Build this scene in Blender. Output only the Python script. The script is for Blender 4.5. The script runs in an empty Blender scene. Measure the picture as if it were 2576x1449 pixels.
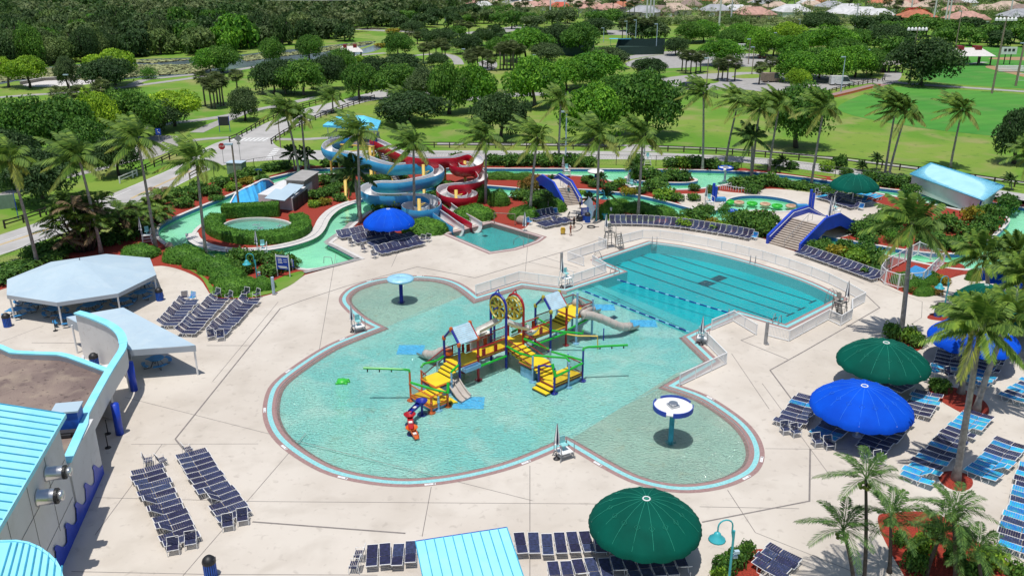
import bpy, math, random
from mathutils import Vector, Matrix, noise
from mathutils.geometry import delaunay_2d_cdt
R=random.Random(7)
PI=math.pi
sc=bpy.context.scene
COL=sc.collection
# ---------------------------------------------------------------- survey camera: turns a photo point into a ground point
CH=35.0; FU=2190.0; PIT=math.radians(20.9); CX,CY=1288.0,724.5
cp,sp=math.cos(PIT),math.sin(PIT)
def U(px,py,z=0.0):
    dx=(px-CX)/FU; dy=-(py-CY)/FU
    d=Vector((dx,cp+dy*sp,-sp+dy*cp)); t=(z-CH)/d.z
    return Vector((d.x*t,d.y*t,z))
def proj(p):
    x,y,z=p[0],p[1],p[2]-CH
    f=y*cp-z*sp; u=y*sp+z*cp
    return CX+FU*x/f, CY-FU*u/f
def upm(px,py,z=0.0):
    p=U(px,py,z); return FU/(p.y*cp-(p.z-CH)*sp)
def HT(px,py,top):
    p=U(px,py); lo,hi=0.0,60.0
    for _ in range(40):
        m=(lo+hi)/2
        if proj((p.x,p.y,m))[1]>top: lo=m
        else: hi=m
    return lo
# ---------------------------------------------------------------- mesh builder
class MB:
    def __init__(s,M=None): s.v=[];s.f=[];s.mi=[];s.m=0;s.M=M or Matrix()
    def add(s,vs,fs):
        b=len(s.v); M=s.M
        s.v+= [M@Vector(q) for q in vs]
        s.f+= [tuple(b+i for i in f) for f in fs]; s.mi+=[s.m]*len(fs); return s
    def box(s,c,d,rz=0.0,rx=0.0,ry=0.0):
        m=Matrix.Translation(Vector(c))@Matrix.Rotation(rz,4,'Z')@Matrix.Rotation(ry,4,'Y')@Matrix.Rotation(rx,4,'X')
        x,y,z=d[0]/2,d[1]/2,d[2]/2
        vs=[m@Vector(q) for q in((-x,-y,-z),(x,-y,-z),(x,y,-z),(-x,y,-z),(-x,-y,z),(x,-y,z),(x,y,z),(-x,y,z))]
        return s.add(vs,[(3,2,1,0),(4,5,6,7),(0,1,5,4),(1,2,6,5),(2,3,7,6),(3,0,4,7)])
    def tube(s,pts,r,n=6,closed=False,cap=True):
        pts=[Vector(p) for p in pts]; k=len(pts); vs=[];fs=[]
        rs=r if isinstance(r,(list,tuple)) else [r]*k
        prev=None
        for i,p in enumerate(pts):
            if closed: t=pts[(i+1)%k]-pts[i-1]
            else: t=pts[min(i+1,k-1)]-pts[max(i-1,0)]
            if t.length<1e-9: t=Vector((0,0,1))
            t.normalize()
            if prev is None:
                a=Vector((0,0,1)) if abs(t.z)<.9 else Vector((1,0,0))
                x=t.cross(a).normalized()
            else:
                x=prev-t*prev.dot(t)
                if x.length<1e-6: x=t.cross(Vector((1,0,0)))
                x.normalize()
            prev=x; y=t.cross(x)
            for j in range(n):
                a=2*PI*j/n; vs.append(p+(x*math.cos(a)+y*math.sin(a))*rs[i])
        for i in range(k if closed else k-1):
            for j in range(n):
                a=i*n+j;b=i*n+(j+1)%n;c=((i+1)%k)*n+(j+1)%n;d=((i+1)%k)*n+j
                fs.append((a,b,c,d))
        if cap and not closed:
            fs.append(tuple(range(n-1,-1,-1))); fs.append(tuple((k-1)*n+j for j in range(n)))
        return s.add(vs,fs)
    def bar(s,a,b,r,n=6): return s.tube([a,b],r,n)
    def prism(s,poly,z0,z1):
        n=len(poly)
        if sum(poly[i][0]*poly[(i+1)%n][1]-poly[(i+1)%n][0]*poly[i][1] for i in range(n))<0: poly=poly[::-1]
        vs=[(p[0],p[1],z0) for p in poly]+[(p[0],p[1],z1) for p in poly]
        fs=[tuple(range(n-1,-1,-1)),tuple(range(n,2*n))]+[(i,(i+1)%n,n+(i+1)%n,n+i) for i in range(n)]
        return s.add(vs,fs)
    def solid(s,poly3,off):       # any planar polygon thickened by a vector
        n=len(poly3); off=Vector(off); P=[Vector(p) for p in poly3]
        vs=P+[p+off for p in P]
        return s.add(vs,[tuple(range(n)),tuple(range(2*n-1,n-1,-1))]+[(i,n+i,n+(i+1)%n,(i+1)%n) for i in range(n)])
    def lathe(s,prof,n=16,c=(0,0,0),scal=None):
        vs=[];fs=[];k=len(prof)
        for r,z in prof:
            for j in range(n):
                a=2*PI*j/n; vs.append((c[0]+r*math.cos(a),c[1]+r*math.sin(a),c[2]+z))
        for i in range(k-1):
            for j in range(n): fs.append((i*n+j,i*n+(j+1)%n,(i+1)*n+(j+1)%n,(i+1)*n+j))
        if prof[0][0]>1e-4: fs.append(tuple(range(n-1,-1,-1)))
        if prof[-1][0]>1e-4: fs.append(tuple((k-1)*n+j for j in range(n)))
        return s.add(vs,fs)
    def cyl(s,c,r,h,n=12): return s.lathe([(r,0),(r,h)],n,c)
    def quad(s,a,b,c,d): return s.add([a,b,c,d],[(0,1,2,3)])
    def build(s,name,mats,parent=None,smooth=False,world=False):
        me=bpy.data.meshes.new(name)
        vs=s.v
        if world and parent is not None: vs=[v-parent.location for v in vs]
        me.from_pydata([tuple(v) for v in vs],[],s.f); 
        if not isinstance(mats,(list,tuple)): mats=[mats]
        for m in mats: me.materials.append(m)
        if len(mats)>1: me.polygons.foreach_set('material_index',s.mi)
        if smooth: me.polygons.foreach_set('use_smooth',[True]*len(me.polygons))
        me.update()
        return link(name,me,parent)
def link(name,me,parent=None):
    o=bpy.data.objects.new(name,me); COL.objects.link(o)
    if parent is not None: o.parent=parent
    return o
def tag(o,label=None,cat=None,group=None,kind=None,order=None):
    if label: o['label']=label
    if cat: o['category']=cat
    if group: o['group']=group
    if kind: o['kind']=kind
    if order: o['_ord']=order
    return o
def thing(name,label,cat,loc=(0,0,0),rz=0.0,group=None,order=None):
    o=bpy.data.objects.new(name,None); COL.objects.link(o); o.empty_display_size=.3
    o.location=loc; o.rotation_euler=(0,0,rz)
    return tag(o,label,cat,group,None,order)
KIDS={}
def postset(o,pts,sx,h,m,name='post',z=0.0,rnd=False):      # every post its own part, one shared mesh
    b=MB()
    if rnd: b.lathe([(sx,0),(sx,h)],6)
    else: b.box((0,0,h/2),(sx,sx,h))
    f=b.build(name,M[m],o); me=f.data
    for i,q in enumerate(pts):
        c=f if i==0 else link(name,me,o)
        c.location=(q[0]-o.location.x,q[1]-o.location.y,z-o.location.z)
def kids(o):
    return [c for c in o.children]
def dup(root,loc=None,rz=None,label=None,group=None,order=None,scale=None):
    r=root.copy(); COL.objects.link(r)
    for c in KIDS.get(root.name) or kids(root):
        d=c.copy(); COL.objects.link(d); d.parent=r
        for g in kids(c):
            e=g.copy(); COL.objects.link(e); e.parent=d
    if loc is not None: r.location=loc
    if rz is not None: r.rotation_euler=(0,0,rz)
    if scale is not None: r.scale=(scale,)*3 if not isinstance(scale,(tuple,list)) else scale
    return tag(r,label,None,group,None,order)
class Proto:       # first use places the original, later uses copies of it with its parts
    def __init__(s,root): s.r=root; s.used=False; s.base=None
    def put(s,loc,rz=0,label=None,group=None,order=None,scale=None):
        if not s.used:
            s.used=True; r=s.r; r.location=loc; r.rotation_euler=(0,0,rz)
            if scale is not None: r.scale=(scale,)*3 if not isinstance(scale,(tuple,list)) else scale
            return tag(r,label,None,group,None,order)
        return dup(s.r,loc,rz,label,group,order,scale if scale is not None else (1,1,1))
WORDS='first second third fourth fifth sixth seventh eighth ninth tenth eleventh twelfth thirteenth fourteenth fifteenth sixteenth seventeenth eighteenth nineteenth'.split()
def ordn(i):
    if i<19: return WORDS[i]
    k=i+1; s='th' if k%100 in(11,12,13) else {1:'st',2:'nd',3:'rd'}.get(k%10,'th')
    return f'{k}{s}'
def finalize():
    for o in [o for o in COL.objects if o.parent is None and o.location.z<-40]:
        for c in list(o.children): bpy.data.objects.remove(c)
        bpy.data.objects.remove(o)
    by={}
    for o in list(COL.objects):
        if o.parent is None and o.get('label') and o.get('kind')!='structure':
            by.setdefault(o['label'],[]).append(o)
    for lab,os in by.items():
        mode=os[0].get('_ord','x')
        if len(os)>1:
            if mode=='y': os.sort(key=lambda o:(o.location.y)); suf='from near end'
            else: os.sort(key=lambda o:proj(o.location)[0]); suf='from left'
            for i,o in enumerate(os): o['label']=f'{lab}, {ordn(i)} {suf}'
    for o in COL.objects:
        if '_ord' in o: del o['_ord']
# ---------------------------------------------------------------- plane geometry
def P2(l,z=0): return [tuple(U(q[0],q[1],z).xy) for q in l]
def chaikin(l,it=2,closed=True):
    pts=[(Vector(q[:2]),len(q)>2 and q[2]) for q in l]
    for _ in range(it):
        n=len(pts); out=[]
        for i,(p,c) in enumerate(pts):
            if c or (not closed and i in(0,n-1)): out.append((p,True if c else False)); continue
            a=pts[i-1][0];b=pts[(i+1)%n][0]
            out.append((p*.75+a*.25,False)); out.append((p*.75+b*.25,False))
        pts=out
    return [tuple(p) for p,c in pts]
def W2(l,z=0,it=2,closed=True):   # photo points -> smoothed ground polygon
    g=[tuple(U(q[0],q[1],z).xy)+tuple(q[2:]) for q in l]
    return chaikin(g,it,closed)
def inpoly(x,y,pl):
    c=False; j=len(pl)-1
    for i in range(len(pl)):
        xi,yi=pl[i];xj,yj=pl[j]
        if (yi>y)!=(yj>y) and x<(xj-xi)*(y-yi)/(yj-yi)+xi: c=not c
        j=i
    return c
def area(pl): return sum(pl[i-1][0]*pl[i][1]-pl[i][0]*pl[i-1][1] for i in range(len(pl)))/2
def regions(loops,test,extra=[]):
    vs=[];es=[]
    for l in loops:
        b=len(vs);n=len(l); vs+=[Vector(p) for p in l]; es+=[(b+i,b+(i+1)%n) for i in range(n)]
    for a,b in extra:
        k=len(vs); vs+=[Vector(a),Vector(b)]; es.append((k,k+1))
    r=delaunay_2d_cdt(vs,es,[],0,1e-4)
    V,F=r[0],r[2]; out=[]
    for f in F:
        c=(V[f[0]]+V[f[1]]+V[f[2]])/3
        if test(c.x,c.y): out.append(f if (V[f[1]]-V[f[0]]).cross(V[f[2]]-V[f[0]])>0 else f[::-1])
    return V,out
def sheet(name,loops,test,mat,z,extra=[],parent=None,kind='structure'):
    V,F=regions(loops,test,extra)
    used=sorted({i for f in F for i in f}); mp={i:k for k,i in enumerate(used)}
    b=MB(); b.add([(V[i].x,V[i].y,z) for i in used],[tuple(mp[i] for i in f) for f in F])
    o=b.build(name,mat,parent)
    if kind: o['kind']=kind
    return o
def flat(name,l,mat,z,it=2,kind='structure'):
    p=W2(l,0,it); return sheet(name,[p],lambda x,y:inpoly(x,y,p),mat,z,kind=kind)
def offs(l,d,closed=True):
    n=len(l); out=[]
    for i in range(n):
        p=Vector(l[i]); a=Vector(l[i-1] if (closed or i) else l[0]); b=Vector(l[(i+1)%n] if (closed or i<n-1) else l[-1])
        t1=(p-a);t2=(b-p)
        t1=t1.normalized() if t1.length>1e-9 else None; t2=t2.normalized() if t2.length>1e-9 else None
        if t1 is None: t1=t2
        if t2 is None: t2=t1
        n1=Vector((t1.y,-t1.x));n2=Vector((t2.y,-t2.x)); m=(n1+n2)
        if m.length<1e-6: m=n1
        m.normalize(); k=d/max(.35,m.dot(n1)); out.append(p+m*k)
    return out
def band(b,l,d0,d1,z0,z1=None,closed=True):   # flat ribbon between two offsets of a line
    z1=z0 if z1 is None else z1
    A=offs(l,d0,closed);B=offs(l,d1,closed);n=len(l)
    vs=[(p.x,p.y,z0) for p in A]+[(p.x,p.y,z1) for p in B]
    fs=[((i+1)%n,i,n+i,n+(i+1)%n) for i in range(n if closed else n-1)]
    b.add(vs,fs)
def wallband(b,l,z0,z1,closed=True):
    n=len(l); vs=[(p[0],p[1],z0) for p in l]+[(p[0],p[1],z1) for p in l]
    b.add(vs,[(i,(i+1)%n,n+(i+1)%n,n+i) for i in range(n if closed else n-1)])
def ccw(l): return l if area(l)>0 else l[::-1]
def strip(name,l,w,mat,z,it=2,kind='structure'):  # a road or path along photo points, w metres wide
    c=W2(l,0,it,False); b=MB(); band(b,c,w/2,-w/2,z,closed=False)
    b.f=[f[::-1] for f in b.f]
    o=b.build(name,mat); o['kind']=kind; return o,c
# ---------------------------------------------------------------- materials
def mat(name,col,rough=.6,var=.12,scale=2.0,bump=0.0,bscale=None,metal=0.0,col2=None,island=0.0,objrand=0.0,spec=.5,detail=4.0,coords='Object',trans=0.0,lo=.35,hi=.65):
    m=bpy.data.materials.new(name); m.use_nodes=True; nt=m.node_tree; N=nt.nodes; L=nt.links
    bs=N['Principled BSDF']; bs.inputs['Roughness'].default_value=rough; bs.inputs['Metallic'].default_value=metal
    bs.inputs['Specular IOR Level'].default_value=spec
    c2=col2 or tuple(max(0,c*(1-var*2)) for c in col)
    tc=N.new('ShaderNodeTexCoord'); nz=N.new('ShaderNodeTexNoise'); nz.inputs['Scale'].default_value=scale; nz.inputs['Detail'].default_value=detail
    L.new(tc.outputs[coords],nz.inputs['Vector'])
    mr=N.new('ShaderNodeMapRange'); mr.inputs['From Min'].default_value=lo; mr.inputs['From Max'].default_value=hi
    L.new(nz.outputs['Fac'],mr.inputs['Value'])
    mx=N.new('ShaderNodeMix'); mx.data_type='RGBA'; L.new(mr.outputs['Result'],mx.inputs['Factor'])
    mx.inputs['A'].default_value=(*col,1); mx.inputs['B'].default_value=(*c2,1); out=mx.outputs['Result']
    for amt,src in((island,'i'),(objrand,'o')):
        if amt<=0: continue
        if src=='i': g=N.new('ShaderNodeNewGeometry'); s=g.outputs['Random Per Island']
        else: g=N.new('ShaderNodeObjectInfo'); s=g.outputs['Random']
        hs=N.new('ShaderNodeHueSaturation'); mv=N.new('ShaderNodeMapRange')
        mv.inputs['To Min'].default_value=1-amt; mv.inputs['To Max'].default_value=1+amt
        L.new(s,mv.inputs['Value']); L.new(mv.outputs['Result'],hs.inputs['Value'])
        mh=N.new('ShaderNodeMapRange'); mh.inputs['To Min'].default_value=.5+.045*amt; mh.inputs['To Max'].default_value=.5-.045*amt
        L.new(s,mh.inputs['Value']); L.new(mh.outputs['Result'],hs.inputs['Hue'])
        L.new(out,hs.inputs['Color']); out=hs.outputs['Color']
    L.new(out,bs.inputs['Base Color'])
    if bump>0:
        bp=N.new('ShaderNodeBump'); bp.inputs['Strength'].default_value=bump; bp.inputs['Distance'].default_value=.05
        nb=nz
        if bscale:
            nb=N.new('ShaderNodeTexNoise'); nb.inputs['Scale'].default_value=bscale; nb.inputs['Detail'].default_value=3; L.new(tc.outputs[coords],nb.inputs['Vector'])
        L.new(nb.outputs['Fac'],bp.inputs['Height']); L.new(bp.outputs['Normal'],bs.inputs['Normal'])
    if trans>0:
        tr=N.new('ShaderNodeBsdfTranslucent'); L.new(out,tr.inputs['Color']); ms=N.new('ShaderNodeMixShader'); ms.inputs['Fac'].default_value=trans
        L.new(bs.outputs[0],ms.inputs[1]); L.new(tr.outputs[0],ms.inputs[2]); L.new(ms.outputs[0],N['Material Output'].inputs['Surface'])
    return m
def mat_water(name,tint,bump=.25,scale=1.6):
    m=bpy.data.materials.new(name); m.use_nodes=True; nt=m.node_tree; N=nt.nodes; L=nt.links
    N.remove(N['Principled BSDF'])
    tr=N.new('ShaderNodeBsdfTransparent'); tr.inputs['Color'].default_value=(*tint,1)
    gl=N.new('ShaderNodeBsdfGlossy'); gl.inputs['Roughness'].default_value=.06
    fr=N.new('ShaderNodeFresnel'); fr.inputs['IOR'].default_value=1.36
    tc=N.new('ShaderNodeTexCoord'); mp=N.new('ShaderNodeMapping'); mp.inputs['Rotation'].default_value=(0,0,.6); mp.inputs['Scale'].default_value=(1.0,1.9,1)
    L.new(tc.outputs['Object'],mp.inputs['Vector'])
    nz=N.new('ShaderNodeTexNoise'); nz.inputs['Scale'].default_value=scale; nz.inputs['Detail'].default_value=2.5; nz.inputs['Distortion'].default_value=.6; L.new(mp.outputs[0],nz.inputs['Vector'])
    bp=N.new('ShaderNodeBump'); bp.inputs['Strength'].default_value=bump; bp.inputs['Distance'].default_value=.3
    L.new(nz.outputs['Fac'],bp.inputs['Height'])
    for x in(gl,fr): L.new(bp.outputs['Normal'],x.inputs['Normal'])
    ms=N.new('ShaderNodeMixShader'); L.new(fr.outputs[0],ms.inputs['Fac']); L.new(tr.outputs[0],ms.inputs[1]); L.new(gl.outputs[0],ms.inputs[2])
    L.new(ms.outputs[0],N['Material Output'].inputs['Surface'])
    return m
def mat3(name,cols,s1,s2,s3,rough=.9,f2=.6,f3=.6,bump=.3,bscale=4,band=0.0):
    # ground with three scales of wear: broad patches, blotches and specks
    m=bpy.data.materials.new(name); m.use_nodes=True; nt=m.node_tree; N=nt.nodes; L=nt.links; bs=N['Principled BSDF']; bs.inputs['Roughness'].default_value=rough; bs.inputs['Specular IOR Level'].default_value=.3
    tc=N.new('ShaderNodeTexCoord'); out=None
    for i,(sc_,lo,hi,f) in enumerate(((s1,.42,.60,1.0),(s2,.50,.68,f2),(s3,.60,.70,f3))):
        nz=N.new('ShaderNodeTexNoise'); nz.inputs['Scale'].default_value=sc_; nz.inputs['Detail'].default_value=9; nz.inputs['Distortion'].default_value=.4; L.new(tc.outputs['Object'],nz.inputs['Vector'])
        mr=N.new('ShaderNodeMapRange'); mr.inputs['From Min'].default_value=lo; mr.inputs['From Max'].default_value=hi; mr.inputs['To Max'].default_value=f; L.new(nz.outputs['Fac'],mr.inputs['Value'])
        mx=N.new('ShaderNodeMix'); mx.data_type='RGBA'; L.new(mr.outputs['Result'],mx.inputs['Factor']); mx.inputs['B'].default_value=(*cols[i+1],1)
        if out is None: mx.inputs['A'].default_value=(*cols[0],1)
        else: L.new(out,mx.inputs['A'])
        out=mx.outputs['Result']
    if band>0:
        wv=N.new('ShaderNodeTexWave'); wv.inputs['Scale'].default_value=.06; wv.inputs['Distortion'].default_value=1.5; mp=N.new('ShaderNodeMapping'); mp.inputs['Rotation'].default_value=(0,0,1.2); L.new(tc.outputs['Object'],mp.inputs['Vector']); L.new(mp.outputs[0],wv.inputs['Vector'])
        hs=N.new('ShaderNodeHueSaturation'); mr=N.new('ShaderNodeMapRange'); mr.inputs['To Min'].default_value=1-band; mr.inputs['To Max'].default_value=1+band; L.new(wv.outputs['Fac'],mr.inputs['Value']); L.new(mr.outputs['Result'],hs.inputs['Value']); L.new(out,hs.inputs['Color']); out=hs.outputs['Color']
    L.new(out,bs.inputs['Base Color'])
    nb=N.new('ShaderNodeTexNoise'); nb.inputs['Scale'].default_value=bscale; L.new(tc.outputs['Object'],nb.inputs['Vector']); bp=N.new('ShaderNodeBump'); bp.inputs['Strength'].default_value=bump; bp.inputs['Distance'].default_value=.05; L.new(nb.outputs['Fac'],bp.inputs['Height']); L.new(bp.outputs['Normal'],bs.inputs['Normal'])
    return m
M={}
def dm(k,*a,**w): M[k]=mat(k,*a,**w)
M['grass']=mat3('grass',((.105,.235,.018),(.175,.265,.035),(.27,.25,.095),(.055,.14,.018)),.045,.11,.5,f2=.75,f3=.6,bump=.5,bscale=3)
dm('grass_dry',(.16,.2,.06),.9,scale=.2,col2=(.10,.18,.03),bump=.3,bscale=3,detail=8)
M['field']=mat3('field',((.047,.215,.024),(.075,.25,.03),(.13,.235,.055),(.035,.16,.022)),.03,.09,.5,f2=.5,f3=.4,band=.05)
dm('asphalt',(.27,.265,.26),.85,scale=.4,col2=(.22,.215,.21),detail=8)
dm('asphalt_worn',(.44,.425,.41),.85,scale=.3,col2=(.36,.35,.335),detail=8)
dm('pavement',(.36,.345,.33),.85,scale=.6,col2=(.29,.28,.265),detail=7)
M['deck']=mat3('deck',((.585,.532,.465),(.52,.465,.40),(.445,.395,.335),(.32,.28,.24)),.10,.35,1.7,rough=.75,f2=.5,f3=.35,bump=.08,bscale=25)
dm('joint',(.23,.205,.19),.9)
dm('mulch',(.36,.04,.018),.95,scale=9,col2=(.19,.02,.01),bump=.9,bscale=14,detail=6)
dm('soil',(.16,.12,.07),.95,scale=2,col2=(.1,.08,.05))
dm('coping',(.62,.59,.56),.7,scale=1.5,var=.06)
dm('coping_dark',(.33,.31,.30),.8,scale=1.5,var=.1)
dm('brick_pink',(.34,.215,.20),.75,scale=6,col2=(.27,.165,.155))
dm('tile_aqua',(.20,.53,.54),.45,scale=7,col2=(.33,.62,.62))
dm('tile_blue',(.025,.13,.36),.35,scale=5,col2=(.015,.09,.27))
dm('river_floor',(.36,.70,.50),.6,scale=.25,col2=(.28,.60,.44),detail=6)
M['splash_floor']=mat3('splash_floor',((.235,.525,.50),(.34,.57,.52),(.50,.61,.56),(.29,.40,.33)),.10,.28,.9,f2=.55,f3=.5)
M['lobe_floor']=mat3('lobe_floor',((.33,.43,.37),(.38,.50,.43),(.47,.50,.43),(.36,.33,.23)),.12,.3,.8,f2=.5,f3=.45)
dm('mid_floor',(.06,.45,.47),.6,scale=.3,col2=(.10,.50,.52),detail=8)
dm('lap_floor',(.0,.34,.38),.6,scale=.1,col2=(.0,.42,.45),detail=6)
dm('slidepool_floor',(.06,.42,.42),.6,scale=.3,col2=(.05,.36,.37))
dm('fountain_floor',(.22,.45,.40),.6,scale=.5,col2=(.16,.38,.34))
dm('lane_black',(.012,.05,.07),.5)
dm('white',(.78,.78,.77),.45,scale=1,var=.03)
dm('white_metal',(.80,.80,.79),.4,scale=1,var=.03)
dm('stucco',(.66,.66,.66),.8,scale=.5,var=.05,bump=.15,bscale=20)
M['roof_cyan']=mat3('roof_cyan',((.27,.68,.80),(.31,.72,.83),(.36,.70,.78),(.22,.52,.62)),.2,.6,2.2,rough=.5,f2=.5,f3=.3,bump=.02)
dm('roof_seam',(.06,.40,.60),.4)
dm('trim_cyan',(.22,.68,.84),.5,scale=.8,col2=(.32,.72,.84))
dm('canvas_grey',(.41,.525,.60),.8,scale=.3,col2=(.37,.48,.56))
dm('valance_grey',(.40,.44,.48),.8,scale=.5,var=.05)
M['gravel_roof']=mat3('gravel_roof',((.25,.19,.16),(.17,.125,.112),(.36,.29,.22),(.07,.05,.048)),.22,.55,2.6,f2=.55,f3=.75,bump=1.0,bscale=7)
dm('royal',(.008,.055,.50),.45,scale=1,col2=(.006,.045,.42))
dm('canvas_blue',(.002,.085,.64),.8,scale=.5,col2=(.002,.06,.50),spec=.12,bump=.5,bscale=1.6)
dm('canvas_green',(.0,.09,.062),.8,scale=.5,col2=(.0,.065,.045),spec=.12,bump=.5,bscale=1.6)
dm('roof_pale_cyan',(.40,.70,.79),.55,scale=.5,col2=(.33,.62,.72))
M['canvas_weathered']=mat3('canvas_weathered',((.42,.53,.60),(.38,.49,.57),(.47,.56,.61),(.34,.42,.47)),.2,.7,2.5,f2=.5,f3=.3,bump=.15,bscale=1.2)
M['stucco_aged']=mat3('stucco_aged',((.67,.66,.65),(.61,.60,.59),(.56,.54,.51),(.47,.44,.41)),.15,.5,2.0,f2=.45,f3=.35,bump=.12,bscale=18)
dm('stitch_green',(.02,.30,.20),.8); dm('stitch_blue',(.03,.22,.85),.8)
dm('canopy_cyan',(.12,.58,.82),.7)
dm('navy_strap',(.035,.04,.115),.55,scale=5,col2=(.018,.022,.05),objrand=.4)
dm('step_tan',(.50,.43,.365),.85,scale=2)
dm('blue_strap',(.02,.19,.62),.6,scale=2.2,col2=(.03,.40,.52),objrand=.25)
dm('grey_metal',(.34,.34,.34),.45,metal=.2)
dm('steel',(.62,.63,.64),.28,metal=.85,scale=3,var=.06)
dm('black',(.015,.015,.017),.5)
dm('dark',(.035,.035,.04),.6)
dm('wood_grey',(.30,.28,.25),.9,scale=3,col2=(.20,.185,.165))
dm('wood_dark',(.045,.034,.028),.9,scale=3,col2=(.03,.022,.02))
dm('wood_tan',(.30,.24,.18),.9,scale=3,col2=(.22,.17,.13))
dm('teal_paint',(.05,.44,.50),.4)
dm('bin_blue',(.012,.10,.50),.5,scale=3)
dm('table_blue',(.04,.26,.55),.5,scale=2)
dm('slide_blue',(.07,.44,.78),.35,scale=.7,col2=(.05,.36,.68))
dm('slide_red',(.60,.010,.035),.35,scale=.7,col2=(.50,.006,.025))
dm('slide_white',(.76,.76,.76),.35,scale=.8,var=.04)
dm('post_yellow',(.72,.50,.10),.5,scale=1,col2=(.65,.45,.09))
dm('rubber_black',(.02,.02,.02),.8)
dm('play_yellow',(.83,.60,.02),.5,scale=1.2,col2=(.75,.52,.02))
dm('play_red',(.42,.012,.02),.4,scale=2); dm('play_blue',(.012,.022,.30),.4,scale=2)
dm('play_green',(.012,.44,.03),.4,scale=2); dm('play_orange',(.68,.13,.02),.45,scale=2)
dm('play_sky',(.26,.50,.70),.4,scale=2); dm('rail_maroon',(.26,.02,.025),.5,scale=2)
dm('rail_dark',(.05,.04,.04),.5)
dm('beige',(.50,.45,.40),.5,scale=1.4,col2=(.42,.37,.33)); dm('gold',(.50,.40,.04),.45,scale=2)
dm('roof_panel',(.42,.68,.82),.5,scale=2); dm('pad_blue',(.07,.42,.74),.6,scale=3,col2=(.14,.52,.78))
dm('foam',(.72,.78,.80),.5,scale=6)
dm('cream',(.75,.73,.68),.5); dm('lightblue',(.35,.66,.85),.4)
dm('tube_green',(.05,.55,.05),.4); dm('tube_tan',(.62,.40,.26),.5)
dm('skin',(.42,.22,.13),.6); dm('skin2',(.36,.16,.09),.6); dm('hair',(.02,.014,.01),.7)
dm('cloth_black',(.012,.012,.016),.8); dm('cloth_white',(.72,.72,.70),.8); dm('cloth_teal',(.03,.16,.22),.8); dm('cloth_maroon',(.20,.02,.03),.8)
dm('rock',(.42,.34,.27),.9,scale=2,col2=(.28,.22,.18),bump=.6,bscale=5)
dm('glass',(.03,.04,.05),.1); dm('window',(.05,.07,.09),.15)
dm('carpaint_white',(.78,.78,.78),.25); dm('carpaint_dark',(.03,.035,.045),.25); dm('carpaint_red',(.12,.012,.016),.25)
dm('orange_plastic',(.75,.20,.05),.6); dm('road_paint',(.75,.75,.73),.7,scale=4,var=.08); dm('yellow_paint',(.70,.44,.06),.7,scale=3,col2=(.6,.4,.1))
dm('sign_blue',(.012,.06,.42),.5); dm('sign_red',(.48,.012,.018),.5); dm('sign_yellow',(.72,.46,.04),.5)
dm('util_green',(.20,.30,.22),.6,scale=2,var=.1); dm('court_green',(.02,.055,.045),.8)
dm('pond',(.11,.15,.17),.12,scale=.1,col2=(.20,.25,.28)); dm('lily',(.26,.30,.12),.8,island=.35,scale=.3,col2=(.20,.20,.09))
dm('dirt',(.36,.20,.10),.95,scale=.2,col2=(.30,.22,.12))
dm('marsh',(.24,.30,.06),.9,scale=.2,col2=(.13,.23,.03),bump=.6,bscale=1.5,detail=9)
# plants
def leaf(k,c,c2,isl=.45,tr=.34,rand=.12,sc=.9): dm(k,c,.65,scale=sc,col2=c2,island=isl,objrand=rand,trans=tr,spec=.3,detail=3)
leaf('leaf_bright',(.135,.345,.022),(.075,.215,.015))
leaf('leaf_mid',(0.098,0.240,0.026),(0.058,0.156,0.019))
leaf('leaf_dark',(0.058,0.124,0.031),(0.033,0.078,0.021))
leaf('leaf_grey',(0.111,0.176,0.058),(0.065,0.117,0.039))
leaf('leaf_lime',(0.286,0.468,0.023),(0.169,0.325,0.019))
dm('leaf_forest',(.06,.13,.026),.65,scale=.045,col2=(.20,.25,.10),island=.4,objrand=.42,trans=.34,spec=.3,detail=2,lo=.44,hi=.6)
leaf('leaf_red',(.55,.06,.025),(.30,.05,.02))
leaf('palm_leaf',(.15,.265,.035),(.08,.155,.026),isl=.55,tr=.25,sc=.5)
leaf('palm_dark',(0.058,0.130,0.026),(0.039,0.091,0.021),isl=.5)
leaf('palm_yellow',(.25,.28,.05),(.16,.21,.04),isl=.3,tr=.3)
leaf('sabal_leaf',(0.130,0.176,0.058),(0.078,0.117,0.039),isl=.5)
leaf('date_leaf',(0.098,0.202,0.042),(0.058,0.130,0.029),isl=.5,tr=.3)
leaf('dead_leaf',(.30,.22,.12),(.2,.14,.08),isl=.4)
leaf('shrub',(0.098,0.227,0.031),(0.052,0.137,0.021),isl=.5,sc=2)
leaf('shrub_bright',(0.221,0.390,0.033),(0.130,0.260,0.026),isl=.5,sc=2)
leaf('shrub_gold',(.33,.28,.02),(.20,.20,.02),isl=.5,sc=2)
leaf('shrub_bronze',(0.286,0.156,0.033),(0.143,0.156,0.026),isl=.6,sc=2)
leaf('hedge',(0.124,0.305,0.033),(0.065,0.182,0.021),isl=.4,sc=2)
dm('bark',(.20,.17,.145),.95,scale=3,col2=(.12,.10,.085),bump=.5,bscale=8)
dm('bark_dark',(.085,.07,.058),.95,scale=3,col2=(.05,.04,.035),bump=.5,bscale=8)
dm('palm_bark',(.37,.34,.30),.9,scale=2.5,col2=(.22,.20,.175),bump=.4,bscale=6)
dm('crownshaft',(.20,.33,.03),.5)
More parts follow.
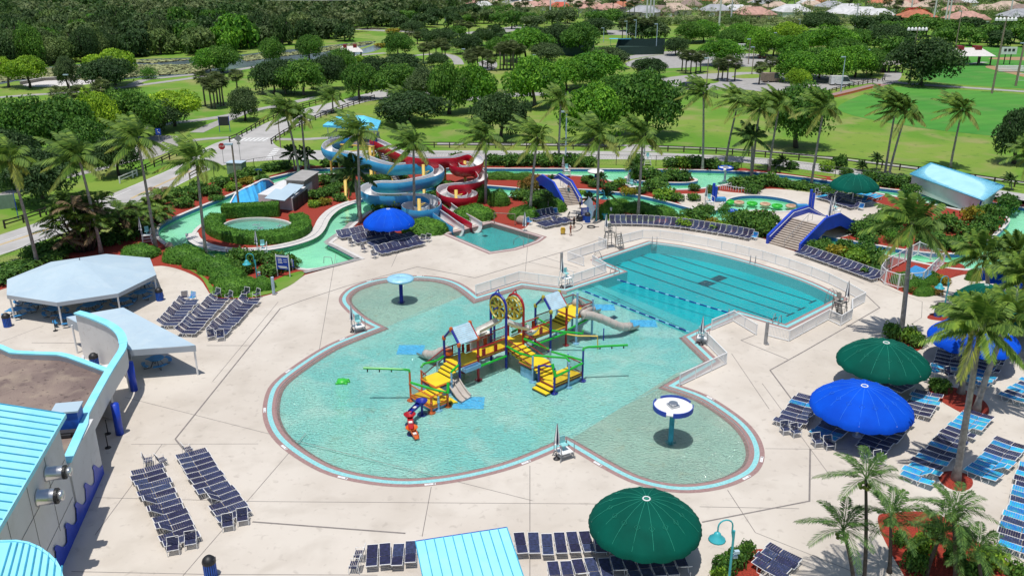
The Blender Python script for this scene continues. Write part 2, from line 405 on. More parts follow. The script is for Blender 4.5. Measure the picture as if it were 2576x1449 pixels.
# ================================================================ GROUND, WATER, DECK
river_out=W2([(770,684),(735,662),(690,655),(640,655),(560,650),(500,640),(440,625),(405,603),(396,585),(405,568),(450,545),(530,512),(600,485),(660,455),(720,440),(780,428),(850,425),(1000,424),(1200,426),(1500,427),(1700,429),(1800,431),(1900,435),(2000,445),(2100,460),(2200,474),(2260,481),(2400,498),(2520,516),(2576,525),(2680,545),
 (2720,600),(2640,640),(2576,664),(2453,680),(2374,674),(2256,647),(2150,627),(2060,610),(2020,602),(1960,590),(1900,578),(1785,561),(1736,552),(1691,541),(1563,508),(1529,501),(1463,497),(1400,500),(1350,500),(1290,495),(1200,492),(1100,497),(1000,508),(930,530),(905,548),(890,562),(868,582),(838,602),(824,613,1),(845,622,1),(903,652,1)])
river_isl=[W2([(480,590),(484,606),(520,622),(580,631),(660,628),(730,616),(785,598),(806,578),(818,548),(848,522),(900,505),(1000,487),(1100,471),(1200,467),(1287,474),(1350,480),(1454,478),(1523,483),(1608,493),(1693,514),(1747,529),(1768,534),(1795,533),(1815,527),(1823,512),(1835,501),(1870,494),(1920,494),(1975,502),(2008,514),(2012,524),(1990,532),(1940,533),(1900,528),(1872,533),(1863,543),(1880,555),(1950,567),(2040,587),(2085,599),(2190,617),(2288,635),(2380,643),(2434,639),(2500,602),(2545,558),(2535,545),(2480,540),(2400,526),(2260,495),(2140,475),(2090,468),(2000,456),(1930,447),(1850,458),(1830,464),(1760,476),(1680,478),(1600,470),(1560,462),(1520,450),(1440,440),(1200,438),(1000,437),(830,437),(760,443),(690,460),(590,514),(545,547),(500,567)]),
 W2([(1565,450),(1580,442),(1640,440),(1700,441),(1755,450),(1757,458),(1720,463),(1660,461),(1600,457)])]
pool=W2([(1194,757,1),(1315,720,1),(1425,735,1),(1579,684,1),(1512,656,1),(1638,614,1),(1717,624),(1800,642),(1884,664),(1984,696),(2050,722),(2104,751,1),(1974,816,1),(1857,782,1),(1717,847,1),(1780,908,1),(1668,972,1),(1750,998),(1800,1028),(1850,1065),(1877,1098),(1889,1132),(1884,1162),(1864,1185),(1800,1212),(1717,1222),(1640,1210),(1575,1187),(1445,1110),(1425,1100,1),(1399,1112),(1292,1158),(1192,1185),(1092,1202),(992,1207),(859,1185),(783,1148),(717,1098),(692,1048),(695,1000),(710,965),(767,922),(817,889),(859,866),(968,824,1),(925,803),(899,783),(878,762),(876,748),(890,732),(915,720),(955,708),(1010,702),(1060,701),(1110,706),(1150,721)])
slidepool=P2([(1128,589),(1237,562),(1358,598),(1345,607),(1322,616),(1289,626),(1235,634)])
fountain=[tuple(U(649+88*math.cos(a),573+23*math.sin(a)).xy) for a in [i*PI/20 for i in range(40)]]
def in_river(x,y): return inpoly(x,y,river_out) and not any(inpoly(x,y,l) for l in river_isl)
def in_water(x,y): return in_river(x,y) or inpoly(x,y,pool) or inpoly(x,y,slidepool) or inpoly(x,y,fountain)
WL=[river_out]+river_isl+[pool,slidepool,fountain]
comp=P2([(-900,1700),(-400,720),(-150,690),(100,652),(250,612),(330,560),(430,503),(520,463),(600,438),(700,418),(850,417),(1500,418),(1800,420),(1930,426),(2100,446),(2300,470),(2450,488),(2600,508),(2900,560),(3100,1700)])
big=[(-2500,-300),(2500,-300),(2500,3000),(-2500,3000)]
sheet('grass_ground',[big,comp],lambda x,y:not inpoly(x,y,comp),M['grass'],-.02)
sheet('garden_ground',[comp]+WL,lambda x,y:inpoly(x,y,comp) and not in_water(x,y),M['mulch'],0.0)
# concrete decks
deck=W2([(-260,1600,1),(-200,800),(0,730),(60,712),(390,668),(430,672),(470,685),(505,703),(520,728),(530,744),(550,752),(620,754),(690,741),(740,711),(768,692,1),(904,654,1),(830,611,1),(870,590),(895,571,1),(1010,596,1),(1112,590,1),(1130,574),(1222,552,1),(1310,578,1),(1322,574,1),(1335,560,1),(1400,541,1),(1428,520,1),(1412,505,1),(1482,505,1),(1505,548,1),(1530,553),(1700,566),(1860,585),(1930,604,1),(1932,612,1),(2010,636,1),(2030,643,1),(2210,706,1),(2222,712),(2290,746),(2335,742),(2365,715),(2395,698),(2440,688),(2576,690),(2800,700,1),(2900,1700,1),(-300,1700,1)])
sheet('concrete_deck',[deck]+WL,lambda x,y:inpoly(x,y,deck) and not in_water(x,y),M['deck'],0.035)
kdeck=W2([(1690,500),(1700,488),(1765,489),(1800,479),(1830,484),(1880,488),(1900,482),(1928,474),(2030,482),(2070,492),(2110,495),(2230,512),(2240,540),(2180,575),(2120,600),(2060,597),(1990,570),(1900,556),(1850,545),(1800,540),(1740,530)])
sheet('concrete_deck',[kdeck]+WL,lambda x,y:inpoly(x,y,kdeck) and not in_water(x,y),M['deck'],0.035)
# joints cut in the concrete
jb=MB()
for l,w in(([(441,1105),(705,777),(760,757),(870,721),(1050,672),(1195,700),(1330,660),(1450,624),(1540,592)],.13),([(441,1105),(462,1131)],.13),([(1330,660),(1462,689)],.08),([(1366,647),(1455,675)],.08),([(635,1313),(1020,1342)],.14),
  ([(1766,1314),(2036,1261),(2038,1130)],.13),([(2004,1022),(1937,932),(2022,885),(2213,775),(2176,740)],.13),([(1982,905),(1864,857),(1898,844)],.1),
  ([(520,870),(630,870)],.08),([(80,863),(210,864)],.08),([(2140,700),(2174,715)],.07)):
    c=W2(l,0,0,False); band(jb,c,w/2,-w/2,.041,closed=False)
thin=[([(240,1370),(0,0)],0)]
for l in(([(408,1118),(240,1345)]),([(770,1090),(460,1449)]),([(1085,1225),(1062,1350)]),([(1333,1172),(1333,1449)]),([(315,1000),(1340,1260)]),([(330,1118),(650,1117)]),([(240,1252),(660,1262)]),([(660,1262),(1500,1268)]),([(1760,1275),(2010,1280)]),([(1925,1129),(2130,1131)]),([(1830,1233),(1900,1340),(2300,1500)]),([(1917,965),(2090,1200)]),([(1840,890),(1935,1030)]),([(1010,615),(985,672)]),([(700,760),(535,960)]),([(845,640),(800,900)]),([(1320,700),(1330,590)]),([(0,862),(110,820)]),([(2160,700),(2320,760),(2318,800),(2270,830)]),([(2030,1015),(2300,1010)]),([(180,1438),(520,1445)]),([(520,1445),(950,1447)])):
    c=W2(l,0,0,False); band(jb,c,.025,-.025,.040,closed=False)
jb.f=[f[::-1] for f in jb.f]
jo=jb.build('concrete_joints',M['joint']); jo['kind']='structure'
# ---- water sheets, floors, walls, copings
mw_river=mat_water('river_water',(.86,.97,.92),.22,1.2); mw_pool=mat_water('pool_water',(.88,.97,.96),0.8,3.4); mw_lap=mat_water('lap_water',(.80,.97,.98),.5,2.0)
sheet('river_water',[river_out]+river_isl,in_river,mw_river,-.24)
sheet('river_floor',[river_out]+river_isl,in_river,M['river_floor'],-.7)
def ln(a,b):
    A=U(*a);B=U(*b); return lambda x,y:(B.x-A.x)*(y-A.y)-(B.y-A.y)*(x-A.x)
Ldeep=ln((1470,676),(1770,797)); 
La=((1400,664),(1820,832)); Lb=((1395,702),(1800,866)); Lc=((850,872),(1210,722)); Ld=((1380,1135),(1700,935))
la=ln(*La);lb=ln(*Lb);lc=ln(*Lc);ld=ln(*Ld)
ext=[(tuple(U(*a).xy),tuple(U(*b).xy)) for a,b in(La,Lb,Lc,Ld)]
def zone(x,y):
    if la(x,y)>0: return 3
    if lb(x,y)>0: return 2
    if lc(x,y)>0 or ld(x,y)<0: return 0
    return 1
for nm,z,k,mt in(('pool_floor',-.16,1,'splash_floor'),('pool_floor',-.16,0,'lobe_floor'),('pool_floor',-.45,2,'mid_floor'),('pool_floor',-1.2,3,'lap_floor')):
    sheet(nm,[pool],lambda x,y:inpoly(x,y,pool) and zone(x,y)==k,M[mt],z,extra=ext)
sheet('pool_water',[pool],lambda x,y:inpoly(x,y,pool) and zone(x,y)<3,mw_pool,-.05,extra=ext)
sheet('pool_water',[pool],lambda x,y:inpoly(x,y,pool) and zone(x,y)==3,mw_lap,-.05,extra=ext)
for l,mt,zf in((slidepool,'slidepool_floor',-.6),(fountain,'fountain_floor',-.4)):
    sheet('pool_floor',[l],lambda x,y:inpoly(x,y,l),M[mt],zf); sheet('pool_water',[l],lambda x,y:inpoly(x,y,l),mw_pool if zf<-.5 else mw_river,-.07)
wb=MB(); 
for l in[river_out]+river_isl: wallband(wb,l,-.36,.10)
o=wb.build('river_tile_wall',M['tile_blue']); o['kind']='structure'
wb=MB()
for l in[river_out]+river_isl: wallband(wb,l,-.7,-.36)
o=wb.build('river_lower_wall',M['river_floor']); o['kind']='structure'
cb=MB()
for l in[ccw(river_out)]: band(cb,l,0,.55,.115); wallband(cb,[tuple(p) for p in offs(l,.55)],0,.115); wallband(cb,l,.0,.115)
for l in river_isl:
    l=ccw(l); band(cb,l,-.55,0,.115); wallband(cb,[tuple(p) for p in offs(l,-.55)],0,.115)
o=cb.build('river_coping',M['coping']); o['kind']='structure'
# broad pale apron on the left island and at the river end
ab=MB(); l=ccw(river_isl[0]); 
s=[(476,588),(482,606),(520,624),(580,633),(660,630),(730,618),(787,600),(808,579),(820,549),(848,524),(890,509)]
c=W2(s,0,2,False); band(ab,c,.55,-1.15,.06,closed=False); o=ab.build('river_apron',M['coping']); o['kind']='structure'; o.data.flip_normals()
ab=MB(); c=W2([(766,688),(835,672),(908,653)],0,0,False); band(ab,c,.25,-.5,.13,closed=False); wallband(ab,[tuple(p) for p in offs(c,-.5,False)],0,.13,False)
c=W2([(890,560),(868,581),(836,602),(823,613)],0,2,False); band(ab,c,-.1,.55,.13,closed=False)
c=W2([(823,613),(845,622),(903,652)],0,0,False); band(ab,c,-.1,.45,.13,closed=False)
o=ab.build('river_end_kerb',M['coping_dark']); o['kind']='structure'
pl=ccw(pool); b1=MB(); band(b1,pl,0,.30,.046); band(b1,pl,.68,1.05,.046); o=b1.build('pool_brick_coping',M['brick_pink']); o['kind']='structure'
b1=MB(); A_=offs(pl,0); B_=offs(pl,-.32); n_=len(pl)
for i in range(n_):
    j=(i+1)%n_
    if zone(*pl[i])<2 and zone(*pl[j])<2: b1.quad((*B_[j],-.13),(*B_[i],-.13),(*A_[i],-.02),(*A_[j],-.02)); b1.f[-1]=b1.f[-1][::-1]
o=b1.build('pool_entry_slope',M['brick_pink']); o['kind']='structure'
b1=MB(); band(b1,pl,.30,.68,.046); o=b1.build('pool_tile_gutter',M['tile_aqua']); o['kind']='structure'
b1=MB(); wallband(b1,pool,-1.2,.046); o=b1.build('pool_wall',M['tile_aqua']); o['kind']='structure'
sl=ccw(slidepool); b1=MB(); band(b1,sl,0,.28,.06); band(b1,sl,.45,.8,.06); wallband(b1,[tuple(p) for p in offs(sl,.8)],0,.06); wallband(b1,slidepool,-.6,.06); o=b1.build('slide_pool_coping',M['brick_pink']); o['kind']='structure'
b1=MB(); band(b1,sl,.28,.45,.06); o=b1.build('slide_pool_gutter',M['coping']); o['kind']='structure'
fl=ccw(fountain); b1=MB(); band(b1,fl,0,.3,.12); wallband(b1,fountain,-.4,.12); o=b1.build('fountain_coping',M['coping']); o['kind']='structure'
# lane marks on the lap floor
lm=MB(); zf=-1.19
def zl(pts,w,close=False):
    c=[tuple(U(*q,zf).xy) for q in pts]; band(lm,c,w/2,-w/2,zf+.004,closed=False)
for a,b in(((1642,632),(2045,759)),((1612,644),(2016,777)),((1580,655),(1988,791)),((1552,667),(1944,803))):
    zl((a,b),.22)
    for e in(a,b):
        A=U(*a,zf);B=U(*b,zf);E=U(*e,zf); d=(B-A).normalized(); n=Vector((-d.y,d.x,0))*.75
        band(lm,[tuple((E-n).xy),tuple((E+n).xy)],.11,-.11,zf+.008,closed=False)
for q in(((1754,712.6),(1774,705),(1803,712.6),(1779,721.6)),((1785.6,702),(1809,692),(1831,699),(1804.6,710))):
    lm.add([tuple(U(*k,zf).xy)+(zf+.012,) for k in q],[(3,2,1,0)])
lm.f=[f[::-1] for f in lm.f]
o=lm.build('lane_markings',M['lane_black']); o['kind']='structure'
lm=MB(); zf=-.15
zl(((1480,716),(1722,828)),.1); zl(((1560,752),(1545,758)),.1)
for q in(((1248,580),(1262,576),(1270,580),(1256,584)),):
    lm.add([tuple(U(*k,-.6).xy)+(-.59,) for k in[(1212,594),(1222,591),(1229,594),(1219,597)]],[(3,2,1,0)])
for q in([(1532,798),(1545,793),(1556,799),(1543,804)],[(1430,858),(1442,853),(1456,860),(1444,866)]):
    lm.add([tuple(U(*k,zf).xy)+(zf+.006,) for k in q],[(3,2,1,0)])
lm.f=[f[::-1] for f in lm.f]
o=lm.build('drain_grates',M['lane_black']); o['kind']='structure'
# white seam and patch slab in the splash floor
lm=MB(); zf=-.155; zl(((1425,1100),(1555,1027),(1668,972)),.06); zl(((1555,1027),(1470,985)),.05); zl(((968,826),(1080,775),(1194,757)),.09); lm.f=[f[::-1] for f in lm.f]
o=lm.build('floor_seams',M['tile_aqua']); o['kind']='structure'
# ---- roads and paths
def flatroad(n,l,m,z=.0,it=2): return flat(n,l,M[m],z,it)
flatroad('road',[(-150,640,1),(0,591,1),(117,553),(320,473),(460,413),(520,369),(560,354),(590,347,1),(683,303),(767,273),(858,253),(905,240),(950,229),(1010,216),(1075,207),(1095,215),(1060,238),(1000,247),(940,252),(858,272),(767,310),(690,345),(684,357),(700,372),(740,379),(1000,379),(1300,379),(1560,381),(1717,387),(1917,397),(2050,410),(2184,430),(2290,447),(2576,487),(2900,540,1),(2900,580,1),(2576,512),(2290,470),(2184,452),(2050,430),(1884,409),(1717,403),(1560,401),(1300,401),(1000,402),(780,402),(700,402),(600,410),(540,419),(417,483),(150,592),(0,642,1),(-150,690,1)],'asphalt_worn',.0)
flatroad('road',[(1560,381,1),(1575,372),(1583,364,1),(1622,364,1),(1632,372),(1650,382,1)],'asphalt_worn',.002,1)
strip('footpath',[(1100,362),(1300,363),(1583,366),(1800,373),(2000,387),(2150,405),(2300,423),(2600,462)],1.6,M['pavement'],.012)
strip('footpath',[(-60,254),(0,245),(100,238),(233,230),(367,213),(500,195),(567,182),(633,170),(717,157),(858,147),(920,138),(970,134)],3.2,M['pavement'],.01)
strip('footpath',[(330,215),(360,201),(430,194),(500,187),(540,183)],3,M['pavement'],.014)
strip('footpath',[(350,325),(430,310),(483,305),(567,293),(610,283),(667,273),(720,262),(800,244)],3.0,M['pavement'],.01)
strip('footpath',[(494,334),(530,317),(567,303),(612,284)],3.0,M['pavement'],.014)
strip('footpath',[(-120,540),(23,483),(133,453),(233,430),(333,403),(400,380),(480,352),(580,346)],2.2,M['pavement'],.01)
strip('footpath',[(690,350),(760,352),(850,345)],2.2,M['pavement'],.012)
strip('footpath',[(-60,690),(0,676),(60,655)],2.5,M['asphalt'],.01)
flatroad('parking_lot',[(225,352),(400,340),(470,345),(420,390),(330,408),(240,398)],'pavement',.02)
strip('road',[(1158,250),(1250,244),(1300,238),(1420,236),(1560,235)],6,M['pavement'],.01)
strip('road',[(1100,238),(1062,215),(1065,205),(1090,195)],5,M['pavement'],.013)
strip('footpath',[(1155,163),(1150,150),(1135,140),(1105,136),(1040,140),(960,150)],3.5,M['pavement'],.01)
strip('road',[(900,74),(960,78),(1050,81),(1130,90),(1250,75),(1340,66)],7,M['pavement'],.01)
flatroad('parking_lot',[(1195,160),(1225,150),(1250,155),(1252,170),(1238,178),(1215,176)],'pavement',.02)
flatroad('parking_lot',[(1225,78),(1330,60),(1345,66),(1280,82),(1250,84)],'pavement',.02)
flatroad('parking_lot',[(1650,200),(1717,190),(1884,180),(2034,187),(2084,190),(2150,196),(2222,200),(2215,207),(2130,217),(2075,229),(1960,238),(1850,222),(1717,232),(1650,216)],'pavement',.02)
flatroad('parking_lot',[(1560,160),(1640,140),(1760,128),(1860,134),(1968,140),(1975,164),(1880,170),(1800,165),(1717,172),(1600,174)],'pavement',.016)
flatroad('parking_lot',[(1860,112),(1990,108),(2020,122),(1900,128)],'pavement',.02)
flatroad('parking_lot',[(1525,77,1),(1610,77,1),(1622,89,1),(1530,89,1)],'pavement',.02)
strip('road',[(1560,150),(1640,136),(1717,130)],6,M['pavement'],.013)
flat('grass_median',[(1832,193),(1880,187),(1922,188),(1918,197),(1860,199)],M['grass'],.035)
flat('grass_median',[(1718,203),(1780,198),(1815,202),(1800,212),(1740,210)],M['grass'],.035)
strip('footpath',[(2090,243),(2150,228),(2217,212)],4,M['brick_pink'],.02)
strip('footpath',[(2218,212),(2240,200),(2247,190),(2246,182)],5,M['pavement'],.024)
strip('footpath',[(2240,205),(2284,212),(2400,219),(2576,231),(2700,240)],3.4,M['pavement'],.022)
strip('footpath',[(2400,165),(2440,161),(2480,157)],2.5,M['pavement'],.022)
flat('sports_field',[(2105,262),(2230,218),(2300,220),(2450,228),(2600,240),(2760,255),(2760,365),(2520,345),(2300,322),(2112,286)],M['field'],.006)
flat('sports_field',[(2365,116),(2600,118),(2700,135),(2700,228),(2576,225),(2290,205),(2330,170)],M['field'],.006)
flat('infield_dirt',[(2478,167),(2500,165),(2600,192),(2700,215),(2690,225),(2560,190),(2480,172)],M['dirt'],.02)
flat('infield_dirt',[(2470,147),(2576,143),(2700,146),(2700,155),(2520,152)],M['dirt'],.02)
flat('sand_court',[(55,211),(110,203),(247,198),(250,208),(200,216),(110,220),(60,218)],M['coping'],.02)
flat('dry_grass',[(300,285),(560,270),(640,255),(620,240),(540,272),(330,300)],M['grass_dry'],.004)
for l in([(1450,40),(1800,38),(2180,66),(2150,76),(1720,62),(1500,56)],[(1380,56),(1450,58),(1640,72),(1690,80),(1500,76)]): flat('dry_grass',l,M['grass_dry'],.004)
flat('pond_water',[(-80,222),(-60,178),(150,168),(330,150),(480,146),(600,140),(700,127),(800,120),(900,106),(950,104),(968,112),(955,128),(880,142),(800,152),(700,160),(600,172),(530,184),(480,189),(360,196),(250,206),(60,200),(0,214)],M['pond'],.01)
flat('marsh_bank',[(900,128),(950,112),(985,100),(1000,90),(930,92),(880,80),(840,82),(870,95),(950,100),(940,112),(880,128)],M['marsh'],.02)
flat('marsh_bank',[(600,138),(680,130),(760,118),(700,118),(620,130)],M['marsh'],.02)
lb2=MB()
def lilies(poly,n):
    g=P2(poly); xs=[p[0] for p in g]; ys=[p[1] for p in g]; k=0
    while k<n:
        x=R.uniform(min(xs),max(xs)); y=R.uniform(min(ys),max(ys))
        if not inpoly(x,y,g): continue
        if noise.noise((x*.05,y*.05,3))<-.28: continue
        k+=1; r=R.uniform(.25,.75); t=R.uniform(-.25,.25); t2=R.uniform(-.25,.25)
        lb2.add([(x+r*math.cos(a),y+r*math.sin(a),.1+r*(t*math.cos(a)+t2*math.sin(a))+.1) for a in[i*PI/3 for i in range(6)]],[tuple(range(6))])
lilies([(-60,215),(-60,182),(150,172),(330,154),(480,150),(580,148),(560,165),(500,185),(360,193),(250,203),(60,200)],9000)
lilies([(600,145),(700,131),(800,123),(900,108),(945,106),(930,112),(860,124),(800,134),(700,144),(620,156)],2600)
o=lb2.build('lily_pads',M['lily']); tag(o,'mat of pale green lily pads covering the pond beside the wood','lily pads',None,'stuff')
# road paint
rp=MB()
def bars(a,b,c,d,n,m=.5):   # n crosswalk bars between edges a-b and c-d
    for i in range(n):
        t0=(i+.15)/n; t1=(i+.15+m)/n
        q=[]
        for (p,s),t in(((a,b),t0),((a,b),t1),((c,d),t1),((c,d),t0)): q.append((p[0]+(s[0]-p[0])*t,p[1]+(s[1]-p[1])*t))
        rp.add([tuple(U(*k).xy)+(.014,) for k in q],[(0,1,2,3)])
bars((578,355),(668,355),(592,348),(682,348),8); bars((668,398),(690,373),(684,399),(706,374),6)
def pline(l,w,mt=None):
    c=W2(l,0,1,False); band(rp,c,w/2,-w/2,.014,closed=False)
pline([(590,347),(684,347)],.3); pline([(576,356),(672,356)],.3); pline([(495,418),(540,420)],.5)
pline([(-100,637),(0,610),(117,570),(330,477)],.12); pline([(320,474),(460,415),(520,372)],.12); pline([(0,640),(150,590),(300,530)],.12); pline([(420,481),(540,417)],.12)
pline([(700,402),(1500,400.5)],.1); 
for f in range(len(rp.f)):
    a=rp.f[f]; p=[rp.v[i] for i in a]
    if (p[1]-p[0]).cross(p[2]-p[0]).z<0: rp.f[f]=a[::-1]
o=rp.build('road_markings',M['road_paint']); o['kind']='structure'
rp=MB()
for d in(-.14,.14):
    c=W2([(-120,655),(0,616),(130,574)],0,1,False); band(rp,c,d+.06,d-.06,.014,closed=False)
    c=W2([(330,500),(380,475),(480,430)],0,1,False); band(rp,c,d+.06,d-.06,.014,closed=False)
rp.f=[f[::-1] for f in rp.f]
o=rp.build('road_centre_lines',M['yellow_paint']); o['kind']='structure'
# ---- beds lying on the deck
def bed(l,it=2,z=.10,grass=False):
    g=W2(l,0,it); g=ccw(g); b=MB(); A=g; B=[tuple(p) for p in offs(g,-.35)]
    n=len(g); b.add([(p[0],p[1],.036) for p in A]+[(p[0],p[1],z) for p in B],[(i,(i+1)%n,n+(i+1)%n,n+i) for i in range(n)])
    Vb,Fb=regions([B],lambda x,y:inpoly(x,y,B)); b.add([(v.x,v.y,z) for v in Vb],[tuple(f) for f in Fb])
    o=b.build('mulch_bed',M['mulch']); o['kind']='structure'; return o
def grassring(l,z=.05):
    g=W2(l,0,2); o=sheet('grass_edging',[g],lambda x,y:inpoly(x,y,g) and not in_water(x,y),M['grass'],z); return o
bed([(2245,692),(2290,735),(2310,748),(2345,744),(2366,720),(2390,700),(2430,680),(2420,660),(2300,660),(2215,690)])
bed([(2328,800),(2345,787),(2376,784),(2395,790),(2400,810),(2345,806)])
bed([(2225,860),(2250,838),(2300,842),(2325,862),(2320,880),(2290,888),(2250,880)])
bed([(2332,980),(2350,970),(2400,974),(2440,985),(2480,1010),(2491,1035),(2478,1052),(2440,1050),(2400,1030),(2355,1003)])
bed([(2356,1200),(2370,1186),(2405,1184),(2440,1195),(2450,1215),(2440,1232),(2410,1238),(2375,1224)])
bed([(2204,1296),(2230,1290),(2330,1284),(2400,1310),(2460,1365),(2530,1410),(2620,1480),(2560,1560),(2330,1560),(2275,1449),(2245,1400),(2215,1340)])
bed([(1790,1460),(1850,1400),(1920,1375),(1940,1400),(1905,1450),(1880,1560),(1780,1560)],1)
bed([(2470,1400),(2576,1440),(2700,1500),(2600,1520)])
grassring([(470,676),(505,695),(522,722),(530,742),(560,750),(640,750),(720,728),(770,690),(760,680),(700,700),(640,735),(580,742),(540,730),(520,700),(485,680)])
grassring([(1480,545),(1500,553),(1560,560),(1640,560),(1660,550),(1600,540),(1540,545)],.045)
grassring([(2000,456),(2090,468),(2140,475),(2200,490),(2180,500),(2060,488),(1960,475),(1930,460)],.05)
grassring([(1860,424),(1930,430),(2000,440),(2080,452),(2080,447),(1930,424)],.06); grassring([(1460,417),(1600,419),(1700,421),(1700,425),(1460,424)],.06)
grassring([(2080,452),(2200,466),(2300,478),(2500,505),(2500,496),(2300,468),(2100,444)],.06)
grassring([(580,450),(680,418),(740,414),(735,428),(660,448),(600,470)],.05)
grassring([(-60,715),(0,695),(60,680),(130,655),(330,580),(330,568),(100,650),(-60,690)],.05)
# depth marker plaques and the white entry tiles on the rim
def text_mesh(s,size,name='lettering'):
    cu=bpy.data.curves.new(name,'FONT'); cu.body=s; cu.size=size; cu.align_x='CENTER'; cu.align_y='CENTER'; cu.resolution_u=1
    o=bpy.data.objects.new('tmp',cu); COL.objects.link(o); dg=bpy.context.evaluated_depsgraph_get(); me=bpy.data.meshes.new_from_object(o.evaluated_get(dg)); me.name=name
    bpy.data.objects.remove(o); bpy.data.curves.remove(cu); return me
tm=text_mesh('1 FT 6',.13); tm.materials.append(M['black'])
tm3=text_mesh('3 FT 6 IN',.17); tm3.materials.append(M['black'])
pb=MB(); pb.box((0,0,.004),(.8,.2,.008)); pr=thing('depth_marker','white depth marker tile with black lettering on the pink pool rim','depth marker',(0,0,0)); pb.build('plaque',M['white'],pr)
lt=link('lettering',tm,pr); lt.location=(-.1,0,.0095)
pb=MB(); pb.tube([(.28+.065*math.cos(t),.065*math.sin(t),.012) for t in[i*PI/6 for i in range(12)]],.012,4,True); pb.bar((.235,-.045,.012),(.325,.045,.012),.012,4); pb.build('no_diving_symbol',M['black'],pr)
pr.location=(0,0,-50)
DM=Proto(pr)
dist=.86
PO=[tuple(p) for p in offs(pl,.865)]
for q in((664,1028),(710,930),(705,1135),(860,1203),(1075,1222),(1310,1168),(1500,1165),(1905,1150),(1880,1210),(1773,1012),(862,860),(925,707),(1060,699)):
    g=U(*q); i=min(range(len(PO)),key=lambda k:(PO[k][0]-g.x)**2+(PO[k][1]-g.y)**2)
    a=Vector(PO[i-1]);b=Vector(PO[(i+1)%len(PO)]); t=(b-a).normalized(); rz=math.atan2(t.y,t.x)
    if abs(rz)>PI/2: rz+=PI
    DM.put((PO[i][0],PO[i][1],.047),rz,'white depth marker tile with black lettering on the pink pool rim','depth markers round the splash pool')
# ================================================================ BUILDINGS
def U3(px,py,z): return U(px,py,z)
def wallpath(b,pts,z0,z1,t=.3):    # a wall of thickness t following ground points (closed box section)
    A=[Vector(p) for p in offs(pts,t/2,False)];B=[Vector(p) for p in offs(pts,-t/2,False)];n=len(pts)
    vs=[(p.x,p.y,z0) for p in A]+[(p.x,p.y,z0) for p in B]+[(p.x,p.y,z1) for p in B]+[(p.x,p.y,z1) for p in A]
    fs=[]
    for i in range(n-1):
        for k in range(4): a=k*n+i;c=((k+1)%4)*n+i; fs.append((a,a+1,c+1,c))
    fs+=[(0,n,2*n,3*n),(n-1,4*n-1,3*n-1,2*n-1)]
    b.add(vs,fs)
def seams(b,A,B,C,D,n,h=.07,w=.06,up=.05):   # standing seams on the quad A-B (eave) D-C (ridge)
    A,B,C,D=map(Vector,(A,B,C,D)); nrm=(B-A).cross(D-A).normalized()
    if nrm.z<0: nrm=-nrm
    for i in range(n+1):
        t=i/n; p=A.lerp(B,t);q=D.lerp(C,t); s=(B-A).normalized()*w/2
        b.solid([p-s+nrm*.004,p+s+nrm*.004,q+s+nrm*.004,q-s+nrm*.004],nrm*h)
curve=[tuple(U(*q,4.5).xy) for q in((194,787),(224,795),(251,806),(274,816),(292,828),(303,840),(309,853),(311,872),(305,886),(294,902),(268,943),(220,1030),(163,1142))]
curve=chaikin(curve,2,False)
bd=thing('pool_house','pale grey pool house with curved parapet, cyan seamed roofs and painted blue wave','building',(-33,55,0))
front=[p for p in curve if p[1]<67.2]; free=[p for p in curve if p[1]>=67.0]
w=MB(); 
fr1=[p for p in front if p[1]>53.6]; fr2=[front[[i for i,p in enumerate(front) if p[1]>53.6][-1]]]+[(-29.42,52.0),(-28.45,47.9)]
wallpath(w,fr1,2.7,4.45,.35); wallpath(w,[(-29.74,54.1),(-28.64,48.2)],0.03,4.45,.35)
rec=[tuple(p) for p in offs(fr1,3.2,False)]; wallpath(w,rec,0.03,3.9,.2)
w.build('wall',M['stucco_aged'],bd,world=True)
w=MB(); band(w,[tuple(p) for p in offs(fr1,.3,False)],0,3.0,2.72,closed=False); w.build('soffit',M['stucco_aged'],bd,world=True)
inner=[tuple(U(*q,4.5).xy) for q in((-40,862),(0,872),(31,886),(60,888),(149,891),(175,897),(268,943))]
ip=MB(); wallpath(ip,inner[:-1]+[(-31.9,61.7)],3.2,4.45,.3); wallpath(ip,inner[:-1]+[(-31.9,61.7)],0.03,3.19,.2); ip.build('parapet',M['stucco_aged'],bd,world=True)
tr=MB(); wallpath(tr,fr1+[(-29.8,53.2),(-28.7,48.4)],4.453,4.6,.6); wallpath(tr,inner[:-1]+[(-31.75,61.6)],4.456,4.58,.5); tr.build('cornice',M['trim_cyan'],bd,world=True)
g=MB(); gl=[q for q in fr1 if q[1]<62.2]+[(-28.9,48.0),(-38,49),(-46,52),(-46,62)]+inner[1:-1]
Vg,Fg=regions([[tuple(q[:2]) for q in gl]],lambda x,y:inpoly(x,y,gl)); g.add([(v.x,v.y,4.0) for v in Vg],[tuple(f) for f in Fg])
g.build('gravel_roof',M['gravel_roof'],bd,world=True)
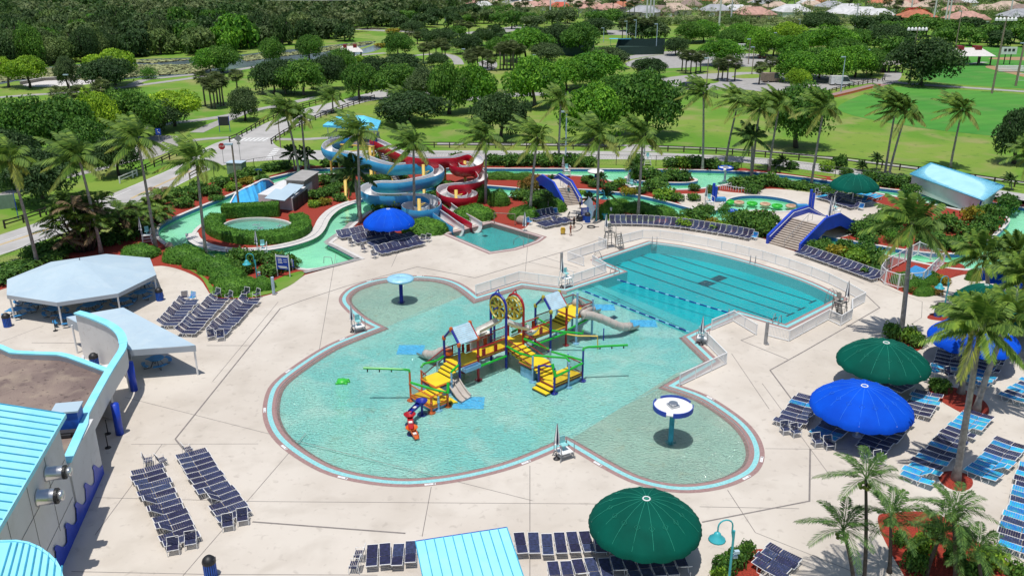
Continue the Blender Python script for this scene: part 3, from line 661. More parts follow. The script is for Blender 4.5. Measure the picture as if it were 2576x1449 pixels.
# tall block with rising cyan roof
wa=Vector((-28.45,47.95,0)); wd=Vector((2.1,-11.0,0)).normalized(); nout=Vector((-wd.y,wd.x,0)); 
if nout.x<0: nout=-nout
tall=MB(); e0=wa; e1=wa+wd*22; lft=-nout*14
P=[(e0.x,e0.y),(e1.x,e1.y),((e1+lft).x,(e1+lft).y),((e0+lft).x,(e0+lft).y)]
zr=8.0; zl=12.2
vs=[(x,y,.03) for x,y in P]+[(P[0][0],P[0][1],zr-.1),(P[1][0],P[1][1],zr-.1),(P[2][0],P[2][1],zl-.1),(P[3][0],P[3][1],zl-.1)]
tall.add(vs,[(0,1,5,4),(1,2,6,5),(2,3,7,6),(3,0,4,7)]); tall.build('tall_wall',M['stucco_aged'],bd,world=True)
rf=MB(); o1=nout*.35-wd*.35; A=e0+o1+Vector((0,0,zr-.1)); B=e1+nout*.35+Vector((0,0,zr-.1)); C=e1+lft+Vector((0,0,zl)); D=e0+lft-wd*.35+Vector((0,0,zl))
rf.solid([A,B,C,D],(0,0,.16)); r_=rf.build('seamed_roof',M['roof_cyan'],bd,world=True)
sm=MB(); up=Vector((0,0,.16)); seams(sm,A+up,B+up,C+up,D+up,30,.06,.06); sm.build('roof_seams',M['roof_seam'],bd,world=True)
gt=MB(); gt.solid([A+Vector((0,0,.17)),B+Vector((0,0,.17)),B+Vector((0,0,-.12)),A+Vector((0,0,-.12))],nout*.1); gt.solid([A+Vector((0,0,.17)),D+Vector((0,0,.17)),D+Vector((0,0,-.12)),A+Vector((0,0,-.12))],-wd*.1); gt.build('roof_trim',M['trim_cyan'],bd,world=True)
wv=MB(); pts=[]
L0=-6.2; 
s=L0; base=[];n=9; prof=[]
for k in range(n):
    for t,h in((0,.75),(.15,.78),(.3,.9),(.45,1.15),(.6,1.5),(.72,1.75),(.84,1.82),(.92,1.74),(.9,1.6),(.86,1.5),(.9,1.25)):
        prof.append((L0+(k+t)*2.25,h-.0))
def wp(sv,z): 
    q=wa+wd*sv+nout*.09; return Vector((q.x,q.y,z))
poly=[wp(L0,.04)]+[wp(a,h) for a,h in prof]+[wp(L0+n*2.25,.04)]
wv.solid(poly,nout*.03); wv.build('wave_mural',M['royal'],bd,world=True)
jt=MB()
for z in(2.3,5.1): jt.solid([wp(.2,z)-nout*.08,wp(20,z)-nout*.08,wp(20,z+.03)-nout*.08,wp(.2,z+.03)-nout*.08],nout*.012)
for sv in(3.2,6.4,9.6,12.8): jt.solid([wp(sv,1.9)-nout*.08,wp(sv+.03,1.9)-nout*.08,wp(sv+.03,7.8)-nout*.08,wp(sv,7.8)-nout*.08],nout*.012)
jt.build('wall_joint',M['joint'],bd,world=True)
def onwall(px,py):
    best=None
    for i in range(0,160):
        for j in range(0,80):
            sv=i*.1;z=j*.1; q=wa+wd*sv+nout*.02; a,b=proj((q.x,q.y,z)); d=(a-px)**2+(b-py)**2
            if best is None or d<best[0]: best=(d,sv,z)
    return best[1],best[2]
for px,py,r in((118,1192,.42),(95,1252,.46)):
    sv,z=onwall(px,py); q=wa+wd*sv; rx=Matrix.Translation((q.x,q.y,z))@nout.to_track_quat('Z','Y').to_matrix().to_4x4()
    f=thing('exhaust_fan','silver drum exhaust fan on the wave painted wall','exhaust fan',(q.x,q.y,z),0,'exhaust fans on the pool house wall')
    b=MB(nout.to_track_quat('Z','Y').to_matrix().to_4x4()); b.lathe([(r*1.15,.0),(r*1.15,.1),(r,.12),(r,.95),(r*.95,1.0)],20); b.build('drum',M['steel'],f,True)
    b=MB(nout.to_track_quat('Z','Y').to_matrix().to_4x4()); b.lathe([(r*1.02,.96),(r*1.02,1.12),(r*.85,1.14)],20); b.build('collar',M['black'],f)
    b=MB(nout.to_track_quat('Z','Y').to_matrix().to_4x4()); b.lathe([(r*.7,1.1),(r*.7,1.35),(r*.55,1.42),(0,1.43)],20); b.build('cap',M['steel'],f,True)
for q,t in(((338,983),(326,920)),((302,1093),(290,1012))):
    p=U(*q); b=MB(); b.lathe([(.30,0.03),(.30,2.72)],16); o=b.build('column',M['royal'],None,True); o.location=(p.x,p.y,0)
    tag(o,'round royal blue column carrying the curved fascia of the pool house','column','columns under the curved fascia',None,'y')
# free standing curved wall with door opening
fw=thing('curved_wall','tall pale curved screen wall with cyan cap and dark doorway','wall',(-36,69,0))
b=MB(); k=len(free); free2=free+[p for p in front[:2]]
dA,dB=int(k*.60),int(k*.80)
wallpath(b,free2[:dA+1],.03,4.45,.4); wallpath(b,free2[dB:],.03,4.45,.4); wallpath(b,free2[dA:dB+1],2.5,4.45,.396); b.build('wall_panel',M['stucco_aged'],fw,world=True)
b=MB(); wallpath(b,free2,4.453,4.62,.7); b.build('cap',M['trim_cyan'],fw,world=True)
b=MB(); wallpath(b,[free2[dA],free2[dB]],.04,2.45,.05); b.build('door',M['dark'],fw,world=True)
# curved awning roof at the lower left corner
aw=thing('curved_awning','rounded cyan seamed metal awning roof on a bay at the lower left corner','awning',tuple(U(60,1440)))
z=8.3; poly=[U(*q,z) for q in((-60,1361),(0,1362),(40,1361),(70,1366),(98,1378),(122,1395),(140,1413),(151,1432),(157,1455),(140,1560),(-60,1560))]
b=MB(); b.solid(poly,(0,0,-.16)); b.build('roof',M['roof_cyan'],aw,world=True)
b=MB(); c=[p.xy for p in poly[:-1]]; wallpath(b,[tuple(p) for p in c],z-.32,z+.06,.12); b.build('edge_trim',M['trim_cyan'],aw,world=True)
b=MB()
for i in range(9):
    p=U(-30+i*22,1560,z);q=U(28+i*16,1366+max(0,(i-2))**2*1.6,z); b.bar((p.x,p.y,z+.03),(q.x,q.y,z+.03),.045,4)
b.build('roof_seams',M['roof_seam'],aw,world=True)
b=MB(); b.prism([tuple(p) for p in offs(ccw([tuple(q.xy) for q in poly]),-.35)],.03,z-.17); b.build('bay_wall',M['stucco_aged'],aw,world=True)
ru=thing('rooftop_unit','blue grey rooftop air unit wedged behind the cyan roof','air unit',tuple(U(178,1075,4.02)))
b=MB(); b.box((0,0,.75),(1.6,1.3,1.5),.2); b.build('cabinet',M['bin_blue'],ru)
b=MB(); b.box((0,0,1.56),(1.8,1.5,.12),.2); b.build('lid',M['canvas_grey'],ru)
b=MB(); b.box((.3,-1.1,.2),(1.9,.5,.3),.2); b.box((-.1,-1.5,.15),(1.6,.2,.2),.2); b.build('duct',M['dark'],ru)
# octagonal pavilion
z=2.75; rim=[U(*q,z) for q in((18,703),(128,659),(267,639),(377,649),(393,691),(297,738),(143,761),(17,742))]
cen=sum(rim,Vector())/8; apex=Vector((cen.x,cen.y,4.6))
pv=thing('octagonal_pavilion','large octagonal picnic pavilion with pale grey canvas roof on white posts','pavilion',(cen.x,cen.y,0))
b=MB(); nseg=6; vs=[]; fs=[]
for i in range(8):
    a=rim[i];c=rim[(i+1)%8]; b.add([a,c,apex],[(0,1,2)])
b.f=[f if (b.v[f[1]]-b.v[f[0]]).cross(b.v[f[2]]-b.v[f[0]]).z>0 else f[::-1] for f in b.f]
b.build('canvas_roof',M['canvas_weathered'],pv,world=True)
b=MB(); lp=[tuple(p.xy) for p in rim]+[tuple(rim[0].xy)]; wallpath(b,lp,z-.42,z,.03); b.build('valance',M['valance_grey'],pv,world=True)
b=MB(); b.bar(apex-Vector((0,0,.02)),apex+Vector((0,0,.25)),.05); b.build('finial',M['grey_metal'],pv,world=True)
for i in range(8):
    p=rim[i].lerp(cen,.03); b=MB(); b.bar((p.x,p.y,.03),(p.x,p.y,z-.05),.09,8); b.build('post',M['white'],pv,world=True)
b=MB()
for i in range(8): p=rim[i].lerp(cen,.03); b.bar((p.x,p.y,z-.1),(apex.x,apex.y,apex.z-.2),.05,5)
b.build('rafters',M['white'],pv,world=True)
# slanted canvas canopy
q4=[U(167,798,3.0),U(310,774,3.3),U(492,869,3.0),U(327,881,3.0)]
cv=thing('canvas_canopy','flat pale grey canvas canopy with deep valance beside the curved wall','canopy',tuple((q4[0]+q4[2])/2*1)[:2]+(0,))
b=MB(); b.solid(q4[::-1],(0,0,.03)); b.build('canvas_roof',M['canvas_weathered'],cv,world=True)
b=MB(); lp=[tuple(p.xy) for p in q4]; 
wallpath(b,[lp[0],lp[3]],2.1,2.98,.03); wallpath(b,[lp[3],lp[2]],2.45,2.98,.03); wallpath(b,[lp[2],lp[1]],2.7,3.0,.03); b.build('valance',M['valance_grey'],cv,world=True)
for p in((195,889),(498,944)):
    g=U(*p); b=MB(); b.bar((g.x,g.y,.03),(g.x,g.y,2.9),.09,8); b.build('post',M['white'],cv,world=True)
for t in(q4[1],):
    b=MB(); b.bar((t.x,t.y,.03),(t.x,t.y,3.2),.09,8); b.build('post',M['white'],cv,world=True)
# kiosk at the bottom edge
kf=3.3;kn=2.7
A=U(1045,1365,kf);B=U(1275,1330,kf);dirv=(B-A).normalized(); away=Vector((-dirv.y,dirv.x,0)); C=B-away*5.2;D=A-away*5.2; C.z=D.z=kn
kk=thing('shade_kiosk','small hut with bright cyan seamed metal roof between lounge chairs','kiosk',((A.x+C.x)/2,(A.y+C.y)/2,0))
b=MB(); b.solid([A,D,C,B],(0,0,.1)); b.build('seamed_roof',M['roof_cyan'],kk,world=True)
b=MB(); u_=Vector((0,0,.1)); seams(b,A+u_,B+u_,C+u_,D+u_,10,.06,.05); b.build('roof_seams',M['roof_seam'],kk,world=True)
b=MB(); b.solid([A+u_*.9,B+u_*.9,B-u_*3,A-u_*3],away*.1); b.build('ridge_fascia',M['sign_blue'],kk,world=True)
b=MB(); m_=[A.lerp(C,.08),B.lerp(D,.08),C.lerp(A,.08),D.lerp(B,.08)]; b.prism([tuple(p.xy) for p in m_],.04,2.62); b.build('wall',M['royal'],kk,world=True)
# right hand building with leaning end wall
zr=2.3; zf=3.6
A=U(2288,440,zr);B=U(2474,508,zr);C=U(2527,470,zf-.6);D=U(2340,412,zf)
rb=thing('cyan_roof_building','white building with long cyan metal shed roof behind the big palm','building',tuple(((A+C)/2).xy)+(0,))
b=MB(); b.solid([A,B,C,D],(0,0,.14)); b.build('metal_roof',M['roof_pale_cyan'],rb,world=True)
b=MB(); u_=Vector((0,0,.14)); seams(b,A+u_,D+u_,C+u_,B+u_,26,.05,.09); b.build('roof_seams',M['roof_seam'],rb,world=True)
b=MB(); ce=(A+B+C+D)/4; bq=[A.lerp(ce,.06),B.lerp(ce,.06),C.lerp(ce,.10),D.lerp(ce,.08)]; lo=[Vector((p.x,p.y,0)) for p in bq]; lo[1]=Vector((*U(2455,541).xy,0)); lo[2]=lo[1]+(lo[2]-Vector((bq[1].x,bq[1].y,0)))*.9
b.add([*bq,*lo],[(0,1,5,4),(1,2,6,5),(2,3,7,6),(3,0,4,7)]); b.build('wall',M['stucco_aged'],rb,world=True)
b=MB(); b.bar(bq[1],lo[1],.12,6); b.build('leaning_strut',M['royal'],rb,world=True)
# pump house among the shrubs on the river island
ph=thing('pump_house','weathered grey flat roofed pump house with open metal lids','shed',tuple(U(730,510)))
rq=[U(*q,2.3) for q in((748,468),(762,449),(800,440),(798,458))]
rq=[U(727,462,2.4),U(755,441,2.4),U(800,443,2.4),U(778,470,2.4)]
b=MB(); cc=U(775,490); ex=(U(800,470)-U(745,470)).normalized(); 
def boxq(b,qs,h,z0=0.0): b.prism([tuple(U(*q).xy) for q in qs],z0,h)
bl=MB(); boxq(bl,[(652,520),(738,530),(795,480),(728,476)],1.9); bl.build('low_wall',M['stucco'],ph,world=True)
bl=MB(); boxq(bl,[(724,497),(768,500),(803,476),(765,472)],2.7); bl.build('block_wall',M['wood_grey'],ph,world=True)
bl=MB(); bl.prism([tuple(p) for p in offs(ccw([tuple(U(*q).xy) for q in[(724,497),(768,500),(803,476),(765,472)]]),.2)],2.7,2.85); bl.build('roof_slab',M['pavement'],ph,world=True)
for qs,tl in(([(665,500),(716,506),(745,490),(694,484)],.22),([(700,484),(740,490),(765,475),(728,470)],.15)):
    p=[U(*q,1.95) for q in qs]; p[2].z+=.5;p[3].z+=.5; bl=MB(); bl.solid(p,(0,0,.06)); bl.build('metal_lid',M['canvas_grey'],ph,world=True)
bl=MB(); p=U(742,528); bl.solid([U(740,532)+Vector((0,0,.05)),U(775,505)+Vector((0,0,.05)),U(775,505)+Vector((0,0,1.9)),U(740,532)+Vector((0,0,1.9))],(.1,-.06,0)); bl.build('dark_gate',M['dark'],ph,world=True)
postset(ph,[U(*q)+Vector((.2,-.12,0)) for q in((747,527),(760,517),(770,509))],.05,2.1,'black','gate_post',rnd=True)
# blue wave-shaped backdrop wall by the river
wf=thing('wave_wall','light blue wave topped wall with white crests along the river','wall',tuple(U(640,480)))
cr=[(575,522,.15),(583,504,.8),(591,490,1.25),(600,483,1.2),(608,478,1.5),(616,474,1.75),(624,472,1.55),(632,468,1.7),(638,464,1.95),(646,461,1.75),(654,456,1.85),(660,453,2.1),(668,452,2.0),(676,453,1.8),(688,462,1.1)]
bs=[(575,523),(588,522),(600,521),(612,520),(624,519),(636,518),(645,517),(649,511),(653,505),(658,499),(664,493),(670,487),(677,480),(684,473),(690,467)]
C_=[U(x,y,z) for x,y,z in cr]; B_=[U(x,y,.06) for x,y in bs]; bl=MB()
for i in range(14): bl.quad(B_[i],B_[i+1],C_[i+1],C_[i]); bl.quad(C_[i],C_[i+1],Vector((*C_[i+1].xy,-.2)),Vector((*C_[i].xy,-.2)))
bl.build('wall_panel',M['slide_blue'],wf,world=True)
bl=MB(); bl.tube([p+Vector((0,0,.03)) for p in C_],.13,6); bl.build('white_crest',M['white'],wf,True,True)
# ================================================================ BRIDGES
def bridge(name,label,foot,fwd,width,x1,x2,L,ztop,lipz,nst,side):
    o=thing(name,label,'bridge',foot,math.atan2(fwd[1],fwd[0]),'footbridges over the lazy river')
    zd=ztop-1.0
    for y in(0,width):
        b=MB(); top=[(0,lipz),(x1,ztop),(x2,ztop),(L-.3,lipz*.9),(L,lipz)]
        low=[(L,0),(L-1.2,0),(x2+.3,zd-.75),(x1+.3,zd-.75),(1.6,0),(0,0)]
        b.solid([(x,y-.15,z) for x,z in top+low],(0,.3,0)); b.build('parapet',M['royal'],o)
    b=MB()
    for i in range(nst):
        z0=zd*(i+1)/nst; xa=.3+(x1-.3)*i/nst; b.box(((xa+x1)/2+.05,width/2,z0-zd/nst/2),(x1-xa+.1,width-.34,zd/nst-.02))
    b.build('steps',M['step_tan'],o)
    b=MB()
    for i in range(nst):
        z0=zd*(i+1)/nst; xa=.3+(x1-.3)*i/nst; b.box((xa-.006,width/2,z0-zd/nst/2-.02),(.02,width-.36,zd/nst-.07))
    b.build('risers',M['wood_tan'],o)
    b=MB(); b.box(((x1+x2)/2+.1,width/2,zd-.1),(x2-x1+.1,width-.32,.2)); b.solid([(x2+.15,.16,zd),(L-.2,.16,.1),(L-.2,.16,-.1),(x2+.15,.16,zd-.2)],(0,width-.32,0)); b.build('deck_slab',M['deck'],o)
    b=MB(); r=[(.2,width*side,.9),(x1,width*side,zd+.95),(x1+1.0,width*side,zd+.95),(x1+1.0,width*side,zd)]
    b.tube(r,.03,5)
    for t in(.02,.35,.7,.98): x=.2+(x1-.2)*t; b.bar((x,width*side,zd*max(0,(x-.3)/(x1-.3))),(x,width*side,.9+(zd+.05)*t),.025,5)
    b.build('handrail',M['grey_metal'],o)
    b=MB()
    for y in(.2,width-.2): b.tube([(.2,y,.95),(x1+.05,y,ztop-.25),(x2,y,ztop-.25),(L-.4,y,.9)],.035,5)
    b.build('side_rails',M['white_metal'],o)
    return o
p=U(2010,636); bridge('footbridge','wide royal blue footbridge with beige steps facing the lap pool',(p.x,p.y,.03),(.76,.65),4.75,5.3,8.9,14.3,3.5,1.15,13,.5)
p=U(1463,516); bridge('footbridge','narrow royal blue footbridge with beige steps near the spiral slides',(p.x,p.y,.03),(-.31,.95),2.95,4.1,9.3,13.4,2.75,1.0,11,.5)
# ================================================================ FENCES
def railing(pts,label,h=1.15,gate=False):
    c=P2(pts); o=thing('pool_fence',label,'fence',(*c[0],.035),0,'white railings round the lap pool')
    b=MB(); pb_=MB()
    for i in range(len(c)-1):
        a=Vector((*c[i],.04));e=Vector((*c[i+1],.04)); L=(e-a).length; n=max(2,int(L/.14)); d=(e-a)/L; rz=math.atan2(d.y,d.x)
        for z in(.1,h): b.box(((a+e)/2+Vector((0,0,z)))[:],(L,.075,.075),rz)
        for k in range(1,n): q=a+d*(L*k/n); pb_.box((q.x,q.y,.04+h/2),(.036,.036,h-.15),rz)
    b.build('rails',M['white_metal'],o,world=True); pb_.build('balusters',M['white_metal'],o,world=True)
    P=[]
    for i in range(len(c)-1):
        a=Vector(c[i]);e=Vector(c[i+1]); n=max(1,round((e-a).length/2.4))
        for k in range(n+(i==len(c)-2)): P.append(a.lerp(e,k/n))
    postset(o,P,.085,h+.06,'white_metal',z=.035)
railing([(1197,743),(1306,708),(1405,722)],'white railing along the pink rim behind the twin wheel tower')
railing([(1432,719),(1524,687),(1490,666)],'short white railing ending at the lap pool steps')
railing([(1428,657),(1468,671)],'white gate panel standing open by the grey shower post')
railing([(1428,657),(1525,626),(1506,619)],'white railing leading to the wooden lifeguard tower')
railing([(1551,617),(1616,601),(1660,602),(1717,610),(1780,622),(1850,638),(1917,655),(1984,676),(2040,696),(2084,714),(2130,737),(2174,762),(2140,780)],'long curving white railing behind the far edge of the lap pool')
railing([(1930,846),(1984,860),(2083,806),(2114,821),(2141,804),(2141,780)],'white railing boxed round the lifeguard stand at the right corner')
railing([(1902,844),(1844,809),(1789,832)],'white railing with gate beside the right grey shower post')
railing([(1764,853),(1826,917),(1709,972)],'white railing at the angled corner by the splash pool')
def railfence(pts,label,wood='wood_dark',sp=3.0,h=1.1,world=True):
    c=W2(pts,0,1,False); o=thing('rail_fence',label,'fence',(*c[0],0),0,'wooden rail fences along the park road')
    b=MB();ps=MB(); acc=0; P=[]
    for i in range(len(c)-1):
        a=Vector(c[i]);e=Vector(c[i+1]);L=(e-a).length; t=acc
        while t<L: P.append(a.lerp(e,t/L)); t+=sp
        acc=t-L
    P.append(Vector(c[-1]))
    for i in range(len(P)-1):
        a,e=P[i],P[i+1]; rz=math.atan2(e.y-a.y,e.x-a.x); m=(a+e)/2
        for z in(.5,.95): b.box((m.x,m.y,z*h),((e-a).length,.07,.16),rz)
    b.build('rails',M[wood],o,world=True); postset(o,P,.19,h+.05,wood)
railfence([(1015,372),(1110,372),(1300,374),(1480,376),(1558,378)],'dark wooden rail fence along the straight road, left of the path junction')
railfence([(1640,380),(1770,385),(1880,392),(2000,403),(2112,411)],'dark wooden rail fence along the road, right of the path junction')
railfence([(2130,412),(2250,427),(2400,448),(2600,478)],'dark wooden rail fence running to the right edge past the cyan roof')
railfence([(683,363),(727,333),(800,300),(858,277),(942,250)],'dark wooden rail fence on the near side of the diagonal road')
railfence([(578,358),(600,350),(693,293),(800,262),(858,245)],'dark wooden rail fence by the crosswalk and blue notice board')
railfence([(13,575),(65,559),(117,541)],'short dark rail fence beside the road at the left edge')
railfence([(345,440),(390,420),(460,385)],'short dark rail fence under the trees left of the stop sign')
railfence([(302,462),(345,443)],'pale wooden barrier with small sign beside the road','white',4)
railfence([(478,452),(520,428)],'short pale rail fence near the tall lamp by the stop sign','wood_tan',4)
railfence([(858,72),(960,77),(1050,80)],'far brown rail fence behind the lake','wood_tan',4)
railfence([(1110,128),(1170,138),(1250,182)],'rail fence winding past the cabbage palms in the middle distance','wood_dark',3)
railfence([(2092,233),(2160,215),(2225,203)],'dark rail fence beside the white van parking bay')
railfence([(1720,232),(1780,238),(1805,248)],'dark rail fence at the edge of the parking area behind a palm')
railfence([(1060,232),(1250,236),(1420,232),(1550,232)],'dark rail fence behind the bright green trees')
def chainlink(pts,label,h=1.8,sp=4.0):
    c=P2(pts); o=thing('chain_link_fence',label,'fence',(*c[0],0),0,'black chain link fence round the water park')
    b=MB();ms=MB();P=[]
    for i in range(len(c)-1):
        a=Vector((*c[i],0));e=Vector((*c[i+1],0));L=(e-a).length;n=max(1,round(L/sp))
        b.bar(a+Vector((0,0,h)),e+Vector((0,0,h)),.03,4)
        P+=[a.lerp(e,k/n) for k in range(n+(i==len(c)-2))]
        m=int(L/.5)
        for k in range(m): 
            q=a.lerp(e,k/m);q2=a.lerp(e,min(1,(k+2)/m)); ms.bar(q,q2+Vector((0,0,h)),.006,3); ms.bar(q2,q+Vector((0,0,h)),.006,3)
    b.build('top_rail',M['dark'],o,world=True); postset(o,P,.05,h,'black',rnd=True); ms.build('wire_mesh',M['dark'],o,world=True)
chainlink([(1010,410),(1250,411),(1500,415),(1700,418),(1800,420),(1930,427)],'black chain link fence in front of the straight road, middle stretch')
chainlink([(1930,427),(2100,447),(2300,471),(2500,497)],'black chain link fence in front of the straight road, right stretch')
chainlink([(-30,700),(58,660),(176,601),(250,575)],'black chain link fence by the palms at the left edge')
chainlink([(480,486),(540,452),(640,425),(735,412)],'black chain link fence behind the shrubs near the utility box')
chainlink([(520,658),(572,652),(640,652)],'black chain link fence behind the rounded hedge',1.3)
# white picket fence beside the tube pool, white screen enclosure
pk=thing('picket_fence','low white scalloped picket fence beside the tube pool','fence',tuple(U(1830,480)))
b=MB(); c=W2([(1812,478),(1826,478),(1850,483),(1880,487),(1905,486)],0,1,False)
for i in range(len(c)-1):
    a=Vector((*c[i],.05));e=Vector((*c[i+1],.05));n=max(2,int((e-a).length/.45))
    for k in range(n): q=a.lerp(e,k/n); b.bar(q,q+Vector((0,0,.8+.15*math.sin(k*1.5))),.045,5)
    b.bar(a+Vector((0,0,.7)),e+Vector((0,0,.7)),.04,5)
b.build('pickets',M['white'],pk,world=True)
en=thing('screen_enclosure','white framed fence pen around a pump cover beside the clipped hedge','fence',tuple(U(2290,700)))
c=P2([(2213,705),(2223,689),(2308,643),(2372,668),(2340,700),(2318,722),(2258,728),(2225,717)])
b=MB();P=[]
for i in range(len(c)):
    a=Vector((*c[i],.1));e=Vector((*c[(i+1)%len(c)],.1));L=(e-a).length;n=max(1,round(L/1.8))
    P+=[a.lerp(e,k/n) for k in range(n)]
    d=(e-a).normalized(); rz=math.atan2(d.y,d.x); 
    for z in(.15,1.65): b.box(((a+e)/2+Vector((0,0,z)))[:],(L,.06,.08),rz)
    m=int(L/.2)
    for k in range(1,m): q=a.lerp(e,k/m); b.box((q.x,q.y,.95),(.022,.022,1.45),rz)
b.build('rails',M['white_metal'],en,world=True); postset(en,P,.13,1.8,'white',z=.05)
cvb=thing('pump_cover','flat slatted blue cover inside the white framed pen','cover',tuple(U(2295,688)))
b=MB(); q=[U(*k,.75) for k in((2258,697),(2302,669),(2350,686),(2325,704),(2312,714))]; b.solid(q,(0,0,.08)); b.build('blue_lid',M['table_blue'],cvb,world=True)
b=MB(); b.prism([tuple(p) for p in offs(ccw([tuple(k.xy) for k in q]),-.15)],.05,.745); b.build('base_box',M['stucco'],cvb,world=True)
b=MB()
for t in(.12,.25,.38,.5,.62,.75,.88): a=q[0].lerp(q[4],t);e=q[1].lerp(q[2],t); b.bar(a+Vector((0,0,.085)),e+Vector((0,0,.085)),.025,4)
b.build('slats',M['slide_blue'],cvb,world=True)
# ================================================================ WATER SLIDES
def catmull(P,m=5):
    P=[Vector(p) for p in P]; out=[]
    for i in range(len(P)-1):
        p0=P[max(0,i-1)];p1=P[i];p2=P[i+1];p3=P[min(len(P)-1,i+2)]
        for k in range(m):
            t=k/m; out.append(.5*((2*p1)+(p2-p0)*t+(2*p0-5*p1+4*p2-p3)*t*t+(3*p1-p0-3*p2+p3)*t**3))
    out.append(P[-1]); return out
def trough(path,r,a0,a1,n,off=0.0,dy=1.0):
    b=MB(); vs=[];fs=[];k=len(path)
    for i,p in enumerate(path):
        t=path[min(i+1,k-1)]-path[max(i-1,0)]; t.z*=.7; t.normalize(); x=t.cross(Vector((0,0,1))).normalized(); y=x.cross(t)
        for j in range(n+1):
            a=a0+(a1-a0)*j/n; vs.append(p+(x*math.cos(a)+y*math.sin(a)*dy)*(r+off))
    w=n+1
    for i in range(k-1):
        for j in range(n): fs.append((i*w+j,i*w+j+1,(i+1)*w+j+1,(i+1)*w+j))
    b.add(vs,fs); return b,vs,w
def slide(label,zpts,colr,r=.86):
    P=[U(773+.26068*a,292+.26068*b,z) for a,b,z in zpts]; path=catmull(P,5)
    o=thing('water_slide',label,'water slide',(P[len(P)//2].x,P[len(P)//2].y,0))
    a0,a1=PI-.42,2*PI+.42
    b,vs,w=trough(path,r,a0,a1,12,.05,1.45); b.build('outer_shell',M[colr],o,True,True)
    b2,v2,w=trough(path,r,a0,a1,12,0.0,1.3); b2.f=[f[::-1] for f in b2.f]; b2.build('inner_chute',M['slide_white'],o,True,True)
    k=len(path); lp=MB()
    for e in(0,w-1): lp.tube([v2[i*w+e]+Vector((0,0,.01)) for i in range(k)],.05,5)
    lp.build('rim_trim',M['slide_white'],o,True,True)
    fl=MB()
    for i in range(3,k-2,6): fl.tube([vs[i*w+j] for j in range(w)],.035,4)
    fl.build('joint_flanges',M[colr],o,False,True)
    return o
slide('blue spiral body slide with white chute descending to the square plunge pool',[(430,235,6.0),(330,240,5.9),(230,270,5.7),(190,320,5.5),(240,360,5.25),(380,385,5.0),(540,415,4.6),(680,465,4.2),(820,497,3.9),(960,490,3.7),(1100,485,3.5),(1225,505,3.3),(1270,555,3.1),(1200,605,2.9),(1050,640,2.7),(880,668,2.5),(710,668,2.35),(590,695,2.2),(565,740,2.1),(640,785,1.95),(800,795,1.8),(980,790,1.65),(1150,800,1.5),(1235,850,1.4),(1205,910,1.3),(1090,935,1.2),(985,915,1.1),(975,880,1.0),(1060,868,.95),(1180,910,.85),(1290,980,.68),(1400,1060,.5),(1460,1098,.42)],'slide_blue')
slide('red spiral body slide with white chute beside the blue one',[(640,245,6.0),(760,300,5.6),(850,350,5.2),(960,400,4.85),(1080,428,4.55),(1250,432,4.3),(1400,425,4.1),(1500,398,4.0),(1590,398,3.9),(1650,430,3.8),(1640,485,3.65),(1550,515,3.5),(1450,510,3.35),(1420,480,3.2),(1500,470,3.05),(1600,510,2.9),(1670,565,2.7),(1695,615,2.55),(1640,655,2.45),(1530,680,2.3),(1410,688,2.2),(1320,705,2.1),(1300,750,1.95),(1360,795,1.8),(1470,815,1.65),(1570,800,1.5),(1590,765,1.45),(1510,748,1.35),(1400,765,1.25),(1325,805,1.15),(1320,850,1.05),(1390,910,.9),(1480,970,.7),(1570,1020,.52),(1640,1062,.42)],'slide_red',.8)
for a,b0,b1 in((378,812,520),(622,640,305),(812,640,380),(1130,765,470),(1330,665,475),(1525,650,435),(958,755,690),(1085,1000,800),(1440,905,715)):
    p=U(773+.26068*a,292+.26068*b0); h=HT(773+.26068*a,292+.26068*b0,292+.26068*b1)
    b=MB(); o=thing('slide_post','yellow steel post holding up the spiral slides','post',(p.x,p.y,0),0,'yellow slide posts')
    b.lathe([(.45,0),(.45,.08),(.24,.1),(.24,h),(0,h+.02)],12); b.build('pipe',M['post_yellow'],o,True)
    b=MB(); b.bar((0,0,h*.72),(.9,.1,h*.8),.06,5); b.bar((0,0,h*.6),(.9,.1,h*.8),.05,5); b.build('bracket',M['post_yellow'],o)
tw=thing('slide_tower','slide start tower with blue railings and yellow frame','tower',tuple(U(773+.26*450,292+.26*560)))
zt=5.6
pq=[U(773+.26*a,292+.26*b,zt) for a,b in((215,262),(640,290),(700,232),(290,200))]
b=MB(); b.solid(pq,(0,0,-.25)); b.build('platform',M['wood_tan'],tw,world=True)
b=MB(); 
for i in range(4): a=pq[i]-Vector((0,0,.14));e=pq[(i+1)%4]-Vector((0,0,.14)); b.bar(a,e,.16,6)
for p in pq: b.bar((p.x,p.y,0),(p.x,p.y,zt),.2,8)
b.bar((pq[0].x,pq[0].y,zt-2),pq[1]-Vector((0,0,.3)),.09); b.bar((pq[1].x,pq[1].y,zt-2),pq[2]-Vector((0,0,.3)),.09)
b.build('frame',M['post_yellow'],tw,world=True)
b=MB()
for i in range(4):
    a=pq[i];e=pq[(i+1)%4]; n=int((e-a).length/.28)
    for z in(.1,1.35): b.bar(a+Vector((0,0,z)),e+Vector((0,0,z)),.035,5)
    for k in range(n): q=a.lerp(e,k/n); b.bar(q+Vector((0,0,.1)),q+Vector((0,0,1.35)),.022,4)
b.build('railing',M['sign_blue'],tw,world=True)
b=MB(); s0=pq[1].lerp(pq[2],.5); s1=U(773+.26*880,292+.26*650,.3); d=(s1-s0); sd_=Vector((-d.y,d.x,0)).normalized()*.6
mid=s0.lerp(s1,.5)
for k in range(22):
    q=s0.lerp(s1,(k+.5)/22); b.solid([q-sd_-d.normalized()*.12,q+sd_-d.normalized()*.12,q+sd_+d.normalized()*.12,q-sd_+d.normalized()*.12],(0,0,-.05))
b.build('stair_treads',M['grey_metal'],tw,world=True)
b=MB()
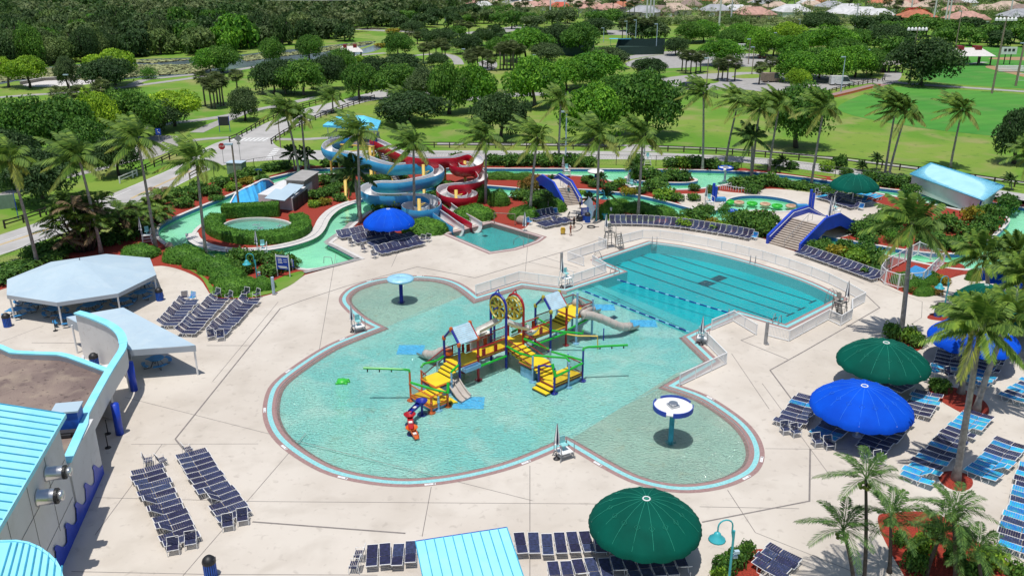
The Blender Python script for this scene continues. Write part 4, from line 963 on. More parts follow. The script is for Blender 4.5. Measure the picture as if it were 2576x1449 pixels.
for s_ in(-1,1): b.bar(s0+sd_*s_-Vector((0,0,.15)),s1+sd_*s_-Vector((0,0,.15)),.1,5)
b.build('stair_stringers',M['post_yellow'],tw,world=True)
b=MB()
for s_ in(-1,1):
    b.bar(s0+sd_*s_+Vector((0,0,1)),s1+sd_*s_+Vector((0,0,1)),.04,5)
    for k in range(12): q=s0.lerp(s1,k/11)+sd_*s_; b.bar(q,q+Vector((0,0,1)),.02,4)
b.build('stair_rails',M['dark'],tw,world=True)
cn=thing('tower_canopy','peaked cyan fabric canopy over the slide tower','canopy',(pq[0].x,pq[0].y,0))
zc=8.1; r=[U(*q,zc) for q in((812,315),(950,324),(958,304),(838,297))]; ce=sum(r,Vector())/4; m0=(r[0]+r[3])/2; m1=(r[1]+r[2])/2; E_=m0.lerp(m1,.28)+Vector((0,0,1.35)); F_=m0.lerp(m1,.72)+Vector((0,0,1.35))
b=MB(); b.add([*r,E_,F_],[(0,1,5,4),(1,2,5),(2,3,4,5),(3,0,4)]); b.build('fabric_roof',M['canopy_cyan'],cn,world=True)
b=MB(); lp=[tuple(p.xy) for p in r]; wallpath(b,lp+[lp[0]],zc-.35,zc,.02); b.build('valance',M['canopy_cyan'],cn,world=True)
for p in r: q=p.lerp(ce,.15); b=MB(); b.bar((q.x,q.y,zt-.05),(q.x,q.y,zc+.1),.07,6); b.build('post',M['white'],cn,world=True)
# ================================================================ WATER PLAY STRUCTURE
o0=U(1273.6,924); ax=Vector((.743,.669,0)); ANG=math.atan2(ax.y,ax.x)
ps=thing('water_play_tower','multicoloured water play structure with yellow decks, two roofs and twin wheels','play structure',(o0.x,o0.y,-.16),ANG)
def part(n,b,m,sm=False): return b.build(n,M[m],ps,sm)
ZD=2.0
def deckbox(a0,a1,b0,b1,z,nm='deck',t=.18):
    b=MB(); b.box(((a0+a1)/2,(b0+b1)/2,z-t/2),(a1-a0,b1-b0,t)); return part(nm,b,'play_yellow')
def fasc(a0,a1,b0,b1,z,m='play_orange'):
    b=MB()
    for p,q in(((a0,b0),(a1,b0)),((a0,b1),(a1,b1)),((a0,b0),(a0,b1)),((a1,b0),(a1,b1))): b.bar((*p,z-.12),(*q,z-.12),.06,4)
    part('deck_frame',b,m)
for a0,a1,b0,b1,z in((-5.4,-3.3,0,2.1,ZD),(-3.3,0,.1,1.7,ZD),(0,2.1,0,2.1,ZD),(2.1,5.6,.1,1.7,ZD),(5.6,7.7,0,2.1,ZD),(8.7,10.9,-.4,2.3,2.75),(-8.3,-6.5,-.4,1.7,1.25),(-10.0,-8.3,-2.0,.9,.5),(0,2.1,-3.5,-1.7,1.4),(-.1,3.4,-6.3,-4.4,.7)):
    deckbox(a0,a1,b0,b1,z); fasc(a0,a1,b0,b1,z,'play_orange' if a0<-6 else 'rail_maroon')
def steps(p0,p1,w,n,m='play_yellow'):   # p0 high, p1 low, w half width vector
    p0,p1,w=Vector(p0),Vector(p1),Vector(w); b=MB(); k=MB(); d=(p1-p0); dh=Vector((d.x,d.y,0))/n
    for i in range(n):
        z=p0.z+(p1.z-p0.z)*(i+1)/(n+1); c=p0+dh*(i+.5); b.solid([Vector((*(c-dh*.56-w).xy,z)),Vector((*(c+dh*.56-w).xy,z)),Vector((*(c+dh*.56+w).xy,z)),Vector((*(c-dh*.56+w).xy,z))],(0,0,-.09))
        k.solid([Vector((*(c+dh*.5-w).xy,z-.09)),Vector((*(c+dh*.5+w).xy,z-.09)),Vector((*(c+dh*.5+w).xy,z-.22)),Vector((*(c+dh*.5-w).xy,z-.22))],dh*.12)
    part('steps',b,m); part('risers',k,'rubber_black')
steps((-5.4,.9,ZD),(-6.5,.9,1.25),(0,.9,0),3); steps((-8.0,-.4,1.25),(-8.9,-.4,.5),(0,.9,0),3)
steps((-8.3,-1.0,.5+.0),(-7.4,-1.4,.0),(0,.75,0),2); steps((8.7,1.0,2.75),(7.7,1.0,2.0),(0,.9,0),3)
steps((1.05,0,ZD),(1.05,-1.7,1.4),(.95,0,0),3); steps((1.05,-3.5,1.4),(1.05,-4.4,.7),(.95,0,0),3); steps((-.1,-5.4,.7),(-1.0,-5.4,0),(0,.85,0),2)
for a0,a1,b0,b1,h in((-8.3,-6.6,-.3,1.6,.85),(0.1,2.0,-3.4,-1.8,.95),(0,3.3,-6.2,-4.5,.37),(-9.9,-8.4,-1.9,.8,.32)): b=MB(); b.box(((a0+a1)/2,(b0+b1)/2,h/2),(a1-a0,b1-b0,h-.02)); part('skirt_panel',b,'play_sky')
def post(a,bb,h,m,r=.11): 
    b=MB(); b.lathe([(.34,0),(.34,.06),(r*1.6,.08),(r,.14),(r,h*.55),(r*1.35,h*.55+.02),(r*1.35,h*.55+.14),(r,h*.55+.16),(r,h)],10,(a,bb,0)); part('post',b,m,False)
for a in(-5.4,):
    post(a,0,4.05,'play_blue');post(a,2.1,4.05,'play_blue')
post(-3.3,0,4.05,'play_red');post(-3.3,2.1,4.05,'play_red')
post(5.6,0,4.1,'play_blue');post(5.6,2.1,4.1,'play_blue');post(7.7,0,4.1,'play_red');post(7.7,2.1,4.1,'play_red')
for a,b_ in((8.7,-.4),(10.9,-.4),(10.9,2.3),(8.7,2.3)): post(a,b_,(5.3 if a<9 else 4.1) if b_<0 else 3.9,'play_sky')
for a,b_,h,m in((-10,-2,1.5,'play_orange'),(-10,.9,2.7,'play_orange'),(-8.3,-2,1.5,'play_orange'),(-8.3,1.6,2.0,'play_orange'),(-9.3,-2.05,1.3,'play_sky'),(-6.5,1.7,2.3,'play_sky'),(-6.7,-.5,2.0,'play_sky'),(-.1,-6.3,2.4,'play_blue'),(3.4,-6.3,3.0,'play_blue'),(1.6,-6.35,2.4,'play_sky'),(-.1,-4.4,2.0,'play_blue'),(2.15,-3.5,2.5,'play_sky'),(0,-3.5,2.5,'play_sky'),(3.5,-4.4,2.0,'play_sky')): post(a,b_,h,m,.09)
def roof(a0,a1,h,caps,near):
    za=h;zb=h+1.15; bm=1.05
    for a in(a0,a1):
        m='play_blue' if a==a0 else 'play_red'
        b=MB(); b.bar((a,0,za),(a,bm,zb),.1,8); b.bar((a,2.1,za),(a,bm,zb),.1,8); part('roof_beam',b,m)
    for a in(a0,a1):
        for y,z in((0,za),(2.1,za),(bm,zb)): b=MB(); b.lathe([(0,-.2),(.16,-.2),(.18,0),(.13,.15),(0,.18)],8,(a,y,z)); part('roof_joint',b,caps)
    b=MB(); b.solid([(a0+.1,-.05,za-.02),(a1-.1,-.05,za-.02),(a1-.1,bm,zb),(a0+.1,bm,zb)],(0,-.05,.08)); part('roof_panel',b,'roof_panel'); b=MB(); b.solid([(a0+.1,2.15,za-.02),(a0+.1,bm,zb),(a1-.1,bm,zb),(a1-.1,2.15,za-.02)],(0,.05,.08)); part('roof_panel',b,'roof_panel')
    b=MB()
    for k in range(9):
        t=(k+.5)/9; b.bar((a0+.1,-.09+t*(bm+.04),za+.08+t*(zb-za)),(a1-.1,-.09+t*(bm+.04),za+.08+t*(zb-za)),.03,4)
    part('roof_ribs',b,'white')
roof(-5.4,-3.3,4.05,'play_orange',1); roof(5.6,7.7,4.1,'gold',1)
def rail(p,q,z0,z1,h=1.0,m='rail_maroon'):
    a=Vector((*p,z0));e=Vector((*q,z1)); b=MB()
    b.bar(a+Vector((0,0,h)),e+Vector((0,0,h)),.055,5); part('top_rail',b,m); b=MB(); b.bar(a+Vector((0,0,.12)),e+Vector((0,0,.12)),.05,5); part('bottom_rail',b,m)
    b=MB(); n=int((e-a).length/.14)
    for k in range(1,n): g=a.lerp(e,k/n); b.bar(g+Vector((0,0,.12)),g+Vector((0,0,h)),.02,3)
    part('balusters',b,'rail_dark' if m!='play_orange' else m)
for p,q,z0,z1,m in(((-3.3,.1),(0,.1),ZD,ZD,'play_red'),((-3.3,1.7),(0,1.7),ZD,ZD,'play_red'),((-5.4,2.1),(-3.3,2.1),ZD,ZD,'rail_maroon'),((2.1,.1),(5.6,.1),ZD,ZD,'play_red'),((2.1,1.7),(5.6,1.7),ZD,ZD,'play_red'),((5.6,2.1),(7.7,2.1),ZD,ZD,'rail_maroon'),((8.7,-.4),(10.9,-.4),2.75,2.75,'rail_maroon'),((8.7,2.3),(10.9,2.3),2.75,2.75,'rail_maroon'),((10.9,-.4),(10.9,2.3),2.75,2.75,'rail_maroon'),((0,2.1),(2.1,2.1),ZD,ZD,'play_red'),
  ((-8.3,1.7),(-5.4,2.1),1.25,ZD,'rail_maroon'),((-10,-2),(-8.3,-2),.5,.5,'play_orange'),((-10,-2),(-10,.9),.5,.5,'play_orange'),((-8.3,.9),(-8.3,1.7),.8,1.0,'rail_maroon'),((0,0),(0,-3.5),ZD,1.4,'rail_maroon'),((2.1,0),(2.1,-3.5),ZD,1.4,'rail_maroon'),((-.1,-6.3),(3.4,-6.3),.7,.7,'rail_maroon'),((3.4,-6.3),(3.4,-4.4),.7,.7,'rail_maroon'),((-.1,-4.4),(-.1,-5.0),.7,.7,'rail_maroon')): rail(p,q,z0,z1,1.0,m)
for a,y,z in((-2.6,.06,ZD),(-1.2,.06,ZD),(-3.0,1.74,ZD),(-1.0,1.74,ZD),(3.0,.06,ZD),(4.4,.06,ZD),(3.2,1.74,ZD),(5.0,1.74,ZD),(9.8,-.44,2.6)): b=MB(); b.box((a,y,z+.45),(.38,.06,.7)); part('rail_panel',b,'play_red')
# green pipes
def gp(pts,m='play_green',r=.1,nm='water_pipe'): b=MB(); b.tube(pts,r,8); part(nm,b,m)
gp([(-3.2,-.1,1.35),(-.1,-.1,1.35)]); gp([(2.2,-.1,1.35),(7.6,-.1,1.35)]); gp([(5.6,-.15,2.2),(7.8,-2.1,1.9),(7.8,-2.1,2.2)])
gp([(7.8,-.2,1.7),(10.8,-.5,2.3)]); gp([(-5.5,0,2.2),(-6.7,-.5,2.1)]); gp([(-5.5,2.1,2.3),(-6.5,1.75,2.3),(-8.0,1.7,2.5),(-8.25,1.65,2.3)])
gp([(-10,.9,2.65),(-10.0,.95,2.85),(-10.4,1.2,2.95),(-12.9,3.4,3.1)]); gp([(-10,.8,1.75),(-9.2,-1.2,1.6),(-8.6,-2.2,1.5)]); gp([(-8.5,-2.3,1.4),(-8.2,-2.0,2.2)],r=.13)
gp([(0,0,2.3),(0,-1.8,2.2),(0,-3.4,2.45)]); gp([(0.1,-3.5,2.55),(1.8,-5.8,2.6),(1.7,-6.3,2.45)]); gp([(2.1,0,2.4),(2.15,-3.3,2.45)]); gp([(2.2,-3.6,2.3),(3.4,-6.2,2.0)]); gp([(0,-6.35,1.6),(3.3,-6.35,1.8)]); gp([(-.15,-6.5,1.7),(-.1,-6.0,2.7)],r=.14)
gp([(3.4,-6.3,2.95),(3.45,-6.25,3.15),(3.8,-6.5,3.25),(6.6,-8.6,3.3)]); gp([(-.1,-4.45,1.9),(-.1,-5.0,2.2),(.2,-5.6,2.2)],'play_blue',.08); gp([(-.2,-4.5,.3),(-.25,-4.5,2.0)],'play_blue',.1)
gp([(7.7,-.1,1.2),(8.0,-1.2,1.3),(9.3,-2.6,1.35),(9.35,-2.65,.1)],'post_yellow',.08); gp([(9.9,2.2,1.2),(10.2,3.2,1.2),(10.2,3.2,.1)],'post_yellow',.07)
gp([(-2.4,3.1,2.6),(.2,2.6,2.8)]); gp([(1.7,3.6,0),(1.7,3.6,3.1)],'play_blue',.11); gp([(1.7,3.6,3.1),(1.75,3.65,3.8),(1.95,3.75,5.4)],r=.13); gp([(2.4,1.9,2.3),(4.6,2.3,2.4)]); gp([(5.6,2.2,2.9),(5.7,.3,2.6)],r=.08)
for z,dx in((4.2,-.5),(4.6,.5),(5.0,-.5)): b=MB(); b.bar((1.85,3.7,z),(1.85+dx,3.7,z),.03,4); b.box((1.85+dx,3.7,z),(.12,.12,.2)); part('nozzle',b,'black')
for t in(.3,.6,.9):
    for q in((-10.4-2.5*t,1.2+2.2*t,2.85),(3.8+2.8*t,-6.5-2.1*t,3.12)): b=MB(); b.box(q,(.08,.08,.25)); part('nozzle',b,'black')
# twin arches with tipping wheels
for a,y,m in((0.0,0.0,'play_blue'),(2.1,0.0,'play_red')):
    hh=7.05 if m=='play_blue' else 6.5
    pts=[(a,0,0.1),(a,0,hh-1.1)]+[(a,1.05-1.05*math.cos(t),hh-1.1+1.05*math.sin(t)) for t in[i*PI/8 for i in range(1,8)]]+[(a,2.1,hh-1.1),(a,2.1,.1)]
    b=MB(); b.tube(pts,.12,8); part('arch',b,m)
    b=MB(); b.tube([(a,1.5,hh-.1),(a+.5,1.6,hh+.1),(a+.6,1.6,hh-.4)],.06,6); part('arch_spout',b,m)
    w=MB(); cx=(a+.0,1.05,hh-1.35); r=1.02; off=.28 if m=='play_blue' else -.05
    for dx in(-.16,.16): w.tube([(cx[0]+dx+off-.2,cx[1]+r*math.cos(t),cx[2]+r*math.sin(t)) for t in[i*2*PI/20 for i in range(20)]],.09,6,True)
    for k in range(7):
        t=k*2*PI/7; w.solid([(cx[0]+off-.36,cx[1]+.12*math.cos(t+1.57),cx[2]+.12*math.sin(t+1.57)),(cx[0]+off-.36,cx[1]+.12*math.cos(t-1.57),cx[2]+.12*math.sin(t-1.57)),(cx[0]+off-.36,cx[1]+r*math.cos(t-.07),cx[2]+r*math.sin(t-.07)),(cx[0]+off-.36,cx[1]+r*math.cos(t+.07),cx[2]+r*math.sin(t+.07))],(.32,0,0))
    for k in range(14):
        t=k*2*PI/14; w.box((cx[0]+off-.2,cx[1]+r*math.cos(t),cx[2]+r*math.sin(t)),(.36,.2,.05),0,t)
    part('tipping_wheel',w,'gold')
    b=MB(); b.bar((cx[0]-.5,1.05,cx[2]),(cx[0]+.5,1.05,cx[2]),.07,6); part('wheel_axle',b,m); b=MB(); b.bar((a,0,cx[2]),(a,1.05,cx[2]),.05,5); part('wheel_arm',b,m)
def cup(pts,w=.35,m='cream'):
    P=catmull([Vector(p) for p in pts],4); b,_,_=trough(P,w,PI-.1,2*PI+.1,6,.03); b2,_,_=trough(P,w,PI-.1,2*PI+.1,6,0); b2.f=[f[::-1] for f in b2.f]; b.add([tuple(v) for v in b2.v],b2.f); part('splash_trough',b,m,True)
cup([(-1.9,1.7,3.9),(-.6,1.5,4.2),(.6,1.6,4.35)]); cup([(1.0,.9,4.2),(1.7,.4,3.8),(2.6,-.3,3.5)]); cup([(2.4,.1,3.0),(3.1,.0,2.9),(3.8,.3,3.0)],.4)
b=MB(); b.box((-1.3,2.35,ZD+.35),(1.9,.25,1.5)); part('play_panel',b,'cream'); b=MB(); b.box((-.2,2.5,ZD+.2),(.9,.25,1.2)); part('play_panel',b,'cream')
b=MB(); b.lathe([(.5,0),(.62,.12),(.5,.16),(.45,.05)],12,(-1.7,2.35,ZD+1.1)); part('panel_basin',b,'cream',True); b=MB(); b.lathe([(.35,0),(.45,.12),(.35,.16),(.3,.05)],12,(-.3,2.5,ZD+.8)); part('panel_basin',b,'cream',True)
b=MB(); b.box((-4.35,-.35,1.55),(1.75,.5,.06)); b.box((-4.35,-.58,1.7),(1.75,.05,.36)); b.box((-4.35,-.12,1.7),(1.75,.05,.36)); b.box((-5.2,-.35,1.7),(.05,.5,.36)); b.box((-3.5,-.35,1.7),(.05,.5,.36)); part('water_bin',b,'play_sky')
b=MB(); b.box((-4.4,2.2,ZD+.5),(.1,.1,1.0)); b.lathe([(.42,0),(.46,.05),(.46,.3)],14,(-4.9,2.2,ZD+.3)); part('slide_mouth',b,'play_orange')
# tube slides
def tube_slide(pts,label_part,r=.42):
    P=catmull([Vector(p) for p in pts],4); b=MB(); b.tube(P[:-3],r,12); 
    part('tube_slide',b,'beige',True)
    b=MB()
    for i in range(2,len(P)-4,3):
        t=(P[i+1]-P[i-1]).normalized()*.05; b.tube([P[i]-t,P[i]+t],r*1.1,12)
    part('tube_ribs',b,'beige')
    b2,_,_=trough(P[-5:],r,PI-.1,2*PI+.1,8,.03); b3,_,_=trough(P[-5:],r,PI-.1,2*PI+.1,8,0); b3.f=[f[::-1] for f in b3.f]; b2.add([tuple(v) for v in b3.v],b3.f); part('exit_chute',b2,'beige',True)
def loc(px,py,z): 
    p=U(px,py,z)-Vector((o0.x,o0.y,0)); return (p.x*ax.x+p.y*ax.y,-p.x*ax.y+p.y*ax.x,z+.16)
Z5=lambda a,b:(901.6+.3*a,704.1+.3*b)
tube_slide([(10.8,-.1,3.1),loc(*Z5(1880,285),2.75),loc(*Z5(1960,300),2.4),loc(*Z5(2050,330),1.9),loc(*Z5(2130,365),1.35),loc(*Z5(2200,392),.85),loc(*Z5(2260,392),.5),loc(*Z5(2330,372),.3)],'')
tube_slide([(10.8,1.7,3.1),(11.8,2.4,2.6),loc(*Z5(1870,215),1.9),loc(*Z5(1910,240),1.0),loc(*Z5(1950,250),.5),loc(*Z5(2010,235),.3)],'')
tube_slide([(-4.9,2.2,2.2),loc(*Z5(740,590),1.7),loc(*Z5(690,605),1.25),loc(*Z5(630,630),.8),loc(*Z5(580,625),.45),loc(*Z5(520,600),.28)],'')
b=MB(); q=loc(*Z5(2055,495),0); b.bar((q[0],q[1],0),(q[0],q[1],1.3),.06); part('slide_support',b,'play_blue')
# double chute
b=MB(); A=Vector(loc(*Z5(735,850),.8));B=Vector(loc(*Z5(830,810),.8));C=Vector(loc(*Z5(945,965),.12));D=Vector(loc(*Z5(860,1015),.12)); 
prof=[(0,1.0),(.25,.62),(.5,.3),(.75,.06),(1,0)]
ls=[];
for t,k in prof: 
    a=A.lerp(D,t);e=B.lerp(C,t); a.z=e.z=.16+(A.z-.16)*k; ls.append((a,e))
for i in range(4):
    a,e=ls[i];a2,e2=ls[i+1]; b.solid([a,e,e2,a2],(0,0,-.06))
    for t0 in(0,.5,1): p_=a.lerp(e,t0);q_=a2.lerp(e2,t0); b.bar(p_+Vector((0,0,.12)),q_+Vector((0,0,.12)),.07,6)
part('double_chute',b,'beige')
def pad(cx,cy,sx,sy,rz):
    p=U(cx,cy,-.14); b=MB(); b.box((0,0,0),(sx,sy,.03),0); o=b.build('splash_mat',M['pad_blue']); o.location=(p.x,p.y,-.14); o.rotation_euler=(0,0,rz); tag(o,'bright blue foam mat in the water at a slide exit','splash mat','splash mats under the slide exits')
pad(*Z5(2392,365),2.6,1.8,ANG-.75); pad(*Z5(2055,230),2.4,1.7,ANG-.75); pad(*Z5(925,1030),2.6,2.1,ANG-.75); pad(*Z5(440,585),2.5,2.1,ANG-.75)
# cascade of three funnel troughs
def funnel(px,py,h,tx,ty,m,word):
    p=U(px,py,h-.1); q=U(tx,ty,h-.35); o=thing('trough_dish',f'{word} funnel dish with trough on a pedestal in front of the play tower','water toy',(p.x,p.y,-.16),math.atan2(q.y-p.y,q.x-p.x),'three cascading trough dishes')
    L=(q-p).length; b=MB(); b.lathe([(.1,h-.3),(.3,h-.15),(.48,h+.1),(.5,h+.14),(.42,h+.1),(.1,h-.1),(0,h-.12)],14); b.build('dish',M[m],o,True)
    b=MB(); b.solid([(.25,-.2,h-.05),(L,-.16,h-.3),(L,.16,h-.3),(.25,.2,h-.05)],(0,0,-.06)); b.solid([(.25,-.2,h-.08),(L,-.16,h-.33),(L,-.16,h-.12),(.25,-.2,h+.12)],(0,-.04,0)); b.solid([(.25,.2,h-.08),(L,.16,h-.33),(L,.16,h-.12),(.25,.2,h+.12)],(0,.04,0)); b.build('trough',M[m],o)
    b=MB(); b.box((L*.55,0,h-.13),(.3,.3,.08)); b.build('gate_flap',M['cream'],o)
    b=MB(); b.lathe([(.42,0),(.42,.05),(.1,.07),(.1,h-.3)],12); b.build('pedestal',M['play_blue'],o)
funnel(*Z5(530,1015),1.2,*Z5(432,1105),'play_blue','blue'); funnel(*Z5(430,1130),.85,*Z5(442,1235),'play_red','red'); funnel(*Z5(447,1240),.5,*Z5(490,1318),'play_orange','orange')
# mushrooms
def mushroom(px,py,h,r,label,cap,pole,dish=False):
    p=U(px,py); o=thing('water_mushroom',label,'water feature',(p.x,p.y,-.2))
    b=MB(); b.lathe([(.42,.02),(.42,.1),(.2,.14),(.2,h)],14); b.build('pole',M[pole],o,True)
    if dish:
        b=MB(); b.lathe([(.3,h-.1),(r,h),(r,h+.08),(.2,h+.1),(.2,h+.25),(0,h+.25)],28); b.build('dish',M['white'],o)
        b=MB()
        for a0 in range(3):
            A=[a0*2*PI/3+.35+i*(2*PI/3-.35)/10 for i in range(11)]; vs=[];fs=[]
            for t in A: vs+=[((r+.01)*math.cos(t),(r+.01)*math.sin(t),h-.12),((r+.01)*math.cos(t),(r+.01)*math.sin(t),h+.26),((r-.06)*math.cos(t),(r-.06)*math.sin(t),h+.26),((r-.06)*math.cos(t),(r-.06)*math.sin(t),h-.12)]
            for i in range(10):
                for k in range(4): fs.append((i*4+k,(i+1)*4+k,(i+1)*4+(k+1)%4,i*4+(k+1)%4))
            fs+=[(0,1,2,3),(43,42,41,40)]; b.add(vs,fs)
        b.build('rim',M[cap],o)
        b=MB(); b.box((0,0,h+.2),(.75,.75,.1),.4); b.lathe([(.3,h+.2),(.35,h+.4),(0,h+.45)],12); b.build('hub',M['steel'],o)
    else:
        b=MB(); b.lathe([(.25,h-.05),(r*.98,h-.12),(r,h),(r*.98,h+.1),(r*.6,h+.22),(.12,h+.3),(.1,h+.24),(0,h+.24)],30); b.build('cap',M[cap],o,True)
mushroom(1010,757,2.75,1.45,'pale blue mushroom shower with navy pole in the left round bay','lightblue','play_blue')
mushroom(1687,1108,3.1,1.52,'white dish shower with split navy rim in the right round bay','sign_blue','teal_paint',True)
mushroom(1498,462,2.2,1.35,'white mushroom shower with blue pole in the lazy river','white','royal')
mushroom(1823,454,2.2,1.25,'blue rimmed dish shower on white pole in the lazy river','canvas_blue','white',True)
# ================================================================ LOUNGE CHAIRS
S=1.13
def lounge(kind,strap,up):      # head towards +y, origin under the middle
    w=.295*S; L=.98*S; h=.36*S; bx=.18*S
    o=thing('chaise_lounge','',  'chaise lounge',(0,0,-60))
    ang=math.radians(up); hd=Vector((0,bx,h)); bl=L-bx; tip=hd+Vector((0,bl*math.cos(ang),bl*math.sin(ang)))
    b=MB()
    for s_ in(-w,w):
        b.tube([(s_,-L,h),(s_,bx,h)],.023,5); b.tube([(s_,bx,h),(s_,tip.y,tip.z)],.023,5)
        b.tube([(s_,-L*.72,h),(s_*1.06,-L*.62,0.02),(s_*1.06,-L*.25,.02),(s_,-L*.12,h)],.023,5)
        b.tube([(s_,bx*.4,h),(s_*1.06,bx*1.2,.02),(s_*1.06,L*.6,.02),(s_,L*.62,h*.9)],.023,5)
    b.tube([(-w,-L,h),(w,-L,h)],.026,5); b.tube([(-w,tip.y,tip.z),(w,tip.y,tip.z)],.026,5)
    b.build('frame',M['white_metal'],o)
    def straps(p,q,n,nm):
        b=MB(); p,q=Vector(p),Vector(q); d=(q-p)/n; nn=Vector((0,-d.z,d.y)).normalized()
        for i in range(n):
            a=p+d*(i+.05);e=p+d*(i+.92); b.solid([(-w,a.y,a.z),(w,a.y,a.z),(w,e.y,e.z),(-w,e.y,e.z)],nn*.02)
        ob=b.build(nm,M[strap],o); return ob
    straps((0,-L+.04,h+.012),(0,bx-.03,h+.012),9,'seat'); q=straps(hd+Vector((0,.02,.012)),tip+Vector((0,-.02,.0)),6,'backrest')
    return Proto(o)
LN={('n',0):lounge('n','navy_strap',6),('n',1):lounge('n','navy_strap',38),('n',2):lounge('n','navy_strap',62),('b',0):lounge('b','blue_strap',6),('b',1):lounge('b','blue_strap',38)}
def armchair(strap):
    o=thing('patio_armchair','','patio chair',(0,0,-60)); w=.31*S
    b=MB()
    for s_ in(-w,w): b.tube([(s_,-.3,0.02),(s_,-.28,.62),(s_,.26,.64),(s_,.34,.02)],.023,5); b.tube([(s_,.2,.42),(s_,.36,1.0)],.023,5)
    b.tube([(-w,.36,1.0),(w,.36,1.0)],.023,5); b.tube([(-w,-.28,.42),(w,-.28,.42)],.023,5); b.build('frame',M['white_metal'],o)
    b=MB()
    for i in range(5): b.box((0,-.24+i*.11,.43),(2*w,.085,.02))
    b.build('seat',M[strap],o); b=MB()
    for i in range(6): b.box((0,.22+i*.026,.5+i*.09),(2*w,.02,.07))
    b.build('backrest',M[strap],o)
    return Proto(o)
AC={'n':armchair('navy_strap'),'b':armchair('blue_strap')}
def row(p0,p1,n,side,where,col='n',up=0,order='x',noun='chaise lounge',g=None,skew=0.0,seq=None):
    a=U(*p0);e=U(*p1); d=(e-a); rz=math.atan2(d.y,d.x)+(0 if side>0 else PI)+skew
    for i in range(n):
        t=i/max(1,n-1); q=a.lerp(e,t); k=(seq[i%len(seq)] if seq else col); c='navy' if k=='n' else 'blue'
        j=Vector((-math.sin(rz),math.cos(rz),0))*R.uniform(-.13,.13)
        LN[(k,(up if R.random()<.85 else 1) if (k,up) in LN else 1)].put((q.x+j.x,q.y+j.y,.04),rz+R.uniform(-.06,.06),f'{c} {noun} {where}',g or 'chaise lounges on the pool deck',order)
row((473,768),(424,826),9,-1,'in the row nearest the octagonal pavilion',order='y',up=1)
row((549,763),(470,846),12,-1,'in the middle row beside the canvas canopy',order='y',up=1)
row((629,764),(544,848),13,-1,'in the row furthest right of the canvas canopy',order='y',up=1)
row((372,1195),(456,1372),14,-1,'in the left row beside the wave painted wall',order='y',up=0)
row((482,1155),(592,1308),13,-1,'in the right row beside the wave painted wall',order='y',up=0)
row((858,601),(958,583),10,1,'in the far row under the blue slide umbrella',up=1)
row((897,613),(990,594),9,1,'in the second row under the blue slide umbrella',up=1)
row((938,624),(1040,599),10,1,'in the third row under the blue slide umbrella',up=0)
row((955,641),(1056,616),11,1,'in the nearest row under the blue slide umbrella',up=1)
row((1341,557),(1393,545),6,1,'by the mulch bed behind the plunge pool',up=2)
row((1364,573),(1428,560),8,1,'in front row behind the plunge pool',up=0)
c_=[(1540,565),(1585,565),(1640,567),(1690,571),(1745,578),(1800,587),(1845,594),(1885,602)]
def curve_row(pts,n,where,up,side=1):
    c=W2(pts,0,1,False); c=[Vector(p) for p in c]; ls=[0]
    for i in range(1,len(c)): ls.append(ls[-1]+(c[i]-c[i-1]).length)
    for k in range(n):
        s_=ls[-1]*k/(n-1); i=max(j for j in range(len(ls)-1) if ls[j]<=s_+1e-6); t=(s_-ls[i])/(ls[i+1]-ls[i]); q=c[i].lerp(c[i+1],t); d=c[i+1]-c[i]
        LN[('n',up)].put((q.x,q.y,.04),math.atan2(d.y,d.x)+(0 if side>0 else PI)+R.uniform(-.05,.05),f'navy chaise lounge {where}','chaise lounges on the pool deck','x')
curve_row(c_,26,'in the long row beyond the lap pool railing',2)
curve_row([(2016,640),(2080,662),(2140,683),(2203,706)],16,'in the row below the wide footbridge',1)
row((937,1412),(1034,1405),4,-1,'left of the cyan roofed kiosk')
row((1310,1383),(1640,1372),11,-1,'in the row between kiosk and near green umbrella')
row((1395,1456),(1715,1434),11,-1,'in the bottom row below the near green umbrella')
W='nnnnn'
row((2036,1012),(1983,1076),8,1,'left of the nearest blue umbrella',order='y',seq='nnbnnnnn')
row((2126,1058),(2072,1108),7,1,'under the left half of the nearest blue umbrella',order='y',seq='nnnnnbb')
row((2262,1068),(2188,1142),9,1,'under the right half of the nearest blue umbrella',order='y',seq='nbnnnnnnn')
row((2332,1002),(2306,1050),6,1,'right of the nearest blue umbrella',order='y',seq='nbbnnn',noun='lounger')
row((2456,1053),(2300,1215),17,1,'in the long diagonal row by the leaning palm',order='y',seq='nbbbbnnnnbnnbnbbb')
row((2540,1128),(2466,1206),9,1,'in the row right of the leaning palm',order='y',seq='nbnnbbbbb')
row((2600,975),(2546,1012),6,1,'at the right edge above the shadow',order='y',seq='bnb')
row((2605,1190),(2552,1392),16,1,'in the right edge row by the date palms',order='y',seq='bnbnnbbnbb')
row((2398,884),(2374,936),7,1,'under the left side of the far blue umbrella',order='y',seq='nnnnnnb')
row((2500,905),(2454,974),9,1,'under the right side of the far blue umbrella',order='y',seq='nnnnnbbbb')
row((2240,985),(2262,972),3,1,'between the green and nearest blue umbrellas',order='y')
row((2525,845),(2555,812),4,1,'beyond the far blue umbrella at the right edge',order='y',seq='bnb')
row((1972,1408),(1932,1445),4,-1,'on the red mulch beside the lower turquoise lamp',order='y')
row((2066,501),(2150,527),12,1,'in the near row under the small green umbrella',up=0,seq='bnnnnnnnnnnn')
row((2085,490),(2180,515),10,1,'in the middle row under the small green umbrella',up=0,seq='bnnnnnnnbb')
row((2120,484),(2205,503),8,1,'in the far row under the small green umbrella',up=0,seq='nnnnbbbb')
